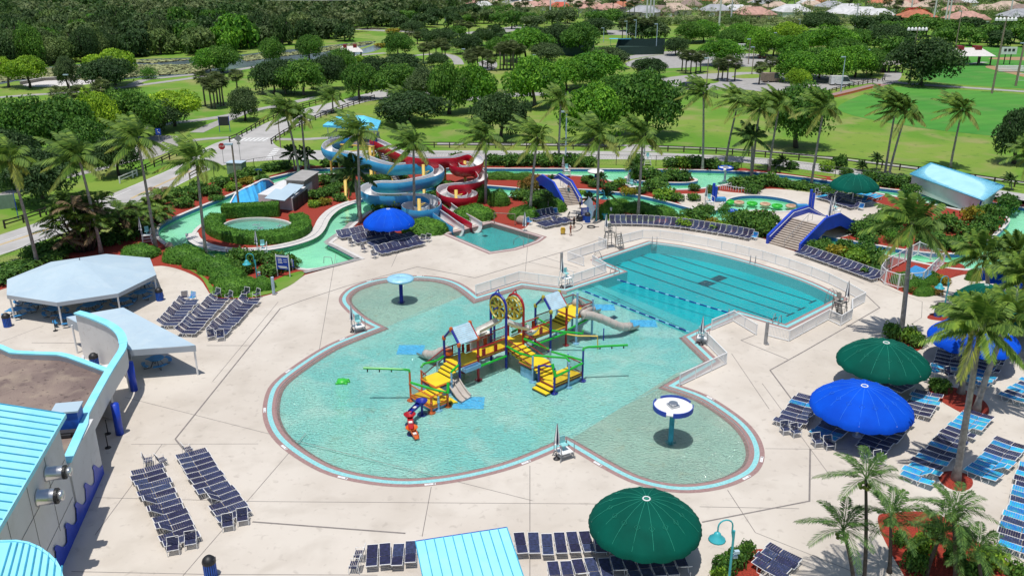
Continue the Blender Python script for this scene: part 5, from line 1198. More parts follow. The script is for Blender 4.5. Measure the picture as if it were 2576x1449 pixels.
for q,rz,k,lb in(((466,757),.3,'n','patio chair at the far end of the row by the octagonal pavilion'),((484,758),-.4,'b','blue patio chair at the far end of the row by the octagonal pavilion'),((546,749),-.5,'n','patio chair at the far end of the middle row by the canopy'),((577,756),-.7,'n','right hand patio chair at the far end of the middle row by the canopy'),((619,747),-.4,'n','patio chair at the far end of the right row by the canopy'),((646,750),-.7,'n','right hand patio chair at the far end of the right row by the canopy'),
  ((532,855),.4,'n','patio chair at the near end of the right row by the canopy'),((556,857),.3,'n','right hand patio chair at the near end of the right row by the canopy'),((374,1170),2.0,'n','patio chair at the far end of the left row by the wave wall'),((408,1170),2.3,'n','right hand patio chair at the far end of the left row by the wave wall'),((474,1143),2.2,'n','patio chair at the far end of the right row by the wave wall'),((438,1392),.3,'n','patio chair at the near end of the left row by the wave wall'),((482,1377),.3,'n','right hand patio chair at the near end of the left row by the wave wall'),((575,1332),.3,'n','patio chair at the near end of the right row by the wave wall'),((612,1318),.3,'n','right hand patio chair at the near end of the right row by the wave wall'),
  ((917,635),1.0,'n','patio chair left of the third row under the slide umbrella'),((943,650),1.0,'n','patio chair left of the nearest row under the slide umbrella'),((1062,611),-.5,'n','patio chair right of the nearest row under the slide umbrella'),((1076,609),-.5,'n','outer patio chair right of the nearest row under the slide umbrella'),((1034,588),-.3,'n','patio chair right of the third row by the round hedge'),((886,620),1.0,'n','patio chair left of the second row under the slide umbrella'),
  ((1332,566),.9,'b','blue patio chair left of the lounges behind the plunge pool'),((1397,542),.2,'b','blue patio chair right of the lounges behind the plunge pool'),((1897,604),-.7,'b','blue patio chair at the right end of the long row beyond the railing'),((905,1408),-1.6,'n','patio chair turned sideways left of the kiosk row'),((893,1436),-1.6,'n','patio chair turned sideways at the bottom left of the kiosk row'),
  ((1975,1092),.2,'n','patio chair at the near end left of the blue umbrella'),((2000,1098),.3,'n','right hand patio chair at the near end left of the blue umbrella'),((2055,1123),.2,'n','patio chair in the shade under the blue umbrella'),((2084,1130),.2,'n','right hand patio chair in the shade under the blue umbrella'),((2180,1160),.3,'n','patio chair at the near end right of the blue umbrella'),((2210,1168),.3,'n','outer patio chair at the near end right of the blue umbrella'),((2352,945),.3,'b','blue patio chair in the shade of the far blue umbrella'),((2385,952),.3,'n','navy patio chair in the shade of the far blue umbrella'),
  ((2057,492),.5,'n','navy patio chair left of the small green umbrella'),((2072,489),.2,'n','second navy patio chair left of the small green umbrella'),((2165,530),-.6,'b','blue patio chair right of the rows by the small green umbrella'),((2157,522),-.6,'n','navy patio chair right of the rows by the small green umbrella')):
    p=U(*q); AC[k].put((p.x,p.y,.04),rz,lb if lb[:2] in('bl','na') else lb,'patio chairs at the ends of the lounge rows')
# ================================================================ BIG UMBRELLAS
def bigumb(col,stitch):
    o=thing('shade_umbrella','','umbrella',(0,0,-60)); n=16; r=3.25; ns=6
    b=MB(); vs=[];fs=[]; k=96
    prof=[(.0,4.35),(.15,4.32),(.35,4.16),(.55,3.86),(.72,3.50),(.85,3.12),(.93,2.82),(.97,2.58),(.975,2.36)]
    def rad(t,f,i):
        ph=(t*n/(2*PI))%1; s_=abs(math.sin(PI*ph)); return r*f*(1+ .008*s_*(i>5))
    for i,(f,z) in enumerate(prof):
        for j in range(k):
            t=2*PI*j/k; ph=(t*n/(2*PI))%1; s_=abs(math.sin(PI*ph)); q=rad(t,f,i)
            wr=.02*math.sin(j*2.7+i*1.3)*(i>4)
            vs.append((q*math.cos(t)*(1+wr*.5),q*math.sin(t)*(1+wr*.5),z+(-.03*s_*f if 1<i<7 else 0)+(-.10*s_ if i==8 else 0)+wr))
    for i in range(len(prof)-1):
        for j in range(k): fs.append((i*k+j,(i+1)*k+j,(i+1)*k+(j+1)%k,i*k+(j+1)%k))
    b.add(vs,fs); b.build('canopy',M[col],o,True)
    b=MB()
    for g in range(n):
        t=2*PI*g/n; b.tube([(r*f*math.cos(t),r*f*math.sin(t),z+.012) for f,z in prof[:7]],.011,4)
    for g in range(n):
        t=2*PI*g/n; f=.62;z=3.74
        pts=[]
        for du,dv in((.16,0),(0,.16),(-.16,0),(0,-.16)):
            rr=r*f+du; tt=t+dv/rr; zz=z-du*.62+.02; pts.append((rr*math.cos(tt),rr*math.sin(tt),zz))
        b.tube(pts,.011,4,True)
    b.build('seams',M[stitch],o)
    b=MB(); b.tube([(.2*math.cos(t),.2*math.sin(t),4.36) for t in[i*PI/8 for i in range(16)]],.04,5,True); b.build('top_ring',M['white_metal'],o)
    b=MB(); b.lathe([(.3,0),(.3,.04),(.09,.06),(.09,4.3)],10); b.build('pole',M['white_metal'],o)
    b=MB()
    for g in range(8): t=2*PI*g/8; b.bar((0,0,3.0),(r*.94*math.cos(t),r*.94*math.sin(t),2.72),.03,4)
    b.build('struts',M['white_metal'],o)
    return Proto(o)
UG=bigumb('canvas_green','stitch_green');UB=bigumb('canvas_blue','stitch_blue')
for q,w,pr,lb in(((1623,1306),284,UG,'largest dark green dome umbrella, in front of the right round bay'),((2223,902),224,UG,'dark green dome umbrella standing close behind a blue one'),((2168,1014),249,UB,'nearest royal blue dome umbrella, in front of a green one'),((2450,845),213,UB,'royal blue dome umbrella behind the triple palms'),((978,554),129,UB,'small royal blue dome umbrella beside the spiral slides'),((2150,463),119,UG,'small green dome umbrella far off by the cyan roofed building'),((2475,752),144,UG,'green dome umbrella half hidden behind palm crowns'),((2535,692),120,UB,'blue dome umbrella hidden by palm fronds near the river'),((2625,795),190,UG,'dark green dome umbrella cut by the right edge')):
    p=U(q[0],q[1],2.9); sc_=(w/2)/upm(q[0],q[1],2.9)/3.2; pr.put((p.x,p.y,.04),R.uniform(0,6),lb,'large dome umbrellas',None,(sc_,sc_,1.0))
# ================================================================ LIFEGUARD PERCHES WITH FURLED UMBRELLAS
def furled(b1,b2,x,y,z0,z1,r=.26):
    n=8
    for i in range(n):
        bb=(b1,b2)[i%2]; t0=2*PI*i/n;t1=2*PI*(i+1)/n; tm_=(t0+t1)/2
        f=lambda t,rr,z:(x+rr*math.cos(t),y+rr*math.sin(t),z)
        m=z0+(z1-z0)*.25
        bb.add([f(t0,.05,z1),f(t1,.05,z1),f(t1,r*.8,m),f(t0,r*.8,m),f(tm_,r*1.1,z0),f(t0,r*.7,z0+.1),f(t1,r*.7,z0+.1)],[(0,3,2,1),(3,5,4,6,2)])
def perch(seat_h,kind):
    o=thing('lifeguard_chair','','lifeguard chair',(0,0,-60)); fm={'wood':'wood_grey','metal':'grey_metal','white':'white'}[kind]
    b=MB()
    for sx in(-.55,.55):
        for sy in(-.5,.5): b.bar((sx*1.15,sy*1.15,0),(sx*.8,sy*.8,seat_h),.05,6)
        b.tube([(sx,-.55,seat_h),(sx,-.55,seat_h+.75),(sx,.5,seat_h+.75),(sx,.5,seat_h)],.035,5)
    for z in(.35,seat_h*.7): b.tube([(-.58,-.5,z),(.58,-.5,z),(.58,.5,z),(-.58,.5,z)],.035,5,True)
    b.build('frame',M[fm],o)
    b=MB(); b.box((0,0,seat_h),(1.05,1.0,.06)); b.build('platform',M['white' if kind!='wood' else 'wood_grey'],o)
    b=MB(); b.box((.05,.1,seat_h+.45),(.5,.5,.06)); b.box((.05,.36,seat_h+.75),(.5,.06,.6)); b.box((.05,.1,seat_h+.22),(.1,.1,.45)); b.build('seat',M['tile_aqua' if kind!='wood' else 'wood_grey'],o)
    if kind=='wood':
        b=MB()
        for k in range(7): z=seat_h*(k+.4)/7; y=-1.55+.95*k/7; b.box((.9,y,z),(.7,.28,.05))
        for s_ in(.55,1.25): b.bar((s_,-1.6,0),(s_,-.6,seat_h),.06,4); b.bar((s_,-.6,0),(s_,-.6,seat_h),.05,4)
        b.build('ladder',M['wood_grey'],o)
    else:
        b=MB(); b.lathe([(.26,0),(.26,.05),(.08,.2),(.05,.4)],12,(-.62,.0,0)); b.build('umbrella_base',M['black'],o)
    b1,b2=MB(),MB(); furled(b1,b2,-.62,0,seat_h+.75,seat_h+2.35); p1=b1.build('furled_canopy',M['white'],o); 
    b2.build('furled_panels',M['navy_strap'],o)
    b=MB(); b.bar((-.62,0,.05),(-.62,0,seat_h+2.45),.03,6); b.build('umbrella_pole',M['grey_metal'],o)
    return Proto(o)
PM=perch(.55,'metal');PW=perch(2.0,'wood');PH=perch(1.1,'white')
for pr,q,rz,lb in((PM,(902,833),.5,'low lifeguard perch with furled umbrella at the left corner of the splash pool'),(PM,(1418,1150),.5,'low lifeguard perch with furled umbrella at the front corner of the splash pool'),(PH,(1424,722),.6,'white lifeguard chair with furled umbrella beside the rear white railing'),(PW,(1533,622),.4,'tall weathered wooden lifeguard tower with ladder and furled umbrella'),(PW,(2108,805),2.2,'weathered lifeguard stand boxed in railing at the right corner'),(PM,(1766,862),1.2,'lifeguard perch with furled umbrella by the angled right railing'),
   (PH,(372,612),.3,'white lifeguard chair with navy furled umbrella on red mulch by a palm'),(PH,(662,648),.2,'white lifeguard chair half hidden in shrubs by the left river channel'),(PH,(1783,526),.2,'white lifeguard chair in a small mulch patch by the tube pool'),(PH,(1588,487),.2,'white lifeguard chair between river channels behind a palm trunk'),(PH,(1628,416),.0,'lifeguard chair with furled umbrella against the road fence'),(PH,(766,420),.2,'lifeguard chair with furled umbrella by the far left river bend'),(PH,(2100,548),.6,'lifeguard chair behind the parapet of the wide footbridge'),(PH,(1425,446),.2,'lifeguard chair with furled umbrella behind the narrow footbridge')):
    p=U(*q); pr.put((p.x,p.y,.04),rz,lb,'lifeguard chairs')
def umb_only(q,lb,h=2.6):
    p=U(*q); o=thing('furled_umbrella',lb,'umbrella',(p.x,p.y,.04),0,'furled navy and white umbrellas'); b1,b2=MB(),MB(); furled(b1,b2,0,0,.7,h,.36); b1.build('furled_canopy',M['white'],o); b2.build('furled_panels',M['navy_strap'],o)
    b=MB(); b.lathe([(.3,0),(.3,.08),(.05,.12)],12); b.bar((0,0,.1),(0,0,h+.15),.03); b.build('pole',M['grey_metal'],o)
umb_only((1320,582),'furled navy and white umbrella at the corner of the plunge pool'); umb_only((2085,556),'furled umbrella at the far side of the wide footbridge',3.4)
# ================================================================ STREET FURNITURE
def lamp(q,top,lb,rz=0,bell=True):
    p=U(*q); h=HT(q[0],q[1],top); o=thing('goose_neck_lamp',lb,'lamp post',(p.x,p.y,.03),rz,'turquoise goose neck lamps')
    b=MB(); b.lathe([(.16,0),(.16,.1),(.075,.12),(.07,h)],10); b.build('pole',M['teal_paint'],o)
    b=MB(); b.tube([(0,0,h-.7),(-.12,0,h-.1)]+[(-.55+.43*math.cos(t),0,h+.35+.42*math.sin(t)) for t in[i*PI/8 for i in range(0,9)]]+[(-.98,0,h-.05)],.045,6); b.build('arm',M['teal_paint'],o)
    b=MB(); b.lathe([(.5,-.42),(.47,-.34),(.27,-.22),(.2,.0),(.08,.12),(0,.13)],14,(-.98,0,h-.1)); b.build('lamp_shade',M['teal_paint'],o,True)
    b=MB(); b.box((.3,0,h-1.5),(.28,.2,.18)); b.box((.28,.12,h-1.9),(.26,.2,.16)); b.bar((0,0,h-1.6),(.25,0,h-1.5),.03,4); b.build('floodlight',M['canvas_grey'],o)
lamp((1829,1500),1335,'turquoise goose neck lamp at the bottom edge by red mulch',.15); lamp((648,713),655,'turquoise goose neck lamp among the rounded hedges',.0); lamp((2371,797),712,'turquoise goose neck lamp by the blue bin on the right',.2); lamp((1500,556),492,'slim turquoise lamp by the shark cutout sign',PI)
for q,t,lb in(((689,741),698,'square grey post on the deck by the rounded hedges'),((1412,679),636,'round grey shower post near the white gate panel'),((1925,866),811,'round grey shower post near the right railing')):
    p=U(*q);h=HT(q[0],q[1],t); o=thing('shower_post',lb,'post',(p.x,p.y,.03)); b=MB(); b.lathe([(.17,0),(.17,h),(0,h+.03)],12); b.build('column',M['canvas_grey' if q[0]<700 else 'grey_metal'],o); b=MB(); b.box((.1,-.12,.06),(.4,.3,.1)); b.bar((0,-.17,h*.6),(0,-.3,h*.6),.03,5); b.build('spout_base',M['grey_metal'],o)
def bin_(q,lb,lid='black'):
    p=U(*q); o=thing('trash_bin',lb,'trash can',(p.x,p.y,.035),R.uniform(0,3),'blue slatted trash bins'); b=MB(); b.lathe([(.32,.05),(.34,.9)],16); b.build('liner',M['black'],o)
    b=MB()
    for k in range(18): t=2*PI*k/18; b.box((.37*math.cos(t),.37*math.sin(t),.5),(.035,.085,.95),t)
    b.tube([(.36*math.cos(t),.36*math.sin(t),.06) for t in[i*PI/8 for i in range(16)]],.035,4,True); b.tube([(.36*math.cos(t),.36*math.sin(t),.97) for t in[i*PI/8 for i in range(16)]],.035,4,True); b.build('slats',M['bin_blue'],o)
    b=MB(); b.lathe([(.41,.98),(.41,1.12),(.36,1.25),(.2,1.42),(0,1.45)],16); b.build('lid',M[lid],o,True)
    b=MB(); b.box((.3,0,1.2),(.16,.34,.16)); b.build('flap',M['dark'],o)
bin_((531,1449),'blue slatted bin with black dome lid at the bottom edge'); bin_((403,756),'blue slatted bin at the right corner of the octagonal pavilion'); bin_((20,822),'blue slatted bin at the left corner of the octagonal pavilion'); bin_((240,925),'blue slatted bin beside the doorway of the curved wall'); bin_((2358,797),'blue slatted bin on red mulch beside a turquoise lamp'); bin_((1478,560),'plain blue bin next to the shark cutout sign')
def table(q,lb):
    p=U(*q); o=thing('picnic_table',lb,'picnic table',(p.x,p.y,.035),R.uniform(0,1.5),'round blue picnic tables'); b=MB(); b.lathe([(0,.80),(.68,.80),(.70,.83),(.68,.86),(0,.86)],16); b.build('tabletop',M['table_blue'],o)
    for k in range(4):
        t=k*PI/2+.4; b=MB(); pts=[]
        for r_ in(1.0,1.32): pts.append([(r_*math.cos(t+a),r_*math.sin(t+a),.5) for a in(-.55,-.28,0,.28,.55)])
        b.solid(pts[0]+pts[1][::-1],(0,0,-.05)); b.build('bench',M['table_blue'],o)
    for k in range(4): b=MB(); t=k*PI/2+.4; b.tube([(.2*math.cos(t),.2*math.sin(t),.8),(.55*math.cos(t),.55*math.sin(t),.05),(1.15*math.cos(t),1.15*math.sin(t),.05),(1.15*math.cos(t),1.15*math.sin(t),.46)],.03,5); b.build('leg',M['dark'],o)
for q,lb in(((396,922),'round blue picnic table alone under the canvas canopy'),((366,730),'round blue picnic table at the right side of the pavilion'),((355,753),'round blue picnic table nearest the right corner of the pavilion'),((310,772),'round blue picnic table by the hanging sign of the pavilion'),((42,797),'round blue picnic table in the sun at the left pavilion corner'),((105,780),'round blue picnic table in shade near the left pavilion post'),((142,795),'round blue picnic table right behind the front pavilion post'),((228,785),'round blue picnic table deep in the middle shade of the pavilion'),((170,815),'round blue picnic table between front post and canopy'),((70,765),'round blue picnic table at the back left of the pavilion'),((265,760),'round blue picnic table at the back right of the pavilion'),((190,755),'round blue picnic table at the very back of the pavilion')): table(q,lb)
# stanchion, signs, shark cutout
def simple(name,lb,cat,q,z=.03,group=None,rz=0): p=U(*q); return thing(name,lb,cat,(p.x,p.y,z),rz,group)
for q,lb in(((140,833),'black stanchion post in front of the octagonal pavilion'),((272,1127),'black stanchion post beneath the curved fascia, nearer one'),((272,1092),'black stanchion post beneath the curved fascia, farther one')):
    o=simple('stanchion',lb,'stanchion',q,.035,'black stanchions'); b=MB(); b.lathe([(.24,0),(.22,.05),(.04,.08),(.04,1.2),(.07,1.22),(0,1.3)],12); b.build('post',M['black'],o); 
    if q[0]<200: b=MB(); b.box((0,0,1.42),(.36,.05,.3),.3); b.build('notice',M['dark'],o)
def board(lb,q,w,h,z0,txt,bg='sign_blue',post='white',rz=0,name='notice_sign',ts=.14,tc='white',posts=(-.5,.5)):
    o=simple(name,lb,'sign',q,0,None,rz); b=MB(); b.box((0,0,z0+h/2),(w,.06,h)); b.build('panel',M[bg],o)
    for s_ in posts: b=MB(); b.box((s_*w*1.06,.03,(z0+h)/2+.05),(.1,.1,z0+h+.1)); b.build('post',M[post],o)
    if txt:                               # lettering too small to read in the photo: strokes only
        b=MB()
        for y,x0,x1,t in txt: b.box(((x0+x1)/2*w,-.036,z0+h*y),((x1-x0)*w,.012,t))
        b.build('lettering_strokes',M[tc],o)
    return o
board('blue rules board with white lettering between white posts by the hedges',(714,696),1.5,1.7,.9,[(.94,-.5,.5,.2),(.76,-.36,-.05,.07),(.66,-.36,.0,.07),(.56,-.36,-.02,.07),(.46,-.36,.02,.07),(.70,.1,.4,.06),(.55,.1,.42,.06),(.2,-.4,.35,.12),(.12,-.3,.4,.1)],rz=-.25)
board('small blue sign low on the mulch by the river end',(736,680),.5,.9,.4,[(.9,-.35,.35,.08),(.68,-.3,.3,.12),(.5,-.36,.36,.05),(.22,-.3,.3,.12)],rz=-.25,posts=(0,),ts=.12)
o=board('dark blue notice board between blue posts beside the diagonal road',(566,332),2.0,1.9,1.3,[],'dark','royal',rz=.2,name='park_board'); 
o=board('grey green notice board on blue posts at the left edge',(22,553),2.3,2.0,1.6,[],'util_green','royal',rz=.5,name='park_board')
o=simple('stop_sign','red octagonal stop sign on a post by the junction','sign',(563,412)); b=MB(); b.lathe([(.62,0),(.62,.04)],8); me=b.build('panel',M['sign_red'],o); me.rotation_euler=(PI/2,PI/8,0); me.location=(0,0,3.1)
l=link('lettering',text_mesh('STOP',.44),o); l.data.materials.append(M['white']); l.rotation_euler=(PI/2,0,0); l.location=(0,-.05,3.1); b=MB(); b.bar((0,.03,0),(0,.03,3.6),.04,5); b.build('post',M['grey_metal'],o)
o=simple('warning_sign','grey back of a diamond road sign by the junction','sign',(605,404)); b=MB(); b.box((0,0,4.0),(1.05,.05,1.05),0,0,PI/4); b.box((0,0,3.1),(.6,.05,.35)); b.build('panel',M['grey_metal'],o); b=MB(); b.bar((0,.04,0),(0,.04,4.6),.045,5); b.build('post',M['grey_metal'],o)
o=simple('parking_sign','small blue disabled parking sign under the trees','sign',(404,375)); b=MB(); b.box((0,0,3.3),(1.0,.05,1.2)); b.build('panel',M['sign_blue'],o); b=MB(); b.tube([(-.1,-.04,3.5),(-.08,-.04,3.2),(.15,-.04,3.2),(.25,-.04,3.0)],.05,4); b.lathe([(.0,-.1),(.1,0),(0,.1)],8,(-.1,-.05,3.65)); b.build('wheelchair_symbol',M['white'],o); b=MB(); b.bar((0,.03,0),(0,.03,3.9),.05,5); b.build('post',M['grey_metal'],o)
o=simple('hanging_sign','small blue sign fixed to the front right pavilion post','sign',(297,772)); b=MB(); b.box((0,-.15,1.9),(1.1,.05,.75)); b.build('panel',M['sign_blue'],o)
b=MB(); b.box((0,-.182,2.1),(.95,.01,.07)); b.box((0,-.182,1.93),(.7,.01,.12)); b.box((.02,-.182,1.73),(.5,.01,.12)); b.box((-.53,-.182,1.9),(.03,.01,.72)); b.box((.53,-.182,1.9),(.03,.01,.72)); b.build('lettering_strokes',M['white'],o)
o=simple('bed_sign','small blue white sign board on a post by the mulch slope','sign',(752/1.0,519)) if False else simple('bed_sign','low blue sign on a white post in the mulch bank','sign',(749-100+1,443)); b=MB(); b.box((0,0,1.0),(1.3,.06,.35)); b.build('panel',M['sign_blue'],o); b=MB(); b.box((0,.05,.5),(.1,.08,1.0)); b.build('post',M['white'],o)
o=simple('animal_cutout_sign','painted shark cutout board with blue information panel near the steps','sign',(1474,556),.03,None,.2)
b=MB(); b.solid([(-.75,0,.0),(.35,0,.0),(.35,0,1.9),(-.75,0,1.9)],(0,.08,0)); b.build('panel',M['sign_blue'],o)
b=MB(); sh=[(.1,0),(.75,0),(1.0,.5),(1.05,1.2),(1.35,1.5),(1.3,2.0),(1.0,2.1),(.95,2.7),(.6,3.2),(.3,3.5),(.2,3.0),(-.1,2.8),(-.35,2.5),(-.2,2.3),(.1,2.2),(.2,1.6),(.05,.8)]; b.solid([(x,.12,z) for x,z in sh],(0,.08,0)); b.build('shark_shape',M['canvas_grey'],o)
b=MB(); b.solid([(.25,.105,.3),(.8,.105,.4),(.85,.105,1.3),(.4,.105,1.6)],(0,.012,0)); b.build('belly_patch',M['lightblue'],o)
b=MB()
for k in range(5): b.box((-.2,-.012,1.65-k*.2),(.75-.1*(k%2),.012,.07))
b.build('text_lines',M['white'],o)
# pool hardware
def ladder(q,rz,lb):
    p=U(*q); o=thing('pool_ladder',lb,'pool ladder',(p.x,p.y,.04),rz,'stainless pool ladders'); b=MB()
    for s_ in(-.3,.3): b.tube([(s_,-.5,-.9),(s_,-.35,.3),(s_,-.1,.85),(s_,.3,.85),(s_,.55,.5),(s_,.6,0)],.035,6)
    b.build('rails',M['grey_metal'],o); b=MB()
    for z in(-.25,-.55,-.8): b.box((0,-.45,z),(.6,.12,.04))
    b.build('treads',M['grey_metal'],o)
for q,rz,lb in(((1646,613),-.2,'pool ladder at the far left corner of the lap pool'),((1893,662),-.35,'pool ladder in the middle of the far curved edge'),((2090,748),-1.3,'pool ladder at the right end of the lap pool'),((1955,812),2.5,'pool ladder at the near right edge of the lap pool'),((1840,798),3.0,'pool ladder next to the gate in the near railing'),((1506,652),1.6,'bent handrail ladder at the left steps of the lap pool'),((1548,690),2.3,'bent handrail ladder at the rope line corner')): ladder(q,rz,lb)
o=simple('grab_rail','bent steel grab rail at the near corner of the plunge pool','handrail',(1310,618)); b=MB(); b.tube([(.35,-.5,0),(.35,-.45,.9),(-.2,.1,1.15),(-.9,.8,.5),(-.95,.85,-.2)],.04,6); b.build('pipe',M['grey_metal'],o)
o=simple('grab_rail','bent steel grab rail at the river end steps','handrail',(824,664)); b=MB(); b.tube([(-.5,.2,0),(-.4,.2,.8),(.5,0,.8),(.65,-.05,0)],.04,6); b.build('pipe',M['grey_metal'],o)
def rope(a,e,lb):
    A=U(*a);E=U(*e); o=thing('float_rope',lb,'float rope',(A.x,A.y,0),0,'float ropes across the lap pool'); b=MB(); c=MB(); n=int((E-A).length/.22)
    for i in range(n):
        q=A.lerp(E,(i+.5)/n); bb=b if (i//2)%3 else c; d=(E-A).normalized()*.085; bb.tube([q-d+Vector((0,0,-.03)),q+d+Vector((0,0,-.03))],.075,6)
    b.build('blue_floats',M['play_blue'],o,world=True); c.build('pale_floats',M['lightblue'],o,world=True)
rope((1553,703),(1862,795),'blue float rope on the lap pool side'); rope((1465,730),(1735,835),'blue float rope on the splash pool side')
# tubes in the small pool
for i,(x,y) in enumerate(((1835,509),(1859,511),(1892,513),(1925,515),(1955,519),(1990,520))):
    p=U(x,y,-.2); m='tube_green' if i%2==0 else 'tube_tan'; o=thing('swim_tube',('bright green' if i%2==0 else 'tan')+' floating tube in the small curved pool','swim tube',(p.x,p.y,-.2),0,'floating tubes'); b=MB(); b.tube([(.62*math.cos(t),.62*math.sin(t),.06) for t in[k*PI/10 for k in range(20)]],.22,8,True); b.build('ring',M[m],o,True); b=MB(); b.lathe([(.45,.0),(.0,.02)],12); b.tube([(-.5,0,.25),(0,.1,.34),(.5,0,.25)],.04,5); b.build('strap',M[m],o)
for q,m,lb in(((1843,537),'canvas_blue','blue swim tube lying by the hedge at the small pool'),((1920,540),'play_red','red swim ring lying on the mulch by the small pool')):
    o=simple('swim_tube',lb,'swim tube',q,.15); b=MB(); b.tube([(.55*math.cos(t),.55*math.sin(t),.2) for t in[k*PI/10 for k in range(20)]],.2,8,True); b.build('ring',M[m],o,True); b=MB(); b.bar((-.5,0,.3),(.5,0,.3),.04); b.build('handle',M['white'],o)
for q,t,lb in(((1793,507),462,'twin royal blue posts left of the tube pool'),((2036,525),478,'twin royal blue posts right of the tube pool')):
    h=HT(q[0],q[1],t); o=simple('blue_column',lb,'post',q); b=MB(); b.lathe([(.22,0),(.22,h),(0,h)],10); b.build('tall_pipe',M['royal'],o); b=MB(); b.lathe([(.2,0),(.2,h*.82),(0,h*.82)],10,(.35,-.25,0)); b.build('short_pipe',M['royal'],o)
    b=MB(); s_=1 if q[0]<1900 else -1; b.box((s_*1.1,-.1,.35),(1.6,1.0,.5)); b.build('start_block',M['table_blue'],o)
o=simple('splash_turtle','bright green turtle shaped bubbler in the splash pool','water toy',(861,957),-.16); b=MB(); b.lathe([(.5,0),(.5,.12),(.3,.26),(0,.3)],12); b.build('shell',M['tube_green'],o,True); b=MB()
for t in(.7,2.3,3.9,5.5,0): b.lathe([(.16,.02),(.14,.12),(0,.16)],8,(.55*math.cos(t),.55*math.sin(t),0))
b.build('flippers',M['tube_green'],o,True)
# hose, washer, bucket, people
o=simple('coiled_hose','coil of black hose lying on the deck','hose',(1487,573),.06); b=MB(); b.tube([((.45+.03*k/9)*math.cos(k*.63),(.45+.03*k/9)*math.sin(k*.63),.04+.002*k) for k in range(38)],.045,5); b.build('coil',M['black'],o); b=MB(); b.tube([(.5,0,.03),(.8,.2,.03),(1.1,.15,.03)],.04,5); b.build('hose_end',M['black'],o)
b=MB(); pts=[U(*q,.06) for q in((1436,560),(1428,545),(1434,532),(1431,545),(1440,557),(1452,563),(1464,566),(1462,575),(1450,582),(1440,582))]; b.tube(catmull(pts,4),.05,5); o=b.build('hose_line',M['dark']); tag(o,'black pressure washer hose trailing round the standing worker','hose')
b=MB(); pts=[U(*q,.06) for q in((1466,563),(1480,563),(1500,560),(1515,553))]; b.tube(catmull(pts,4),.04,5); o=b.build('hose_line',M['dark']); tag(o,'thin hose running past the shark cutout towards the lawn','hose')
o=simple('pressure_washer','black pressure washer cart with tall handle','pressure washer',(1458,557),.04,None,.4); b=MB(); b.tube([(-.3,.3,.2),(-.3,.45,1.3),(.3,.45,1.3),(.3,.3,.2)],.035,5); b.build('handle',M['black'],o); b=MB(); b.box((0,0,.5),(.6,.7,.5)); b.box((0,.05,.85),(.35,.4,.2)); b.build('engine',M['dark'],o)
for s_ in(-.38,.38): b=MB(); b.tube([(s_,.1+.22*math.cos(t),.24+.22*math.sin(t)) for t in[k*PI/6 for k in range(12)]],.06,5,True); b.build('wheel',M['rubber_black'],o)
b=MB(); b.box((0,-.1,.78),(.3,.25,.12)); b.build('tank',M['white'],o)
o=simple('mop_bucket','yellow mop bucket on the deck by the woman in a swimsuit','bucket',(1416,590),.04); b=MB(); b.lathe([(.28,.1),(.36,.72),(.32,.72),(.26,.14)],10); b.build('pail',M['sign_yellow'],o); b=MB(); b.box((0,.15,.78),(.5,.3,.2)); b.build('wringer',M['sign_yellow'],o); b=MB(); b.box((0,0,.06),(.6,.5,.08)); b.build('caster_base',M['dark'],o)
def person(q,z,rz,lb,arms,legs,clothes,skin,h=1.68,hat=None):
    p=U(q[0],q[1],z); o=thing('person',lb,'person',(p.x,p.y,z),rz); k=h/1.7
    J={'pel':(0,0,.92),'bel':(0,0,1.08),'che':(0,0,1.30),'nec':(0,0,1.45),'hd0':(0,-.01,1.56),'hd1':(0,-.02,1.66)}
    rad={'pel':(.15,.115),'bel':(.135,.10),'che':(.155,.11),'nec':(.055,.055),'hd0':(.08,.095),'hd1':(.07,.085)}
    E=[('pel','bel'),('bel','che'),('che','nec'),('nec','hd0'),('hd0','hd1')]
    for s_,sd in((1,'l'),(-1,'r')):
        fx,fy=legs[0 if s_>0 else 1]
        for nm,c,r_ in(('hip',(.09*s_,0,.86),.085),('kne',(.10*s_+fx*.4,fy*.4-.03,.48),.058),('ank',(.10*s_+fx,fy,.09),.036),('toe',(.11*s_+fx,fy-.16,.04),.03)): J[nm+sd]=c; rad[nm+sd]=(r_,r_)
        E+=[('pel','hip'+sd),('hip'+sd,'kne'+sd),('kne'+sd,'ank'+sd),('ank'+sd,'toe'+sd)]
        el,ha=arms[0 if s_>0 else 1]
        J['sho'+sd]=(.19*s_,0,1.38);rad['sho'+sd]=(.055,.055); J['elb'+sd]=el;rad['elb'+sd]=(.04,.04); J['han'+sd]=ha;rad['han'+sd]=(.03,.03)
        d=(Vector(ha)-Vector(el)).normalized(); J['fin'+sd]=tuple(Vector(ha)+d*.12);rad['fin'+sd]=(.026,.018)
        E+=[('che','sho'+sd),('sho'+sd,'elb'+sd),('elb'+sd,'han'+sd),('han'+sd,'fin'+sd)]
    ks=list(J); me=bpy.data.meshes.new('body'); me.from_pydata([tuple(v*k for v in J[a]) for a in ks],[(ks.index(a),ks.index(c)) for a,c in E],[]); me.materials.append(M[skin])
    ob=link('body',me,o); md=ob.modifiers.new('skin','SKIN'); md.use_smooth_shade=True
    for i,a in enumerate(ks): me.skin_vertices[0].data[i].radius=tuple(r_*k for r_ in rad[a])
    me.skin_vertices[0].data[0].use_root=True; ob.modifiers.new('sub','SUBSURF').levels=1
    b=MB(); b.lathe([(.0,.0),(.09,.01),(.098,.07),(.07,.13),(0,.15)],10,(0,.012*k,1.62*k)); b.build('hair' if not hat else 'cap',M[hat or 'hair'],o,True)
    for nm,m,segs in clothes:
        b=MB()
        for a,c,ra,rc in segs: A=Vector(J[a])*k;B=Vector(J[c])*k; b.tube([A,A.lerp(B,.5),B],[ra*k,(ra+rc)/2*k,rc*k],10)
        b.build(nm,M[m],o,True)
    return o
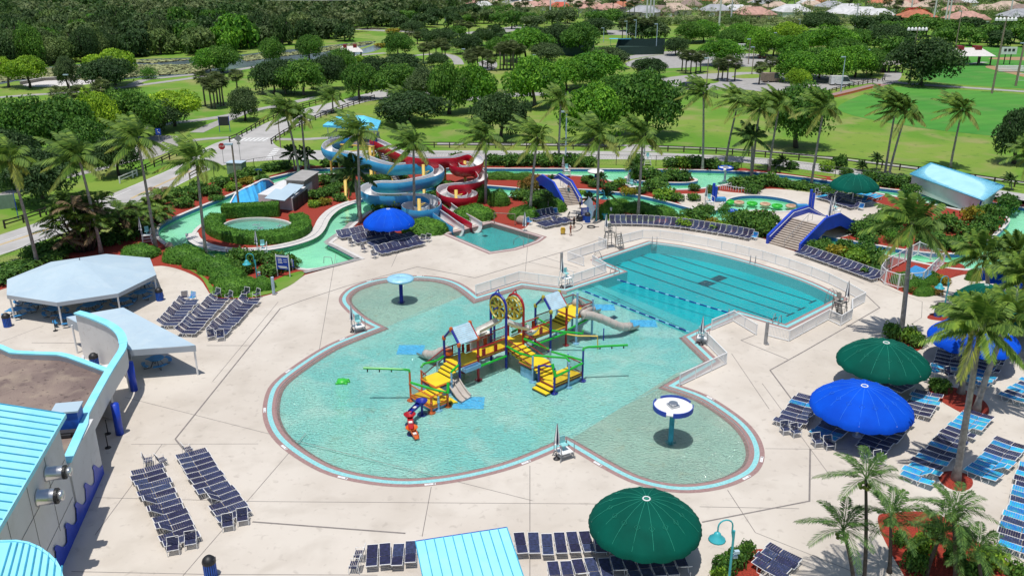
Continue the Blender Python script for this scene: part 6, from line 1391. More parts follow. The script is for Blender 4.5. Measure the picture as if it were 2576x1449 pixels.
TS=lambda m:('shirt',m,[('pel','bel',.165,.16),('bel','che',.16,.185),('shol','elbl',.075,.06),('shor','elbr',.075,.06),('che','nec',.185,.08)])
SH=lambda m:('shorts',m,[('bel','pel',.15,.165),('hipl','knel',.115,.10),('hipr','kner',.115,.10)])
person((1430,490),.95,2.9,'shirtless person in dark shorts climbing the narrow footbridge steps',[((.28,-.05,1.1),(.3,-.25,.98)),((-.28,.05,1.12),(-.26,-.05,.86))],[(0,-.12),(0,.12)],[SH('cloth_teal')],'skin2')
person((1459,524),.04,2.2,'person in white shirt and dark shorts leaning at the bridge parapet',[((.27,-.1,1.12),(.2,-.34,1.15)),((-.28,.03,1.12),(-.27,-.03,.88))],[(0,-.04),(0,.06)],[TS('cloth_white'),SH('cloth_black')],'skin',hat='cloth_white')
person((1444,573),.04,-1.9,'person in black shirt and shorts standing beside the pressure washer',[((.3,-.12,1.15),(.3,-.40,1.15)),((-.27,.02,1.12),(-.27,-.05,.87))],[(0,-.06),(0,.08)],[TS('cloth_black'),SH('cloth_black')],'skin',hat='cream')
person((1435,593),.04,1.2,'person in dark swimsuit holding a mop handle over a bucket',[((.28,-.14,1.14),(.16,-.42,1.08)),((-.28,-.1,1.14),(-.12,-.38,1.0))],[(0,-.07),(0,.08)],[('swimsuit','cloth_maroon',[('pel','bel',.160,.148),('bel','che',.148,.165)])],'skin2')
a=U(1432,590,1.15);e=U(1417,589,.55); b=MB(); b.bar(a,e,.023,5); b.bar(e,e+(e-a).normalized()*.3,.06,6); o=b.build('mop',M['wood_tan']); tag(o,'wooden mop handle running from hands down to the bucket','mop')
o=simple('garden_boulder','rounded tan boulder beside the plunge pool chairs','boulder',(1313,562),0); 
b=MB(); b.lathe([(.0,0),(.75,.05),(.85,.45),(.7,.85),(.35,1.05),(0,1.08)],12); 
b.v=[v*(1+.12*noise.noise(v*1.3)) for v in b.v]; b.build('rock',M['rock'],o,True)
o=simple('utility_box','green metal transformer box beside the shrubs','utility box',(597,436),0,None,-.15); b=MB(); b.box((0,0,.95),(2.7,1.9,1.9)); b.build('cabinet',M['util_green'],o); b=MB(); b.box((0,0,1.95),(2.85,2.05,.12)); b.build('lid',M['canvas_grey'],o); b=MB(); b.box((0,-.97,.95),(.05,.03,1.6)); b.build('door_gap',M['dark'],o)
o=simple('shower_rail','white handrail frame in the mulch bed by the clipped hedges','handrail',(1272,565)); b=MB(); b.tube([(-1.6,.5,1.5),(1.3,-.4,1.6)],.06,6); b.bar((-1.6,.5,0),(-1.6,.5,1.5),.06); b.bar((1.3,-.4,0),(1.3,-.4,1.6),.06); b.build('frame',M['wood_tan'],o)
o=simple('garden_speaker','round blue garden loudspeaker on the lawn edge','speaker',(1521,552)); b=MB(); b.lathe([(.3,0),(.2,.2),(.14,.4),(.45,.75),(.42,.78),(.1,.6)],14); b.build('horn',M['teal_paint'],o,True); b=MB(); b.lathe([(.35,0),(.35,.08)],10); b.build('foot',M['black'],o)
o=simple('white_bollard','short white bollard light by the lawn edge','bollard',(1536,549)); b=MB(); b.lathe([(.14,0),(.14,1.3),(.17,1.32),(.17,1.5),(0,1.55)],10); b.build('body',M['white'],o)
o=simple('water_jets','foaming white water jets in the round fountain pool','fountain',(655,575),-.1); b=MB()
for x,y in((0,0),(-2.6,-1.3),(-1,1.8),(2.4,1.2)):
    for k in range(26): t=R.uniform(0,6.3);r_=R.uniform(0,.6); b.lathe([(0,0),(.08,.04),(0,R.uniform(.1,.3))],5,(x+r_*math.cos(t),y+r_*math.sin(t),.03))
b.build('foam',M['foam'],o,True)
# ================================================================ PLANTS
import numpy as np
rs=np.random.RandomState(11)
def mesh_np(name,V,nq,m,k=4):
    me=bpy.data.meshes.new(name); n=len(V); me.vertices.add(n); me.vertices.foreach_set('co',V.astype(np.float32).ravel())
    me.loops.add(n); me.loops.foreach_set('vertex_index',np.arange(n,dtype=np.int32)); me.polygons.add(nq)
    me.polygons.foreach_set('loop_start',np.arange(0,n,k,dtype=np.int32)); me.polygons.foreach_set('loop_total',np.full(nq,k,dtype=np.int32))
    me.update(calc_edges=True); me.materials.append(m); return me
def unit(a): return a/np.maximum(1e-9,np.linalg.norm(a,axis=1,keepdims=True))
def leaves(C,Nn,size,jit=.7,asp=.6):    # leaf quads at centres C facing roughly Nn
    n=len(C); d=unit(Nn+rs.normal(0,jit,(n,3))); t=unit(np.cross(d,rs.normal(0,1,(n,3)))); b=np.cross(d,t)
    s=(size*rs.uniform(.6,1.35,(n,1))); t=t*s; b=b*s*asp
    V=np.stack([C-t,C-b*.9,C+t,C+b*.9],1).reshape(-1,3); return V
def lobes_round(n,seed,flat=1.0):
    r=np.random.RandomState(seed); L=[]
    for i in range(n):
        a=2*PI*i*.618+r.uniform(-.4,.4); q=math.sqrt((i+.4)/n)*.72; z=.70-.62*q*q+r.uniform(-.10,.12)
        if i%4==3: z-=.24; q*=.85
        R_=r.uniform(.19,.40); L.append((q*math.cos(a),q*math.sin(a),z*flat+(1-flat)*.55,R_,R_*r.uniform(.65,.85)*(.45+.55*flat)))
    return L
def crown_pts(L,n,seed,inner=.15):
    r=np.random.RandomState(seed); C=[];N=[]
    w=np.array([l[3]**2 for l in L]); cnt=(n*w/w.sum()).astype(int)+1
    for (x,y,z,R_,Rz),k in zip(L,cnt):
        d=unit(r.normal(0,1,(k,3))); d[:,2]=np.abs(d[:,2])*np.where(r.rand(k)<.78,1,-1)
        rad=np.where(r.rand(k,1)<inner,r.uniform(.4,.9,(k,1)),r.uniform(.85,1.12,(k,1)))
        C.append(np.array([[x,y,z]])+d*rad*np.array([[R_,R_,Rz]])); N.append(d+np.array([[0,0,.5]]))
    return np.concatenate(C),np.concatenate(N)
CR={}
def crown(key,mats,n,nl,leaf,seed,flat=1.0):
    L=lobes_round(nl,seed,flat); C,N=crown_pts(L,n,seed+1); V=leaves(C,N,leaf)
    for m in mats:
        me=mesh_np('crown',V,len(V)//4,M[m]); CR.setdefault((key,m),[]).append(me)
TM=['leaf_bright','leaf_mid','leaf_dark','leaf_grey','leaf_lime','leaf_red','leaf_forest']
for sd in(3,17,29): crown('r',TM,10000,30,.038,sd)
for sd in(5,23): crown('f',TM,8000,30,.04,sd,.55)
for sd in(41,53): crown('s',TM,1900,14,.08,sd)
def trunk_mesh(seed,m):
    r=random.Random(seed); b=MB(); b.tube([(0,0,0),(.02,.01,.12),(.04,-.02,.3),(.05,.02,.42)],[.045,.033,.028,.024],8)
    for i in range(5):
        a=i*1.26+r.uniform(-.3,.3); h0=r.uniform(.24,.4); q=r.uniform(.22,.38)
        b.tube([(.03,0,h0),(.03+q*.5*math.cos(a),q*.5*math.sin(a),h0+.16),(.03+q*math.cos(a),q*math.sin(a),h0+.36)],[.02,.014,.006],5)
    me=bpy.data.meshes.new('trunk'); me.from_pydata([tuple(v) for v in b.v],[],b.f); me.materials.append(M[m]); me.polygons.foreach_set('use_smooth',[True]*len(me.polygons)); return me
TRK=[trunk_mesh(s,m) for s,m in((1,'bark_dark'),(2,'bark_dark'),(3,'bark'))]
def tree(x,w,top,base,m,label,key='r',group='park trees',name='shade_tree',hmul=1.0):
    p=U(x,base); h=HT(x,base,top)*1.13*hmul; r=w/2/upm(x,base)*1.08; h=max(h,2.2); h=min(h,r*3.2)
    return tree_w(p,h,r,m,label,key,group,name)
def tree_w(p,h,r,m,label,key='r',group='park trees',name='shade_tree',cb=.14):
    o=thing(name,label,'tree',(p.x,p.y,-.02),R.uniform(0,6.28),group)
    t=link('trunk',R.choice(TRK),o); t.scale=(h*.95,h*.95,h*1.0)
    c=link('crown',R.choice(CR[(key,m)]),o); c.scale=(r*1.03,r*R.uniform(.92,1.05),h*(1-cb)*1.02); c.location=(0,0,h*cb-.05*h); return o
B,D,MI,G,LI='leaf_bright','leaf_dark','leaf_mid','leaf_grey','leaf_lime'
for x,w,top,base,m,k,lb in(
 (22,64,140,220,LI,'f','flat topped yellow green tree at the left edge beside the pond'),(76,100,138,222,LI,'f','flat topped yellow green tree behind the left sand court'),(290,135,120,215,LI,'f','wide yellow green tree standing above a dark round tree by the pond'),(275,135,148,226,D,'r','dark round tree under the wide yellow green one by the pond'),(172,58,150,222,G,'r','small thin grey green tree by the sand court'),
 (530,92,124,184,B,'r','bright round tree left of a pair on the pond path'),(560,92,122,183,MI,'r','darker round tree right of a pair on the pond path'),(687,64,102,161,MI,'r','round lollipop tree beside the open pond water'),(780,70,90,154,MI,'r','round dark tree at the right end of the pond path'),
 (70,170,262,405,MI,'r','broad olive tree behind the first leaning palm at far left'),(165,170,250,395,MI,'r','broad leafy tree behind the second leaning palm at far left'),(255,120,243,372,LI,'r','yellow green tree in the left grove'),(335,150,238,355,MI,'r','dense tree in the middle of the left grove'),(440,150,222,318,LI,'f','spreading yellow green tree at the right end of the left grove'),(400,130,262,332,D,'r','dark low tree under the yellow spreading one of the left grove'),(300,125,345,442,D,'r','dark tree shading the parking behind the third palm'),(30,160,330,470,D,'r','dark tree low at the left edge behind the road'),(113,190,378,512,D,'r','big dark tree with visible trunk behind the leftmost palms'),(215,140,300,410,MI,'r','bushy tree between second and third palm of the left grove'),
 (617,84,228,304,G,'r','small grey green tree beside the forked footpath'),(690,120,160,235,D,'r','dark tree behind the cabbage palm clump'),(765,125,152,240,MI,'r','dense tree behind the pair of palms on the diagonal road'),(825,100,140,225,D,'r','dark tree near the top of the diagonal road'),(905,95,160,250,MI,'r','dense tree at the bend of the diagonal road'),
 (1002,84,88,140,MI,'r','round green tree beside the lake outlet'),(1008,130,137,215,D,'r','dark spreading tree right of the picnic shelter'),(1000,125,170,250,MI,'r','round olive tree behind a palm at the road bend'),(1130,100,163,288,MI,'r','tall left tree of the bright trio in the middle'),(1195,120,165,280,B,'r','bright round tree in the middle beside a dark one'),(1030,180,235,312,D,'r','low dark wide tree behind the slide tower'),(1260,150,237,352,D,'r','dark tree standing over the lawn behind the palms'),(1345,160,145,270,B,'r','big bright tree with forked trunk in the middle lawn'),(1490,150,133,222,B,'r','large bright tree at centre right, crown lit from above'),(1425,120,150,232,B,'r','bright tree tucked between two larger bright trees'),(1322,135,73,153,B,'r','large bright dome tree above the cabbage palms'),(1458,104,65,140,MI,'r','dark green dome tree by the tennis court'),(1400,84,62,126,D,'r','dark tree between two dome trees by the tennis court'),(1490,185,212,358,B,'r','broad green tree behind the middle coconut palms'),(1620,200,185,345,MI,'r','biggest dark olive tree right of centre'),(1632,92,147,194,D,'r','small dark tree by the parking driveway'),(1530,104,120,172,G,'r','grey green tree in front of the tennis court'),(1175,80,92,136,D,'r','dark round tree by the curving path'),(1212,58,72,116,D,'r','small dark tree behind the curving path'),(1102,64,137,168,D,'r','low dark bush like tree by the curving footpath'),(1100,76,74,116,D,'r','dark oak left of the far cabbage palms'),(1040,64,55,86,D,'r','dark oak at the far lake end'),
 (1735,74,60,110,MI,'r','far bright tree behind the cabbage palm row'),(1770,92,52,106,B,'r','far bright round tree near the white marquee'),(1812,112,105,166,B,'r','bright tree above the cabbage palm row'),(1836,74,75,122,MI,'r','round tree left of the white marquee'),(1910,78,75,147,B,'r','bright tree with thick trunk in the upper parking lot'),(1980,84,57,106,LI,'r','yellowish round tree behind the parking lot'),(1985,94,92,150,B,'r','bright round tree beside the upper parking lot'),(2090,118,72,140,B,'r','tall bright tree at the right end of the parking lot'),(2000,124,135,206,B,'r','bright spreading tree left over the parked van'),(2090,114,125,206,B,'r','bright spreading tree right over the parked van'),(2150,114,118,196,B,'r','bright spreading tree at the parking exit'),(2192,84,124,190,MI,'r','darker tree at the end of the parking row'),(2130,100,100,170,MI,'r','green tree behind the parking row'),(2318,170,105,216,D,'r','big solitary dark tree beside the white path'),(2005,62,178,222,LI,'r','small lime green tree by the orange trailer'),(2002,172,215,372,MI,'r','large tree on the lawn casting a round shadow'),(2550,120,278,412,D,'r','dark tree cut by the right edge of the lawn'),(2062,115,35,82,D,'r','far dark tree in front of the houses'),(720,100,158,238,D,'r','dark tree between the cabbage palm clump and diagonal road'),(862,80,128,186,MI,'r','leafy tree beside the picnic shelter path'),(940,90,150,222,D,'r','dark tree where the diagonal road bends right'),(1070,100,178,262,G,'r','grey green tree left of the bright trio'),(1250,70,95,140,MI,'r','leafy tree right of the curving path'),(1375,90,110,160,G,'r','grey tree below the two dome trees'),(1560,110,190,262,MI,'r','green tree behind the centre right pair'),(1700,70,95,140,D,'r','dark tree left of the cabbage palm row'),(1860,90,60,118,B,'r','bright tree in front of the white marquee'),(1945,90,88,142,MI,'r','green tree in the middle of the upper parking'),(2040,90,80,130,B,'r','bright tree behind the parking lot trees'),(2150,90,75,128,MI,'r','green tree left of the hedge wood'),(2060,110,122,198,MI,'r','green tree in the middle of the parking row'),(2240,110,70,130,D,'r','dark tree behind the solitary dark one'),(1620,80,50,88,D,'r','dark tree by the far white parking'),(1500,90,50,86,D,'r','dark tree behind the dome trees'),
 (2303,62,18,48,'leaf_red','f','flame red flowering tree among the far houses')):
    tree(x,w,top,base,m,lb,k)
# far grove of dark oaks in the middle distance
k=0
for x,b_ in((868,62),(905,58),(940,66),(985,60),(1020,55),(1065,62),(1105,55),(1140,66),(1180,60),(1215,52),(1255,58),(1290,64),(1320,58),(1345,68),(880,45),(930,42),(975,40),(1030,42),(1080,45),(1130,42),(1190,42),(1240,45),(1280,44),(1310,48),(870,98),(1120,100),(1155,92),(1060,96),(1250,96),(1270,110),(1500,62),(1540,58),(1580,70),(1430,52),(1390,58),(1620,95),(1660,92),(860,82),(1010,70),(1350,100)):
    tree(x+R.uniform(-6,6),R.uniform(46,74),b_-R.uniform(24,36),b_+R.uniform(4,10),R.choice([D,D,MI,G]),'dark rounded oak in the far grove beyond the lake','s','oaks of the far grove')
for x,b_ in((2170,84),(2210,100),(2245,92),(2260,122),(2290,96),(2330,88),(2370,108),(2400,100),(2440,112),(2480,104),(2510,114),(2550,106),(2590,116),(2420,88),(2460,90),(2500,92),(2540,90),(2580,94),(2380,86),(2225,76),(2300,78),(2190,110),(2230,130),(2255,140)):
    tree(x,R.uniform(60,85),b_-R.uniform(36,46),b_+4,R.choice([D,MI,MI]),'dense green tree in the hedge wood behind the ball field','s','trees behind the ball field')
# ---- woodland: nearest crowns are trees, the deep wood is one mass
front=[(-60,182),(60,172),(150,162),(250,154),(330,146),(480,142),(560,136),(640,124),(760,110),(850,98),(900,84),(960,70),(1060,50),(1160,34),(1230,22)]
wood=P2(front+[(1180,12),(1000,9),(700,8),(300,7),(-100,6),(-150,100)])
def scatter(poly,sp0,growth,lim=6000):
    xs=[p[0] for p in poly];ys=[p[1] for p in poly]; pts=[]; grid={}; y=min(ys)
    while y<max(ys):
        sp=sp0+growth*max(0,y-230); x=min(xs)+R.uniform(0,sp)
        while x<max(xs):
            a=x+R.uniform(-.4,.4)*sp;b_=y+R.uniform(-.4,.4)*sp
            if inpoly(a,b_,poly): pts.append((a,b_))
            x+=sp
        y+=sp*.85
    return pts
wp_=scatter(wood,9.5,.010); wp_.sort(key=lambda q:q[1])
wp_=[q for q in wp_ if -40<proj((q[0],q[1],6))[0]<2620]
nf=0; rest=[]
for x,y in wp_:
    h=R.uniform(8.5,15); r=R.uniform(5,8.6)
    if nf<125 and y<430: 
        nf+=1; tree_w(Vector((x,y,0)),h,r,R.choice(['leaf_forest','leaf_forest','leaf_forest',D,MI,G,B if R.random()<.35 else D]),'rounded tree at the front of the left woodland','s' if y>330 else 'r','trees along the woodland edge','forest_tree',.0)
    else: rest.append((x,y,h,r))
def mass(name,pts,leafn,m,label,cat):
    L=[crown_pts(lobes_round(7,s),leafn,s) for s in range(60,66)]; Vs=[]
    for x,y,h,r in pts:
        C,N=L[R.randrange(6)]; a=R.uniform(0,6.28); c,s_=math.cos(a),math.sin(a); C2=np.stack([C[:,0]*c-C[:,1]*s_,C[:,0]*s_+C[:,1]*c,C[:,2]],1)*np.array([[r,r,h]])+np.array([[x,y,h*.05]])
        Vs.append(leaves(C2,N,r*.14,.6))
    V=np.concatenate(Vs); o=link(name,mesh_np(name,V,len(V)//4,M[m])); return tag(o,label,cat,None,'stuff')
mass('deep_woodland',rest,230,'leaf_forest','deep dark woodland reading as one mass beyond the pond','woodland')
# ---- coconut palms
WIND=Vector((-.8,.28,0))
def frond_quads(Q,base,az,el,L,droop,wind,nl,ll,lw,sag,rach=.03):
    d=Vector((math.cos(az)*math.cos(el),math.sin(az)*math.cos(el),math.sin(el))); side0=Vector((-math.sin(az),math.cos(az),0))
    P=lambda t:base+d*(L*t)+Vector((0,0,-droop*L*t*t))+wind*(L*t*t)
    pr=None
    for i in range(9):
        p=P(i/8); 
        if pr is not None:
            t=(p-pr).normalized(); s_=side0*rach*(1.3-i/9); u_=Vector((0,0,rach)); Q.append((pr-s_,pr+s_,p+s_,p-s_)); 
        pr=p
    for i in range(nl):
        t=.12+.88*(i+.5)/nl; p=P(t); tg=(P(min(1,t+.02))-P(t-.02)).normalized(); sd=tg.cross(Vector((0,0,1)))
        sd=sd.normalized() if sd.length>1e-3 else side0
        k=ll*(math.sin(PI*(.12+.80*t))**.7)
        for s_ in(-1,1):
            v=(sd*s_*.75+tg*.6+Vector((0,0,-sag+R.uniform(-.15,.15)))+wind*1.1).normalized(); e=p+v*k*R.uniform(.85,1.1); e.z-=.12*k
            w=tg*lw; m_=p.lerp(e,.5)+Vector((0,0,.03)); Q.append((p-w*.6,m_-w,e,m_+w))
def quads_mesh(name,Q,m):
    V=np.array([[tuple(v) for v in q] for q in Q]).reshape(-1,3); return mesh_np(name,V,len(Q),m)
def coco(seed,m,windk=1.0,nf=21,L=4.5):
    R.seed(seed); Q=[]
    for i in range(nf):
        az=i*2.399+R.uniform(-.2,.2); f=i/nf; el=math.radians(80-100*f+R.uniform(-8,8)); w=WIND*windk*(.62*(1-f)+.10)
        frond_quads(Q,Vector((0,0,0)),az,el,L*R.uniform(.85,1.08)*(.9+.1*f),.24+.26*f,w,32,1.15,.105,.34+.4*f)
    return Q
def both(Q,k,m1,m2,nm='crown'):   # second material for the oldest fronds
    V=np.array([[tuple(v) for v in q] for q in Q]).reshape(-1,3); me=mesh_np(nm,V,len(Q),M[m1]); me.materials.append(M[m2])
    n=len(Q); mi=np.zeros(n,dtype=np.int32); mi[int(n*k):]=1; me.polygons.foreach_set('material_index',mi); return me
CO=[both(coco(s,0),.84,'palm_leaf','palm_yellow') for s in(1,2,3,4,5)]
COC=[both(coco(s,0,.35,22),.86,'palm_leaf','palm_yellow') for s in(8,9)]
RO=[both(coco(s,0,.5,16,3.6),1,'palm_dark','palm_dark') for s in(6,7)]
nuts=MB()
for i in range(9): a=i*.7; nuts.lathe([(0,-.14),(.11,-.06),(.12,.05),(0,.15)],6,(.28*math.cos(a),.28*math.sin(a),-.35-.1*(i%2)))
nutm=bpy.data.meshes.new('coconuts'); nutm.from_pydata([tuple(v) for v in nuts.v],[],nuts.f); nutm.materials.append(M['palm_yellow'])
def palm(base,cr,label,meshes,scale=1.0,r0=.2,group='coconut palms round the pools',name='coconut_palm',shaft=False,bark='palm_bark',hfix=None):
    p=U(*base); 
    h=hfix or HT(base[0],base[1],cr[1]); 
    q=U(cr[0],cr[1],h); q.y=p.y+(q.y-p.y)*.0; lx=q.x-p.x
    o=thing(name,label,'palm tree',(p.x,p.y,-.02),0,group); b=MB(); n=9
    b.tube([(lx*(i/n)**1.4,0.25*math.sin(i/n*2)*.5,h*i/n) for i in range(n+1)],[r0*(1.7 if i==0 else (1.12-.42*i/n)) for i in range(n+1)],8); tip=b.v[-1]; b.build('trunk',M[bark],o,True)
    c=link('crown',R.choice(meshes),o); c.location=(lx,.1,h+.05); c.scale=(scale,)*3; c.rotation_euler=(0,0,R.uniform(-.35,.35))
    if shaft:
        b=MB(); b.lathe([(.26,-1.5),(.24,-.5),(.12,.3)],10,(lx,.1,h)); b.build('crownshaft',M['crownshaft'],o,True)
    elif scale>.8: k=link('coconuts',nutm,o); k.location=(lx,.1,h)
    return o
for bs,cr,sc_,lb in(((95,667),(20,400),1.0,'leftmost coconut palm beside the octagonal pavilion'),((255,637),(196,393),1.0,'coconut palm just behind the pavilion roof, second from the left edge'),((393,628),(345,350),1.0,'coconut palm on red mulch near the left river bend'),((518,640),(493,403),1.0,'coconut palm beside the river wall left of the fountain'),((752,435),(715,275),.95,'taller coconut palm of the pair beyond the pump house'),((770,432),(757,292),.9,'shorter coconut palm of the pair beyond the pump house'),((907,560),(900,335),1.0,'coconut palm in front of the slide tower'),((1043,545),(1040,363),.95,'coconut palm standing inside the blue slide spiral'),((1222,512),(1222,343),.95,'coconut palm right of the red slide spiral'),((1333,548),(1352,345),.95,'coconut palm left of the narrow footbridge'),((1405,416),(1411,252),.9,'tall coconut palm behind the narrow footbridge'),((1502,553),(1507,340),1.0,'coconut palm right of the narrow footbridge'),((1605,548),(1618,343),1.0,'coconut palm at the end of the clipped hedge'),((838,284),(835,242),.95,'distant coconut palm at the top of the diagonal road'),((1020,296),(1018,246),1.0,'distant coconut palm behind the slide tower lawn'),
  ((1767,428),(1770,233),.95,'straight coconut palm behind the far river bank'),((1826,408),(1860,252),.95,'leaning coconut palm behind the blue dish shower'),((1890,452),(1912,272),.95,'coconut palm in the dark clump right of the dish shower'),((1934,432),(1962,262),1.0,'tall leaning coconut palm by the big lawn tree'),((2040,472),(2074,270),1.0,'leaning coconut palm right of the lawn tree'),((2224,450),(2256,262),1.0,'left palm of the leaning pair by the cyan roof'),((2234,453),(2282,280),1.0,'right palm of the leaning pair by the cyan roof'),((2390,424),(2422,275),1.0,'coconut palm alone on the lawn at the far right')):
    palm(bs,cr,lb,CO,sc_*1.02)
for bs,cr,sc_,lb in(((2264,858),(2297,558),.98,'large coconut palm in the round shrub bed in the foreground'),((2404,1208),(2470,822),.84,'curved foreground palm growing from a small red mulch oval'),((2417,991),(2452,800),.8,'left trunk palm on the long red mulch bed'),((2455,1035),(2545,795),.82,'right leaning palm on the long red mulch bed'),((2485,770),(2478,640),.95,'palm with dark wind blown crown right of the pump pen'),((2570,760),(2565,640),.95,'palm at the right edge by the river bend'),((2640,520),(2600,385),1.0,'palm crown reaching in at the right edge above the building'),((2588,905),(2585,700),.9,'palm at the right edge behind the far blue umbrella')):
    palm(bs,cr,lb,COC,sc_,.24)
for bs,cr,lb in(((905,545),(888,428),'dark royal palm with green crownshaft before the slides'),((1890,455),(1893,345),'dark royal palm in front of the lawn tree')): palm(bs,cr,lb,RO,1.0,.26,'royal palms','royal_palm',True)
for bs,cr,lb in(((742,428),(735,385),'small dark palm left behind the pump house'),((778,425),(772,388),'small dark palm right behind the pump house'),((2212,410),(2210,400),'x')): 
    if lb!='x': palm(bs,cr,lb,RO,.62,.16,'small young palms','young_palm')
for bs,cr,lb in(((1378,536),(1380,500),'young palm beside the narrow footbridge'),((1497,545),(1485,500),'slender young palm behind the shark cutout, left'),((1522,540),(1530,490),'slender young palm behind the shark cutout, right'),((1390,470),(1392,455),'young palm on the mulch left of the bridge'),((1950,425),(1972,405),'young leaning palm by the road fence'),((2205,428),(2210,398),'young palm by the road fence right of the green umbrella'),((2170,430),(2172,417),'tiny palm by the road fence'),((2545,478),(2545,450),'young palm by the right edge fence'),((1585,455),(1592,420),'palm shrub on the flower island'),((1712,455),(1728,440),'young palm on the flower island, right end'),((1525,470),(1515,448),'dark feathery young palm by the mushroom shower')): palm(bs,cr,lb,RO,.42,.09,'small young palms','young_palm')
# ---- cabbage palms
def sabal(seed):
    r=np.random.RandomState(seed); Q=[]
    for i in range(85):
        d=r.normal(0,1,3); d/=np.linalg.norm(d); d[2]=d[2]*.8+.1; c=Vector(d*r.uniform(.5,.8)); ax_=Vector(d).normalized(); s0=ax_.cross(Vector((0,0,1))); s0=s0.normalized() if s0.length>.01 else Vector((1,0,0)); up=s0.cross(ax_)
        for k in range(7):
            a=(k-3)*.38; v=(ax_*math.cos(a)+s0*math.sin(a)); e=c+v*.62; e.z-=.18; w=up.cross(v)*.0+ (s0*math.cos(a)-ax_*math.sin(a))*.06
            Q.append((c,c+v*.35-w,e,c+v*.35+w))
    return quads_mesh('crown',Q,M['sabal_leaf'])
SB=[sabal(1),sabal(2)]
R.seed(99)
def sab(x,ct,base,lb,group='cabbage palms of the park',sc_=1.9):
    p=U(x,base); h=max(1.2,HT(x,base,ct)); o=thing('cabbage_palm',lb,'palm tree',(p.x,p.y,-.02),R.uniform(0,6),group); b=MB(); b.tube([(0,0,0),(.1,0,h*.5),(0,0,h)],[.24,.2,.2],7); b.build('trunk',M['bark'],o,True); c=link('crown',R.choice(SB),o); c.location=(0,0,h+.2); c.scale=(sc_,sc_,sc_*.92); return o
for x,ct,base in((517,198,268),(533,212,272),(541,218,274),(556,203,268),(563,206,266),(548,198,262)): sab(x,ct,base,'cabbage palm in the clump on the open left lawn','cabbage palms on the left lawn')
sab(597,192,230,'yellowing queen palm right of the cabbage palm clump'); 
for x,ct,base,lb in((257,220,242,'squat cabbage palm beside the sand court path'),(202,238,262,'squat cabbage palm left of a thin lamp post'),(153,238,258,'squat cabbage palm above the left grove')): sab(x,ct,base,lb,sc_=2.3)
for x,ct,base in((1066,122,160),(1080,118,158),(1098,112,150),(1112,108,150),(1121,118,156)): sab(x,ct,base,'cabbage palm in the group right of the picnic shelter','cabbage palms by the shelter')
for x,ct,base in((1178,142,172),(1190,136,170),(1202,132,172),(1214,134,172),(1226,140,174),(1236,150,178),(1185,150,176)): sab(x,ct,base,'cabbage palm by the small paved turning circle','cabbage palms by the turning circle')
for x,ct,base in((1258,125,178),(1266,128,176),(1275,122,177),(1284,126,175),(1292,122,178),(1300,128,176),(1308,125,176),(1270,118,165),(1288,116,166)): sab(x,ct,base,'cabbage palm in the tall clump beneath the bright dome tree','cabbage palms under the dome tree')
for x,ct,base in((1725,142,186),(1737,140,187),(1750,148,185),(1762,142,182),(1805,163,204),(1829,156,206),(1848,162,204),(1909,172,213),(1935,158,205),(1816,168,200),(1715,138,180)): sab(x,ct,base,'cabbage palm in the row before the parking lot','cabbage palms by the parking lot')
for x,ct,base in((1565,58,100),(1580,55,98),(1592,52,98),(1605,58,100),(1618,56,102),(1630,60,101),(1640,52,98),(1150,62,92),(1165,60,90),(1180,64,94),(1030,84,108),(1050,90,112),(1160,42,66),(1172,40,66),(1195,42,68),(1184,44,66)): sab(x,ct,base,'cabbage palm in the far distance','distant cabbage palms')
# ---- feather palms at the lower right
def date(seed):
    R.seed(seed); Q=[]
    for i in range(17):
        az=i*2.399+R.uniform(-.2,.2); f=i/17; el=math.radians(72-66*f); frond_quads(Q,Vector((0,0,0)),az,el,3.0*R.uniform(.85,1.1),.46+.12*f,Vector((-.03,0,0)),30,.50,.036,.12,.028)
    return quads_mesh('crown',Q,M['date_leaf'])
DT=[date(21),date(22),date(23)]
for bs,cr,sc_,lb in(((2172,1475),(2180,1208),1.0,'slender feather palm, tallest of the lower right group'),((2147,1475),(2122,1335),1.0,'feather palm leaning left at the bottom edge'),((2237,1440),(2243,1302),.95,'feather palm at the left corner of the red bed'),((2330,1450),(2372,1345),1.05,'feather palm in the middle of the red bed'),((2400,1480),(2400,1290),.95,'feather palm at the back right of the red bed'),((2470,1500),(2460,1390),.9,'low feather palm at the right of the red bed')): palm(bs,cr,lb,DT,sc_,.12,'feather palms in the lower right bed','feather_palm',bark='bark_dark')
# ---- shrubs and hedges
SHR={}
def shrubmesh(key,mats,n,leaf,seed,nl=9,asp=.6,core=False):
    r=np.random.RandomState(seed); L=[]
    for i in range(nl): a=i*2.4; q=math.sqrt((i+.3)/nl)*.62; L.append((q*math.cos(a),q*math.sin(a),.42-.2*q+r.uniform(-.06,.12),r.uniform(.3,.45),r.uniform(.35,.5)))
    C,N=crown_pts(L,n,seed); C[:,2]=np.maximum(C[:,2],.02); V=leaves(C,N,leaf,.8,asp)
    for m in mats: SHR.setdefault((key,m),[]).append(mesh_np('foliage',V,len(V)//4,M[m]))
SM=['shrub','shrub_bright','shrub_gold','shrub_bronze','hedge','palm_leaf']
for sd in(2,12,22): shrubmesh('b',SM,900,.105,sd)
for sd in(4,14): shrubmesh('h',SM,1500,.055,sd,16)
def dome(key,m,seed):     # clipped mound: leafy skin on a solid body
    r=np.random.RandomState(seed); n=1800; d=unit(r.normal(0,1,(n,3))); d[:,2]=np.abs(d[:,2]); C=d*(r.uniform(.94,1.04,(n,1))+.05*np.sin(7*d[:,:1]+5*d[:,1:2])); V=leaves(C,d,.055,.6)
    b=MB(); b.lathe([(.97,0),(.95,.25),(.82,.55),(.55,.8),(0,.94)],18); me=mesh_np('foliage',V,len(V)//4,M[m]); return me
DOME=[dome('d','hedge',1),dome('d','hedge',2)]
stm=MB(); 
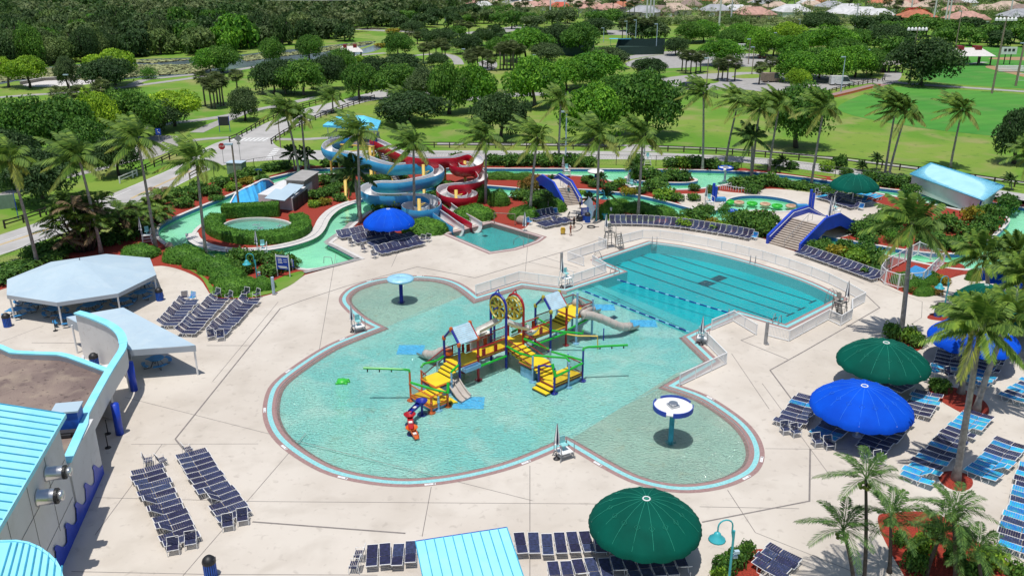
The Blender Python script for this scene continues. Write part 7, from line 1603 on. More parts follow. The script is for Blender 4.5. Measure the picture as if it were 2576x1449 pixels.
for i in range(5): a=i*1.26; stm.tube([(.1*math.cos(a),.1*math.sin(a),0),(.3*math.cos(a),.3*math.sin(a),.5)],[.03,.015],5)
stme=bpy.data.meshes.new('stems'); stme.from_pydata([tuple(v) for v in stm.v],[],stm.f); stme.materials.append(M['bark_dark'])
cb_=MB(); cb_.lathe([(.95,0),(.93,.25),(.8,.55),(.53,.78),(0,.9)],18); core=bpy.data.meshes.new('core'); core.from_pydata([tuple(v) for v in cb_.v],[],cb_.f); core.materials.append(M['hedge'])
def shrub(x,y,w,hm,m,lb,key='b',group='leafy shrubs in the planting beds',asp=1.0):
    p=U(x,y); r=w/2/upm(x,y); o=thing('shrub',lb,'shrub',(p.x,p.y,.0),R.uniform(0,6.28),group); f=link('foliage',R.choice(SHR[(key,m)]),o); f.scale=(r,r*asp,hm); s_=link('stems',stme,o); s_.scale=(r,r,hm); return o
def mound(x,y,w,hm,lb,depth=.8,rz=0.0):
    p=U(x,y); r=w/2/upm(x,y); o=thing('clipped_hedge',lb,'hedge',(p.x,p.y,0),rz,'clipped mounded hedges'); f=link('foliage',R.choice(DOME),o); hm*=1.35; f.scale=(r*.95,r*depth*.95,hm); c=link('core',core,o); c.scale=(r*.95,r*depth*.95,hm); return o
for a in((353,643,104,1.1,'long low clipped mound right behind the pavilion'),(463,652,116,1.3,'clipped mound left of the river, with boulders at its foot'),(500,668,90,1.2,'clipped mound in the curve of the left hedge'),(547,682,110,1.4,'big clipped mound in the middle of the left hedge'),(573,706,100,1.3,'clipped mound on the inner bend of the left hedge'),(585,734,104,1.3,'clipped mound at the near end of the left hedge'),(625,726,70,1.0,'small clipped mound beside the turquoise lamp'),(660,725,70,1.0,'small clipped mound right of the turquoise lamp'),
  (1068,582,128,1.3,'large clipped mound beside the blue umbrella and slide exit'),(1193,548,114,1.4,'large clipped mound right of the red slide exit'),(1255,515,60,1.7,'dark boxed hedge behind the right slide mound'),(1212,505,60,1.7,'dark boxed hedge under the red spiral'),(1320,548,92,1.3,'clipped mound left of the bridge beside a palm trunk'),(1390,530,76,1.4,'clipped mound at the foot of the narrow footbridge'),(1525,545,60,1.5,'dark mound behind the shark cutout'),
  (1555,523,80,1.0,'left section of the long low hedge right of the shark cutout'),(1605,530,90,1.0,'middle section of the long low hedge right of the shark cutout'),(1660,541,90,1.0,'right section of the long low hedge right of the shark cutout')): mound(*a)
for a in((2275,715,76,1.1,'clipped hedge at the left of the white pump pen',.55,-.5),(2305,730,74,1.1,'clipped hedge in front of the white pump pen',.5,.2),(2340,722,56,1.0,'clipped hedge at the right of the white pump pen',.6,.6),(2325,742,64,.8,'low bronze tinged hedge nearest the white pump pen',.5,.2),(2450,705,50,1.1,'square clipped hedge by the right river end',.5,0)): mound(*a)
for a in((1260,450,110,.9,'low hedge strip left along the river behind the red slide',.3,0),(1320,452,80,.9,'low hedge strip right along the river behind the red slide',.3,0)): mound(*a)
# hedge ring round the fountain pool
fo=U(649,578); ring=thing('ring_hedge','clipped ring hedge curving round the fountain pool','hedge',(fo.x,fo.y,0),0); 
def ringpts(t,k): return U(649+(88+k*46)*math.cos(t),573+(23+k*16+2)*math.sin(t)+k*3)
b=MB(); Cs=[];Ns=[]; tt=[-.55+i*(PI+1.1)/44 for i in range(45)]; hh=1.15
prof=[(.12,0),(.12,hh*.9),(.2,hh),(.9,hh),(1.0,hh*.9),(1.02,0)]
vs=[];fs=[]
for t in tt:
    for k,z in prof: q=ringpts(t,k); vs.append((q.x,q.y,z))
for i in range(44):
    for j in range(5): fs.append((i*6+j,i*6+j+1,(i+1)*6+j+1,(i+1)*6+j))
fs+=[tuple(range(6)),tuple(44*6+5-j for j in range(6))]
b.add(vs,fs); b.build('core',M['hedge'],ring,world=True)
for i in range(7000):
    t=R.uniform(-.57,PI+.57); s_=R.random()
    if s_<.3: k,z,nn=R.choice((.1,1.03)),R.uniform(.05,hh),None
    else: k,z,nn=R.uniform(.1,1.03),hh+R.uniform(-.02,.09),1
    q=ringpts(t,k); Cs.append((q.x-fo.x,q.y-fo.y,z)); o_=q-fo; o_.z=0; o_.normalize(); Ns.append((0,0,1) if nn else tuple(o_*(1 if k>.5 else -1)))
V=leaves(np.array(Cs),np.array(Ns),.11,.6); link('foliage',mesh_np('foliage',V,len(V)//4,M['hedge']),ring)
bh=thing('box_hedge','straight clipped hedge between the wave wall and fountain pool','hedge',tuple(U(635,545)),0)
A=U(558,552);E=U(702,546); dv=(E-A); L_=dv.length; dv.normalize(); nv=Vector((-dv.y,dv.x,0)); b=MB(); b.solid([A,E,E+nv*2.2,A+nv*2.2],(0,0,1.75)); b.build('core',M['hedge'],bh,world=True)
Cs=[];Ns=[]
for i in range(3600):
    s_=R.random()
    if s_<.5: q=A+dv*R.uniform(0,L_)+nv*R.uniform(0,2.2); q.z=1.75+R.uniform(-.02,.08); n_=(0,0,1)
    else: q=A+dv*R.uniform(0,L_)-nv*.04; q.z=R.uniform(0,1.75); n_=tuple(-nv)
    Cs.append(tuple(q-bh.location)); Ns.append(n_)
V=leaves(np.array(Cs),np.array(Ns),.11,.6); link('foliage',mesh_np('foliage',V,len(V)//4,M['hedge']),bh)
G_,Y_,O_,Z_='shrub','shrub_bright','shrub_gold','shrub_bronze'
beds=[('leafy shrub in the bank between road and left river',[(600,455,58,1.9,G_),(640,440,60,1.6,G_),(560,470,60,2.0,G_),(585,478,50,1.4,Y_),(530,490,60,1.8,G_),(620,462,46,1.3,O_),(500,482,50,2.0,G_),(480,500,70,2.2,G_),(680,430,60,1.5,G_),(710,424,56,1.5,G_),(660,452,40,.9,G_),(545,505,46,1.0,G_),(460,520,60,1.8,G_),(430,500,70,2.0,G_)]),
 ('leafy shrub below the big clumping palm at the left',[(110,640,90,1.8,G_),(160,632,90,1.8,G_),(215,622,90,1.6,G_),(270,612,90,1.6,G_),(320,600,80,1.7,G_),(80,655,60,1.6,G_),(360,585,70,1.6,G_),(30,690,110,1.4,G_),(0,712,90,1.4,G_),(60,678,90,1.2,G_),(130,655,90,1.2,G_)]),
 ('flowering leafy shrub on the slope right of the pump house',[(800,500,60,1.7,G_),(830,490,60,1.7,G_),(855,505,46,1.3,G_),(815,515,44,1.1,O_),(790,520,40,1.1,Y_),(850,480,50,1.6,G_),(780,470,50,1.5,G_),(820,462,60,1.8,G_),(860,460,60,1.8,G_)]),
 ('leafy shrub beneath the spiral slides',[(900,480,60,1.8,G_),(950,490,60,1.8,G_),(985,525,76,2.4,'palm_leaf'),(960,530,60,1.6,G_),(1120,470,70,1.2,G_),(1170,480,60,1.4,G_),(1150,520,60,1.4,G_),(1110,535,50,1.2,G_),(1030,470,60,1.3,G_),(930,460,60,1.6,G_),(1090,500,50,1.5,G_),(1140,548,40,1.0,G_),(960,462,70,1.8,G_),(1000,455,60,1.5,G_)]),
 ('dark leafy shrub along the fence behind the far river',[(1245,415,56,2.2,G_),(1285,416,60,2.4,G_),(1325,416,60,2.6,G_),(1365,417,60,2.6,G_),(1405,418,60,2.6,G_),(1445,418,60,2.6,G_),(1480,419,50,2.2,G_),(1720,420,60,2.2,Y_),(1755,421,60,2.4,G_),(1690,420,50,2.0,G_),(1790,423,60,2.0,G_),(1600,416,46,2.4,G_),(1155,405,50,1.8,G_),(870,410,70,2.0,G_),(930,408,70,2.0,G_),(1000,408,60,1.8,G_),(1840,424,50,1.3,G_),(830,418,60,1.8,G_)]),
 ('tropical shrub on the flower island in the river',[(1605,450,46,2.6,G_),(1640,452,60,2.4,G_),(1690,452,60,2.2,G_),(1715,455,50,1.8,G_),(1665,456,50,1.6,G_),(1590,452,30,1.4,Y_)]),
 ('shrub on the bank between the two river channels',[(1480,460,46,1.4,G_),(1500,470,44,1.3,G_),(1540,478,50,1.6,G_),(1560,470,40,1.6,Y_),(1580,490,46,1.4,O_),(1610,485,50,1.2,G_),(1650,480,76,2.2,G_),(1670,500,70,2.0,Y_),(1700,505,50,1.4,G_),(1330,485,60,2.4,Z_),(1345,470,60,2.2,Z_),(1345,520,70,1.8,G_),(1360,505,60,1.8,G_),(1310,500,60,1.6,G_),(1460,490,30,.9,Y_),(1745,505,40,1.3,G_),(1790,487,36,1.5,G_),(1745,480,34,1.3,G_)]),
 ('broad leafy shrub between the lap pool chairs and the river',[(1745,560,90,2.2,G_),(1770,548,60,2.2,G_),(1720,570,60,1.5,Y_),(1700,556,50,1.2,G_),(1560,540,40,1.0,G_),(1790,570,60,1.4,O_),(1820,548,44,2.4,'hedge'),(1850,575,80,2.6,G_),(1880,580,80,2.6,G_),(1915,590,80,2.6,G_),(1930,575,70,2.8,G_),(1900,560,70,2.2,G_),(1870,556,60,1.8,G_),(1810,580,60,1.4,Y_)]),
 ('shrub right of the wide footbridge beside the lower chairs',[(2045,632,60,1.6,G_),(2080,640,60,1.6,G_),(2070,622,50,1.4,G_),(2110,650,70,2.0,O_),(2125,632,60,1.8,G_),(2150,665,80,2.2,Y_),(2170,645,70,2.0,G_),(2195,660,70,2.2,G_),(2215,676,56,2.0,G_),(2190,690,60,1.2,G_),(2030,625,40,1.2,Z_)]),
 ('leafy shrub in the bed behind the wide footbridge',[(2165,590,80,2.2,G_),(2200,580,80,2.4,G_),(2240,590,70,2.0,G_),(2180,610,70,1.6,G_),(2240,610,56,1.8,'hedge'),(2270,615,50,1.2,G_),(2350,620,110,2.0,G_),(2400,625,90,1.8,G_),(2300,570,80,2.2,G_),(2380,580,80,2.6,G_),(2440,600,80,2.4,G_),(2480,580,80,2.6,G_),(2500,560,70,3.0,G_),(2470,550,60,2.2,Y_),(2530,530,70,2.8,G_),(2240,555,70,2.0,G_),(2440,560,60,2.6,O_),(2330,590,80,2.2,G_)]),
 ('shrub along the fence left of the cyan roofed building',[(1895,470,80,2.2,G_),(1930,465,70,2.4,G_),(1860,470,70,2.0,G_),(1970,470,60,1.6,G_),(1890,485,60,1.6,G_),(2110,425,44,3.0,G_),(2080,430,44,2.0,Y_),(1990,425,40,1.6,G_),(2130,440,40,1.5,G_),(2020,475,80,1.3,G_),(2080,485,80,1.3,G_),(2190,455,60,2.2,G_),(2240,470,60,2.4,G_),(1950,418,30,1.4,G_),(2270,470,60,2.2,G_),(2290,490,60,2.0,G_)]),
 ('leafy shrub between the left river and the blue rules board',[(600,660,70,2.0,G_),(640,664,70,2.0,G_),(690,668,70,2.0,G_),(720,676,70,2.0,G_),(620,685,60,1.6,G_),(680,690,70,1.5,G_),(740,672,50,1.3,'hedge'),(590,680,50,1.5,G_)]),
 ('round leafy shrub in the bed of the large foreground palm',[(2250,858,60,1.9,G_),(2285,862,64,1.9,Y_),(2300,872,50,1.6,G_),(2240,845,50,1.6,G_)]),
 ('small shrub in the foreground mulch beds at right',[(2365,985,60,1.3,G_),(2350,978,40,1.2,G_),(1850,1425,60,1.6,G_),(1820,1445,70,1.6,G_),(1878,1405,50,1.5,G_),(1810,1475,60,1.4,Y_),(2312,1395,76,1.6,Y_),(2300,1440,70,1.6,G_),(2490,1430,90,1.8,Y_),(2560,1470,80,1.6,G_),(2400,1420,70,1.5,G_),(2450,1460,80,1.6,G_),(2260,1370,50,1.2,G_),(2350,1350,60,1.3,G_),(2420,1370,60,1.4,G_)]),
 ('bronze and orange shrub in the bed before the pump pen',[(2310,738,50,.8,Z_),(2350,738,50,.9,Z_),(2370,716,44,1.2,O_),(2345,706,40,1.2,G_)])]
for lb,L in beds:
    for x,y,w,h,m in L: shrub(x,y,w*1.05,h,m,lb,'h' if m=='hedge' else 'b')
# clumping palms at the left
R.seed(5)
def clump(x,y,w,top,lb,n=50):
    p=U(x,y); h=HT(x,y,top); r=w/2/upm(x,y); o=thing('clumping_palm',lb,'palm tree',(p.x,p.y,0),0,'clumping areca palms'); b=MB(); Q=[]
    for i in range(n):
        a=R.uniform(0,6.28);q=R.uniform(.05,.62)*r; k=R.uniform(.22,.76)*h; x1,y1=q*math.cos(a),q*math.sin(a); b.tube([(x1*.35,y1*.35,0),(x1*.6,y1*.6,k*.5),(x1,y1,k)],[.11,.09,.07],5)
        for j in range(7): frond_quads(Q,Vector((x1,y1,k)),a+R.uniform(-1.6,1.6)+j*.5,math.radians(R.uniform(10,75)),R.uniform(2.2,3.2),.55,Vector((-.1,.05,0)),16,.85,.08,.3)
    b.build('stems',M['bark_dark'],o,True); link('crown',both(Q,.86,'palm_leaf','dead_leaf'),o)
clump(215,630,200,458,'large clumping areca palm between road and pavilion'); clump(335,595,140,490,'clumping areca palm right of the large one',20); clump(400,560,90,470,'fan leaved palm clump by the road bend',14)
# ================================================================ FAR BACKGROUND
R.seed(31)
def vehicle(q,rz,L,W,H,kind,m,lb,cat):
    p=U(*q); o=thing('parked_'+cat.replace(' ','_'),lb,cat,(p.x,p.y,.03),rz,None)
    if kind=='van': pr=[(-L/2,.35),(L/2,.35),(L/2+.02,.85),(L*.36,1.15),(L*.22,H),(-L/2+.05,H),(-L/2,H*.6)]; gl=[(L*.345,1.2),(L*.225,H-.12),(L*.02,H-.12),(L*.02,1.2)]
    else: pr=[(-L/2,.3),(L/2,.3),(L/2,.7),(L*.25,.9),(L*.1,H),(-L*.28,H),(-L*.42,.95),(-L/2,.9)]; gl=[(L*.22,.92),(L*.09,H-.06),(-L*.26,H-.06),(-L*.36,.92)]
    b=MB(); b.solid([(x,-W/2,z) for x,z in pr],(0,W,0)); b.build('body',M[m],o)
    for s_ in(-1,1):
        b=MB(); b.solid([(x,s_*(W/2+.006),z) for x,z in gl],(0,s_*.01,0)); b.build('window',M['window'],o)
    b=MB(); b.solid([(pr[3][0]+.0,-W*.42,pr[3][1]+.05),(pr[3][0],W*.42,pr[3][1]+.05),(pr[4][0]+.02,W*.42,pr[4][1]-.08),(pr[4][0]+.02,-W*.42,pr[4][1]-.08)],(.03,0,.03)); b.build('windscreen',M['window'],o)
    for sx in(-L*.3,L*.31):
        for s_ in(-1,1):
            b=MB(); b.tube([(sx,s_*(W/2-.2),.33),(sx,s_*(W/2+.03),.33)],.34,14); w_=b.build('wheel',M['rubber_black'],o); b=MB(); b.tube([(sx,s_*(W/2+.0),.33),(sx,s_*(W/2+.045),.33)],.18,10); b.build('rim',M['steel'],w_)
    for s_ in(-1,1): b=MB(); b.box((L/2,s_*W*.36,.72),(.08,.28,.16)); b.build('headlight',M['white'],o)
vehicle((2115,215),-.05,6.4,2.2,2.6,'van','carpaint_white','white cargo van parked under the bright spreading trees','van')
vehicle((1732,222),.5,5.0,2.0,1.6,'car','carpaint_dark','dark blue car parked behind the straight palm','car')
vehicle((1924,148),.1,5.0,2.0,1.7,'car','carpaint_red','dark red car under the thick trunk tree','car')
vehicle((1868,128),.1,6.0,2.2,2.5,'van','carpaint_white','white van beside the far marquee','van')
vehicle((1940,207),.3,6.0,2.3,2.7,'van','wood_tan','tan and black trailer van half hidden by palms','trailer')
def pavil(q,w,d,h,zr,lb,cupola=True,m='coping',rz=0):
    p=U(*q); o=thing('park_shelter',lb,'shelter',(p.x,p.y,0),rz,None); b=MB(); a=w/2;c=d/2; r_=w*.28
    b.add([(-a,-c,h),(a,-c,h),(a,c,h),(-a,c,h),(-r_,0,zr),(r_,0,zr)],[(0,1,5,4),(1,2,5),(2,3,4,5),(3,0,4),(3,2,1,0)]); b.build('hip_roof',M[m],o)
    for x in(-a*.85,-a*.3,a*.3,a*.85):
        for y in(-c*.8,c*.8): b=MB(); b.box((x,y,h/2),(.35,.35,h)); b.build('post',M['wood_dark'],o)
    if cupola:
        for x in(-r_*.7,r_*.7): b=MB(); b.box((x,0,zr),(w*.14,d*.3,1.2)); b.build('cupola',M['rail_maroon'],o); 
    b=MB(); b.box((-a*.6,0,h*.45),(w*.25,d*.5,h*.9)); b.build('store_room',M['wood_dark'],o)
pavil((2428,163),15.5,9,3.2,5.6,'tan hip roofed park shelter with brown cupolas beside the ball field')
pavil((882,150),9,6,2.8,4.6,'small tan roofed picnic shelter by the lake end',True,'coping',.2)
pavil((1885,118),9,8,3.5,7,'white peaked marquee tent in the far parking lot',False,'white')
pavil((2235,182),8,6,2.6,3.8,'low dark shelter under the parking trees',False,'wood_grey')
# lamp and light poles
def lightpole(base,top,lb,heads=1,m='wood_tan',r=.16,bar=0):
    p=U(*base);h=HT(base[0],base[1],top); o=thing('light_pole',lb,'light pole',(p.x,p.y,0),0,'tall light poles'); b=MB(); b.tube([(0,0,0),(0,0,h)],[r,r*.7],7); b.build('pole',M[m],o)
    b=MB()
    if bar:
        b.box((0,0,h-.3),(bar,.15,.15))
        for k in range(heads): b.lathe([(.45,-.5),(.4,0),(.15,.35),(0,.4)],8,(-bar/2+bar*k/(heads-1),0,h-.3))
        b.build('flood_bank',M['white'],o)
    else: b.box((-.5,0,h+.1),(1.2,.4,.25)); b.build('lamp_head',M['canvas_grey'],o)
for bs,t,lb,hd,m,r_,br in(((2286,213),70,'tall floodlight pole in front of the dark solitary tree',6,'wood_tan',.28,5),((2495,236),45,'tall floodlight pole at the white path on the right',6,'wood_tan',.3,5),((2555,217),110,'thick wooden pole cut by the right edge',1,'wood_tan',.35,0),((2403,123),30,'tall pole behind the hip roofed shelter',1,'wood_tan',.22,0),
  ((1423,395),283,'grey lamp pole rising behind the fence near the narrow footbridge',1,'canvas_grey',.16,0),((602,527),365,'grey lamp pole by the pale rail fence',1,'wood_tan',.17,0),((706,372),255,'slim pole at the corner of the crosswalk',1,'wood_tan',.12,0),((183,262),190,'slim lamp pole on the left lawn',1,'wood_tan',.12,0),
  ((1776,232),148,'lamp pole at the parking entrance palms',1,'wood_tan',.16,0),((2115,232),145,'lamp pole by the white van',1,'canvas_grey',.16,0),((2178,196),127,'lamp pole at the end of the parking row',1,'wood_tan',.16,0),((1882,162),100,'lamp pole left in the upper parking lot',1,'wood_tan',.16,0),((1891,188),120,'lamp pole at the grass island of the parking lot',1,'wood_tan',.16,0),((1950,118),84,'lamp pole right of the yellowish round tree',1,'wood_tan',.16,0),
  ((1575,107),55,'court light pole left of the tennis court',1,'canvas_grey',.16,0),((1598,112),52,'court light pole in front of the palm line',1,'canvas_grey',.18,0),((1650,135),62,'court light pole right of the tennis court',1,'canvas_grey',.18,0),((1518,107),72,'court light pole by the small lawn',1,'canvas_grey',.15,0),((2010,82),50,'far light pole behind the yellowish tree',1,'canvas_grey',.15,0),((2195,88),65,'far light pole with twin heads by the hedge wood',2,'canvas_grey',.15,1.5),
  ((1170,160),125,'path lamp by the turning circle',1,'wood_tan',.14,0),((1060,52),28,'far lamp over the oak grove, left',1,'canvas_grey',.15,0),((1120,58),32,'far lamp over the oak grove, middle',1,'canvas_grey',.15,0),((1347,163),140,'lamp head beside the bright dome tree',1,'canvas_grey',.15,0)): lightpole(bs,t,lb,hd,m,r_,br)
# transmission poles and wires
wires=[]
for x,b_,t in((1159,28,-60),(1180,26,-60),(1243,22,-60),(1384,48,-70),(1420,36,-60),(1626,58,-90),(1635,50,-80),(1643,52,-80),(1808,76,-60),(1838,60,-60),(2150,82,10),(2346,66,-80),(2376,66,-80),(2384,66,-60),(905,24,-40),(600,14,-40),(2290,40,-50),(2540,44,-60)):
    p=U(x,b_);h=min(34,HT(x,b_,t)) ; o=thing('power_pole','pale tall power line pole among the far houses','power pole',(p.x,p.y,0),0,'power line poles'); b=MB(); b.tube([(0,0,0),(0,0,h)],[.5,.3],7); b.build('pole',M['stucco'],o); b=MB()
    for k in(.98,.9,.82): b.box((0,0,h*k),(3.2,.2,.2))
    b.build('cross_arms',M['stucco'],o); wires.append(Vector((p.x,p.y,h)))
for i,y0 in enumerate((400,470,540)):
    for k,z in enumerate((17,20,23)):
        b=MB(); pts=[(x,y0+x*.12,z+4*((x%160)/80-1)**2) for x in range(-120,560,20)]; b.tube(pts,.07,3); o=b.build('power_line',M['stucco']); tag(o,'thin pale overhead power line crossing before the far houses','power line','overhead wires')
# houses
def house(x,v,w,rm,wm,word,flip):
    p=U(x,v); W_=w; D_=w*.7; h=3.2; o=thing('suburban_house',f'{word} hip roofed house in the far suburb','house',(p.x,p.y,0),R.uniform(-.4,.4),f'{word} roofed houses'); a,c=W_/2,D_/2; zr=h+D_*.28; r_=a-c*.8; e=.7
    b=MB(); b.box((0,0,h/2),(W_,D_,h)); b.box((a*.5*flip,-c-1.5,h*.45),(W_*.35,3,h*.9)); b.build('wall',M[wm],o)
    b=MB(); b.add([(-a-e,-c-e,h),(a+e,-c-e,h),(a+e,c+e,h),(-a-e,c+e,h),(-r_,0,zr),(r_,0,zr)],[(0,1,5,4),(1,2,5),(2,3,4,5),(3,0,4),(3,2,1,0)])
    gx=a*.5*flip; q=W_*.2; b.add([(gx-q,-c-3.4,h*.92),(gx+q,-c-3.4,h*.92),(gx+q,0,h*.92),(gx-q,0,h*.92),(gx,-c-1.6,h+q*.6),(gx,0,h+q*.6)],[(0,1,4),(1,2,5,4),(3,0,4,5),(3,2,1,0)]); b.build('roof',M[rm],o)
    for k in(-.6,-.15): b=MB(); b.box((a*k*flip*-1*-1,-c-.03,1.6),(1.6,.08,1.3)); b.build('window',M['window'],o)
    b=MB(); b.box((gx,-c-3.04,1.1),(W_*.22,.08,2.1)); b.build('garage_door',M['white'],o)
dm('roof_terra',(.50,.17,.09),.8,scale=.5,var=.15); dm('roof_pink',(.52,.30,.24),.8,scale=.5,var=.15); dm('roof_tan',(.52,.40,.31),.8,scale=.5,var=.15); dm('roof_grey',(.36,.37,.39),.8,scale=.5,var=.12); dm('roof_pale',(.58,.58,.58),.8,scale=.5,var=.1); dm('roof_brown',(.26,.19,.16),.8,scale=.5,var=.1); dm('wall_cream',(.70,.62,.52),.8); dm('wall_white',(.76,.75,.73),.8); dm('wall_peach',(.66,.46,.34),.8); dm('flag_tile',(.55,.10,.06),.8)
HC=[('roof_terra','terracotta'),('roof_pink','pink tiled'),('roof_tan','tan tiled'),('roof_grey','grey shingled'),('roof_pale','pale grey'),('roof_brown','brown tiled'),('flag_tile','bright red tiled')]
for x,v,w,k in((1190,24,18,1),(1215,26,13,4),(1310,30,17,2),(1335,27,15,1),(1375,26,16,1),(1410,29,14,6),(1405,16,15,2),(1445,22,15,2),(1480,26,14,1),(1490,34,17,1),(1535,36,17,1),(1560,28,15,0),(1580,20,14,2),(1620,44,18,3),(1655,42,17,5),(1690,38,20,2),(1735,26,16,5),(1800,40,18,3),(1850,40,17,4),(1885,42,16,2),(1895,50,20,1),(1950,30,16,2),(1990,42,20,4),(2040,26,15,2),(2090,30,18,3),(2130,36,16,4),(2125,48,20,4),(2170,50,20,4),(2205,52,17,4),(2260,30,18,2),(2300,58,19,0),(2330,30,16,2),(2400,42,16,1),(2425,62,19,1),(2480,38,16,2),(2530,30,18,2),(2560,56,20,3),(2570,40,18,5)): house(x,v,w,HC[k][0],R.choice(['wall_cream','wall_white','wall_peach']),HC[k][1],R.choice([-1,1]))
for i in range(62):
    x=R.uniform(880,2620); v=R.uniform(2,24) if x>1100 else R.uniform(2,10); k=R.choice([0,1,1,2,2,2,3,4,5]); house(x,v,R.uniform(14,19),HC[k][0],R.choice(['wall_cream','wall_white','wall_peach']),HC[k][1],R.choice([-1,1]))
# suburban greenery: one mass of crowns and far palms
pts=[]
for i in range(2600):
    x=R.uniform(850,2700); v=R.uniform(-7,62) if R.random()<.75 else R.uniform(-7,18); p=U(x,v)
    if x<1180 and v>25: continue
    if 1440<x<2140 and 44<v<86 and (v>58 or R.random()<.5): continue
    pts.append((p.x,p.y,R.uniform(4.5,9) if R.random()<.4 else R.uniform(2.5,5.5),R.uniform(2.0,4.6)))
for i in range(260):
    x=R.uniform(1640,2240); p=U(x,R.uniform(60,66)); pts.append((p.x,p.y,R.uniform(2.5,5),R.uniform(2.5,4)))
mass('suburb_trees',pts,60,'leaf_forest','scattered trees and shrubs filling the gaps between the far houses','trees')
R.seed(77)
for i in range(44):
    x=R.uniform(1180,2600); v=R.uniform(14,52); p=U(x,v); h=R.uniform(6,10); o=thing('distant_palm','thin coconut palm among the far houses','palm tree',(p.x,p.y,0),R.uniform(0,6),'palms among the far houses'); b=MB(); b.tube([(0,0,0),(0,0,h)],[.3,.22],5); b.build('trunk',M['palm_bark'],o); c=link('crown',R.choice(SB),o); c.location=(0,0,h); c.scale=(2.6,2.6,2)
# tennis court with dark screens, teal roof, scoreboard, goal, benches
o=thing('tennis_court','fenced tennis court with dark green windscreens','tennis court',tuple(U(1500,135))); 
for nm,q in(('left',((1385,140),(1490,142),(1495,124),(1390,122))),('right',((1548,140),(1668,137),(1672,118),(1555,116)))):
    g=[U(*k,.03) for k in q]; b=MB(); b.add([tuple(k-o.location) for k in g],[(0,1,2,3)]); 
    b.build('court_surface',M['court_green'],o)
    for i in range(4):
        a,e=g[i],g[(i+1)%4]; b=MB(); b.solid([a,e,e+Vector((0,0,3)),a+Vector((0,0,3))],(e-a).normalized().cross(Vector((0,0,1)))*.06); b.build('windscreen',M['court_green'],o,world=True)
p=U(1560,116); o=thing('bench_canopy','thin teal roof strip over the tennis court benches','canopy',(p.x,p.y,0)); b=MB(); b.box((0,0,2.8),(9,2.5,.15)); b.build('roof',M['canopy_cyan'],o)
for x in(-4,4): b=MB(); b.bar((x,0,0),(x,0,2.75),.08); b.build('post',M['teal_paint'],o)
p=U(2532,163); o=thing('scoreboard','small white scoreboard on posts at the ball field','scoreboard',(p.x,p.y,0)); b=MB(); b.box((0,0,4.6),(5.2,.3,2.4)); b.build('panel',M['white'],o); b=MB()
for x in(-1.4,.0,1.4): b.box((x,-.16,4.8),(.9,.05,.9))
b.build('score_windows',M['dark'],o); 
for x in(-1,1): b=MB(); b.box((x,.1,1.7),(.25,.25,3.4)); b.build('post',M['wood_dark'],o)
p=U(2548,182); o=thing('team_bench','low white aluminium bleacher by the ball field','bleacher',(p.x,p.y,0)); b=MB()
for k in range(4): b.box((0,k*.8,.5+k*.4),(9,.5,.08)); b.box((0,k*.8+.4,.25+k*.4),(9,.06,.3))
b.build('seats',M['white_metal'],o)
p=U(2590,335); 
p=U(2577,212); o=thing('soccer_goal','white metal soccer goal frame on the field','goal',tuple(U(2582,205))); b=MB(); b.tube([(-2.5,0,0),(-2.5,0,2.2),(2.5,0,2.2),(2.5,0,0)],.08,5); b.tube([(-2.5,0,2.2),(-2.5,1.6,0),(2.5,1.6,0),(2.5,0,2.2)],.05,5); b.build('frame',M['white_metal'],o)
b=MB(); pts=[U(*q) for q in((2092,248),(2150,234),(2215,217))]
for i in range(2): b.solid([pts[i],pts[i+1],pts[i+1]+Vector((0,0,.6)),pts[i]+Vector((0,0,.6))],(0,.05,0))
o=b.build('barrier_fence',M['orange_plastic']); tag(o,'low orange plastic barrier fence along the pink path','barrier fence')
p=U(70,218); o=thing('sand_court_wall','low pale wall round the sand court by the pond','wall',(p.x,p.y,0)); b=MB(); c=P2([(52,214),(110,204),(247,198)]); wallpath(b,c,0,.9,.4); b.build('wall_run',M['wood_grey'],o,world=True); b=MB(); wallpath(b,c,.9,1.0,.6); b.build('wall_cap',M['coping'],o,world=True)
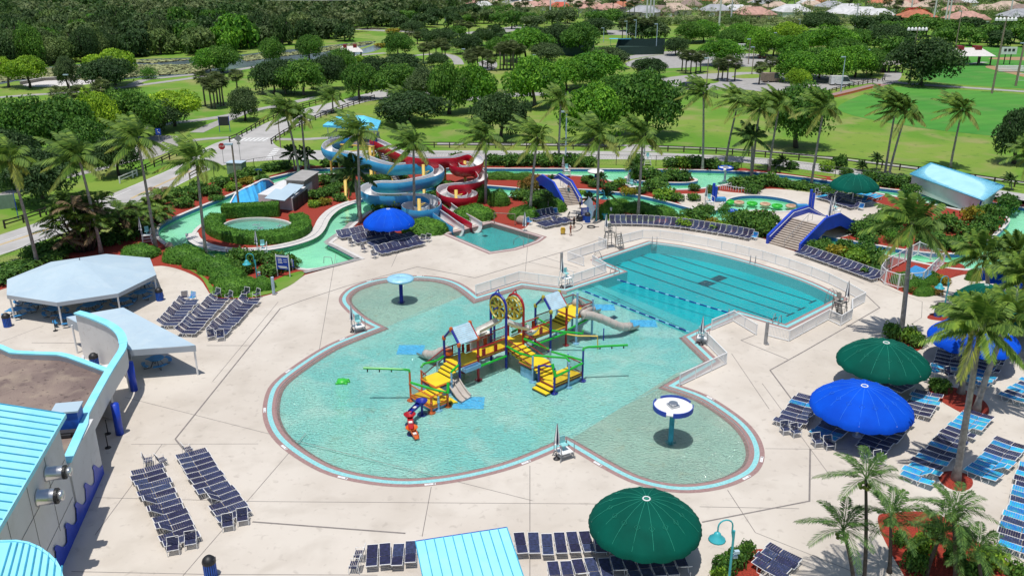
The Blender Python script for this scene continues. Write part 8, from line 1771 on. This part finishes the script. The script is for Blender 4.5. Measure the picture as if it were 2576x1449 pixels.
o=thing('round_shrub','neat round olive shrub beside the pond path','shrub',tuple(U(376,199))); f=link('foliage',SHR[('h','hedge')][0],o); f.scale=(3.4,3.4,4); 
for x,y,w,h,m in((860,200,60,3,'shrub'),(905,160,50,3,'shrub_bright'),(975,170,40,2.5,'shrub'),(990,86,50,3,'shrub_gold'),(960,120,40,2,'shrub_gold')): shrub(x,y,w,h,m,'shrub on the lake bank by the picnic shelter',group='shrubs on the lake bank')
# boulders at the hedge foot
for q,lb in(((516,688),'pale boulder at the foot of the left clipped hedge'),((425,622),'pale boulder beside the white lifeguard chair')):
    p=U(*q); o=thing('garden_boulder',lb,'boulder',(p.x,p.y,0),R.uniform(0,6)); b=MB(); b.lathe([(0,0),(.5,.04),(.55,.3),(.4,.55),(0,.65)],10); b.v=[v*(1+.15*noise.noise(v*2)) for v in b.v]; b.build('rock',M['rock'],o,True)
# ================================================================ LIGHT AND CAMERA
finalize()
w=bpy.data.worlds.new('World'); sc.world=w; w.use_nodes=True; nt=w.node_tree
sk=nt.nodes.new('ShaderNodeTexSky'); sk.sky_type='NISHITA'; sk.sun_disc=False
sd=Vector((-.10,-.19,1)).normalized()
sk.sun_elevation=math.asin(sd.z); sk.sun_rotation=math.atan2(sd.x,sd.y)
bg=nt.nodes['Background']; bg.inputs['Strength'].default_value=.11; nt.links.new(sk.outputs[0],bg.inputs['Color'])
sl_=bpy.data.lights.new('sun','SUN'); sl_.energy=4.4; sl_.angle=math.radians(.5); sl_.color=(1,.965,.91)
so=bpy.data.objects.new('sun',sl_); COL.objects.link(so); so.rotation_euler=sd.to_track_quat('Z','Y').to_euler()
cam=bpy.data.cameras.new('camera'); co=bpy.data.objects.new('camera',cam); COL.objects.link(co); sc.camera=co
co.location=(0,0,CH); co.rotation_euler=(PI/2-PIT,0,0); cam.sensor_width=36; cam.lens=36*FU/2576; cam.clip_end=6000; cam.clip_start=.5
vs=sc.view_settings; vs.view_transform='Standard'; vs.look='None'; vs.gamma=1; vs.exposure=-0.1; vs.use_curve_mapping=False
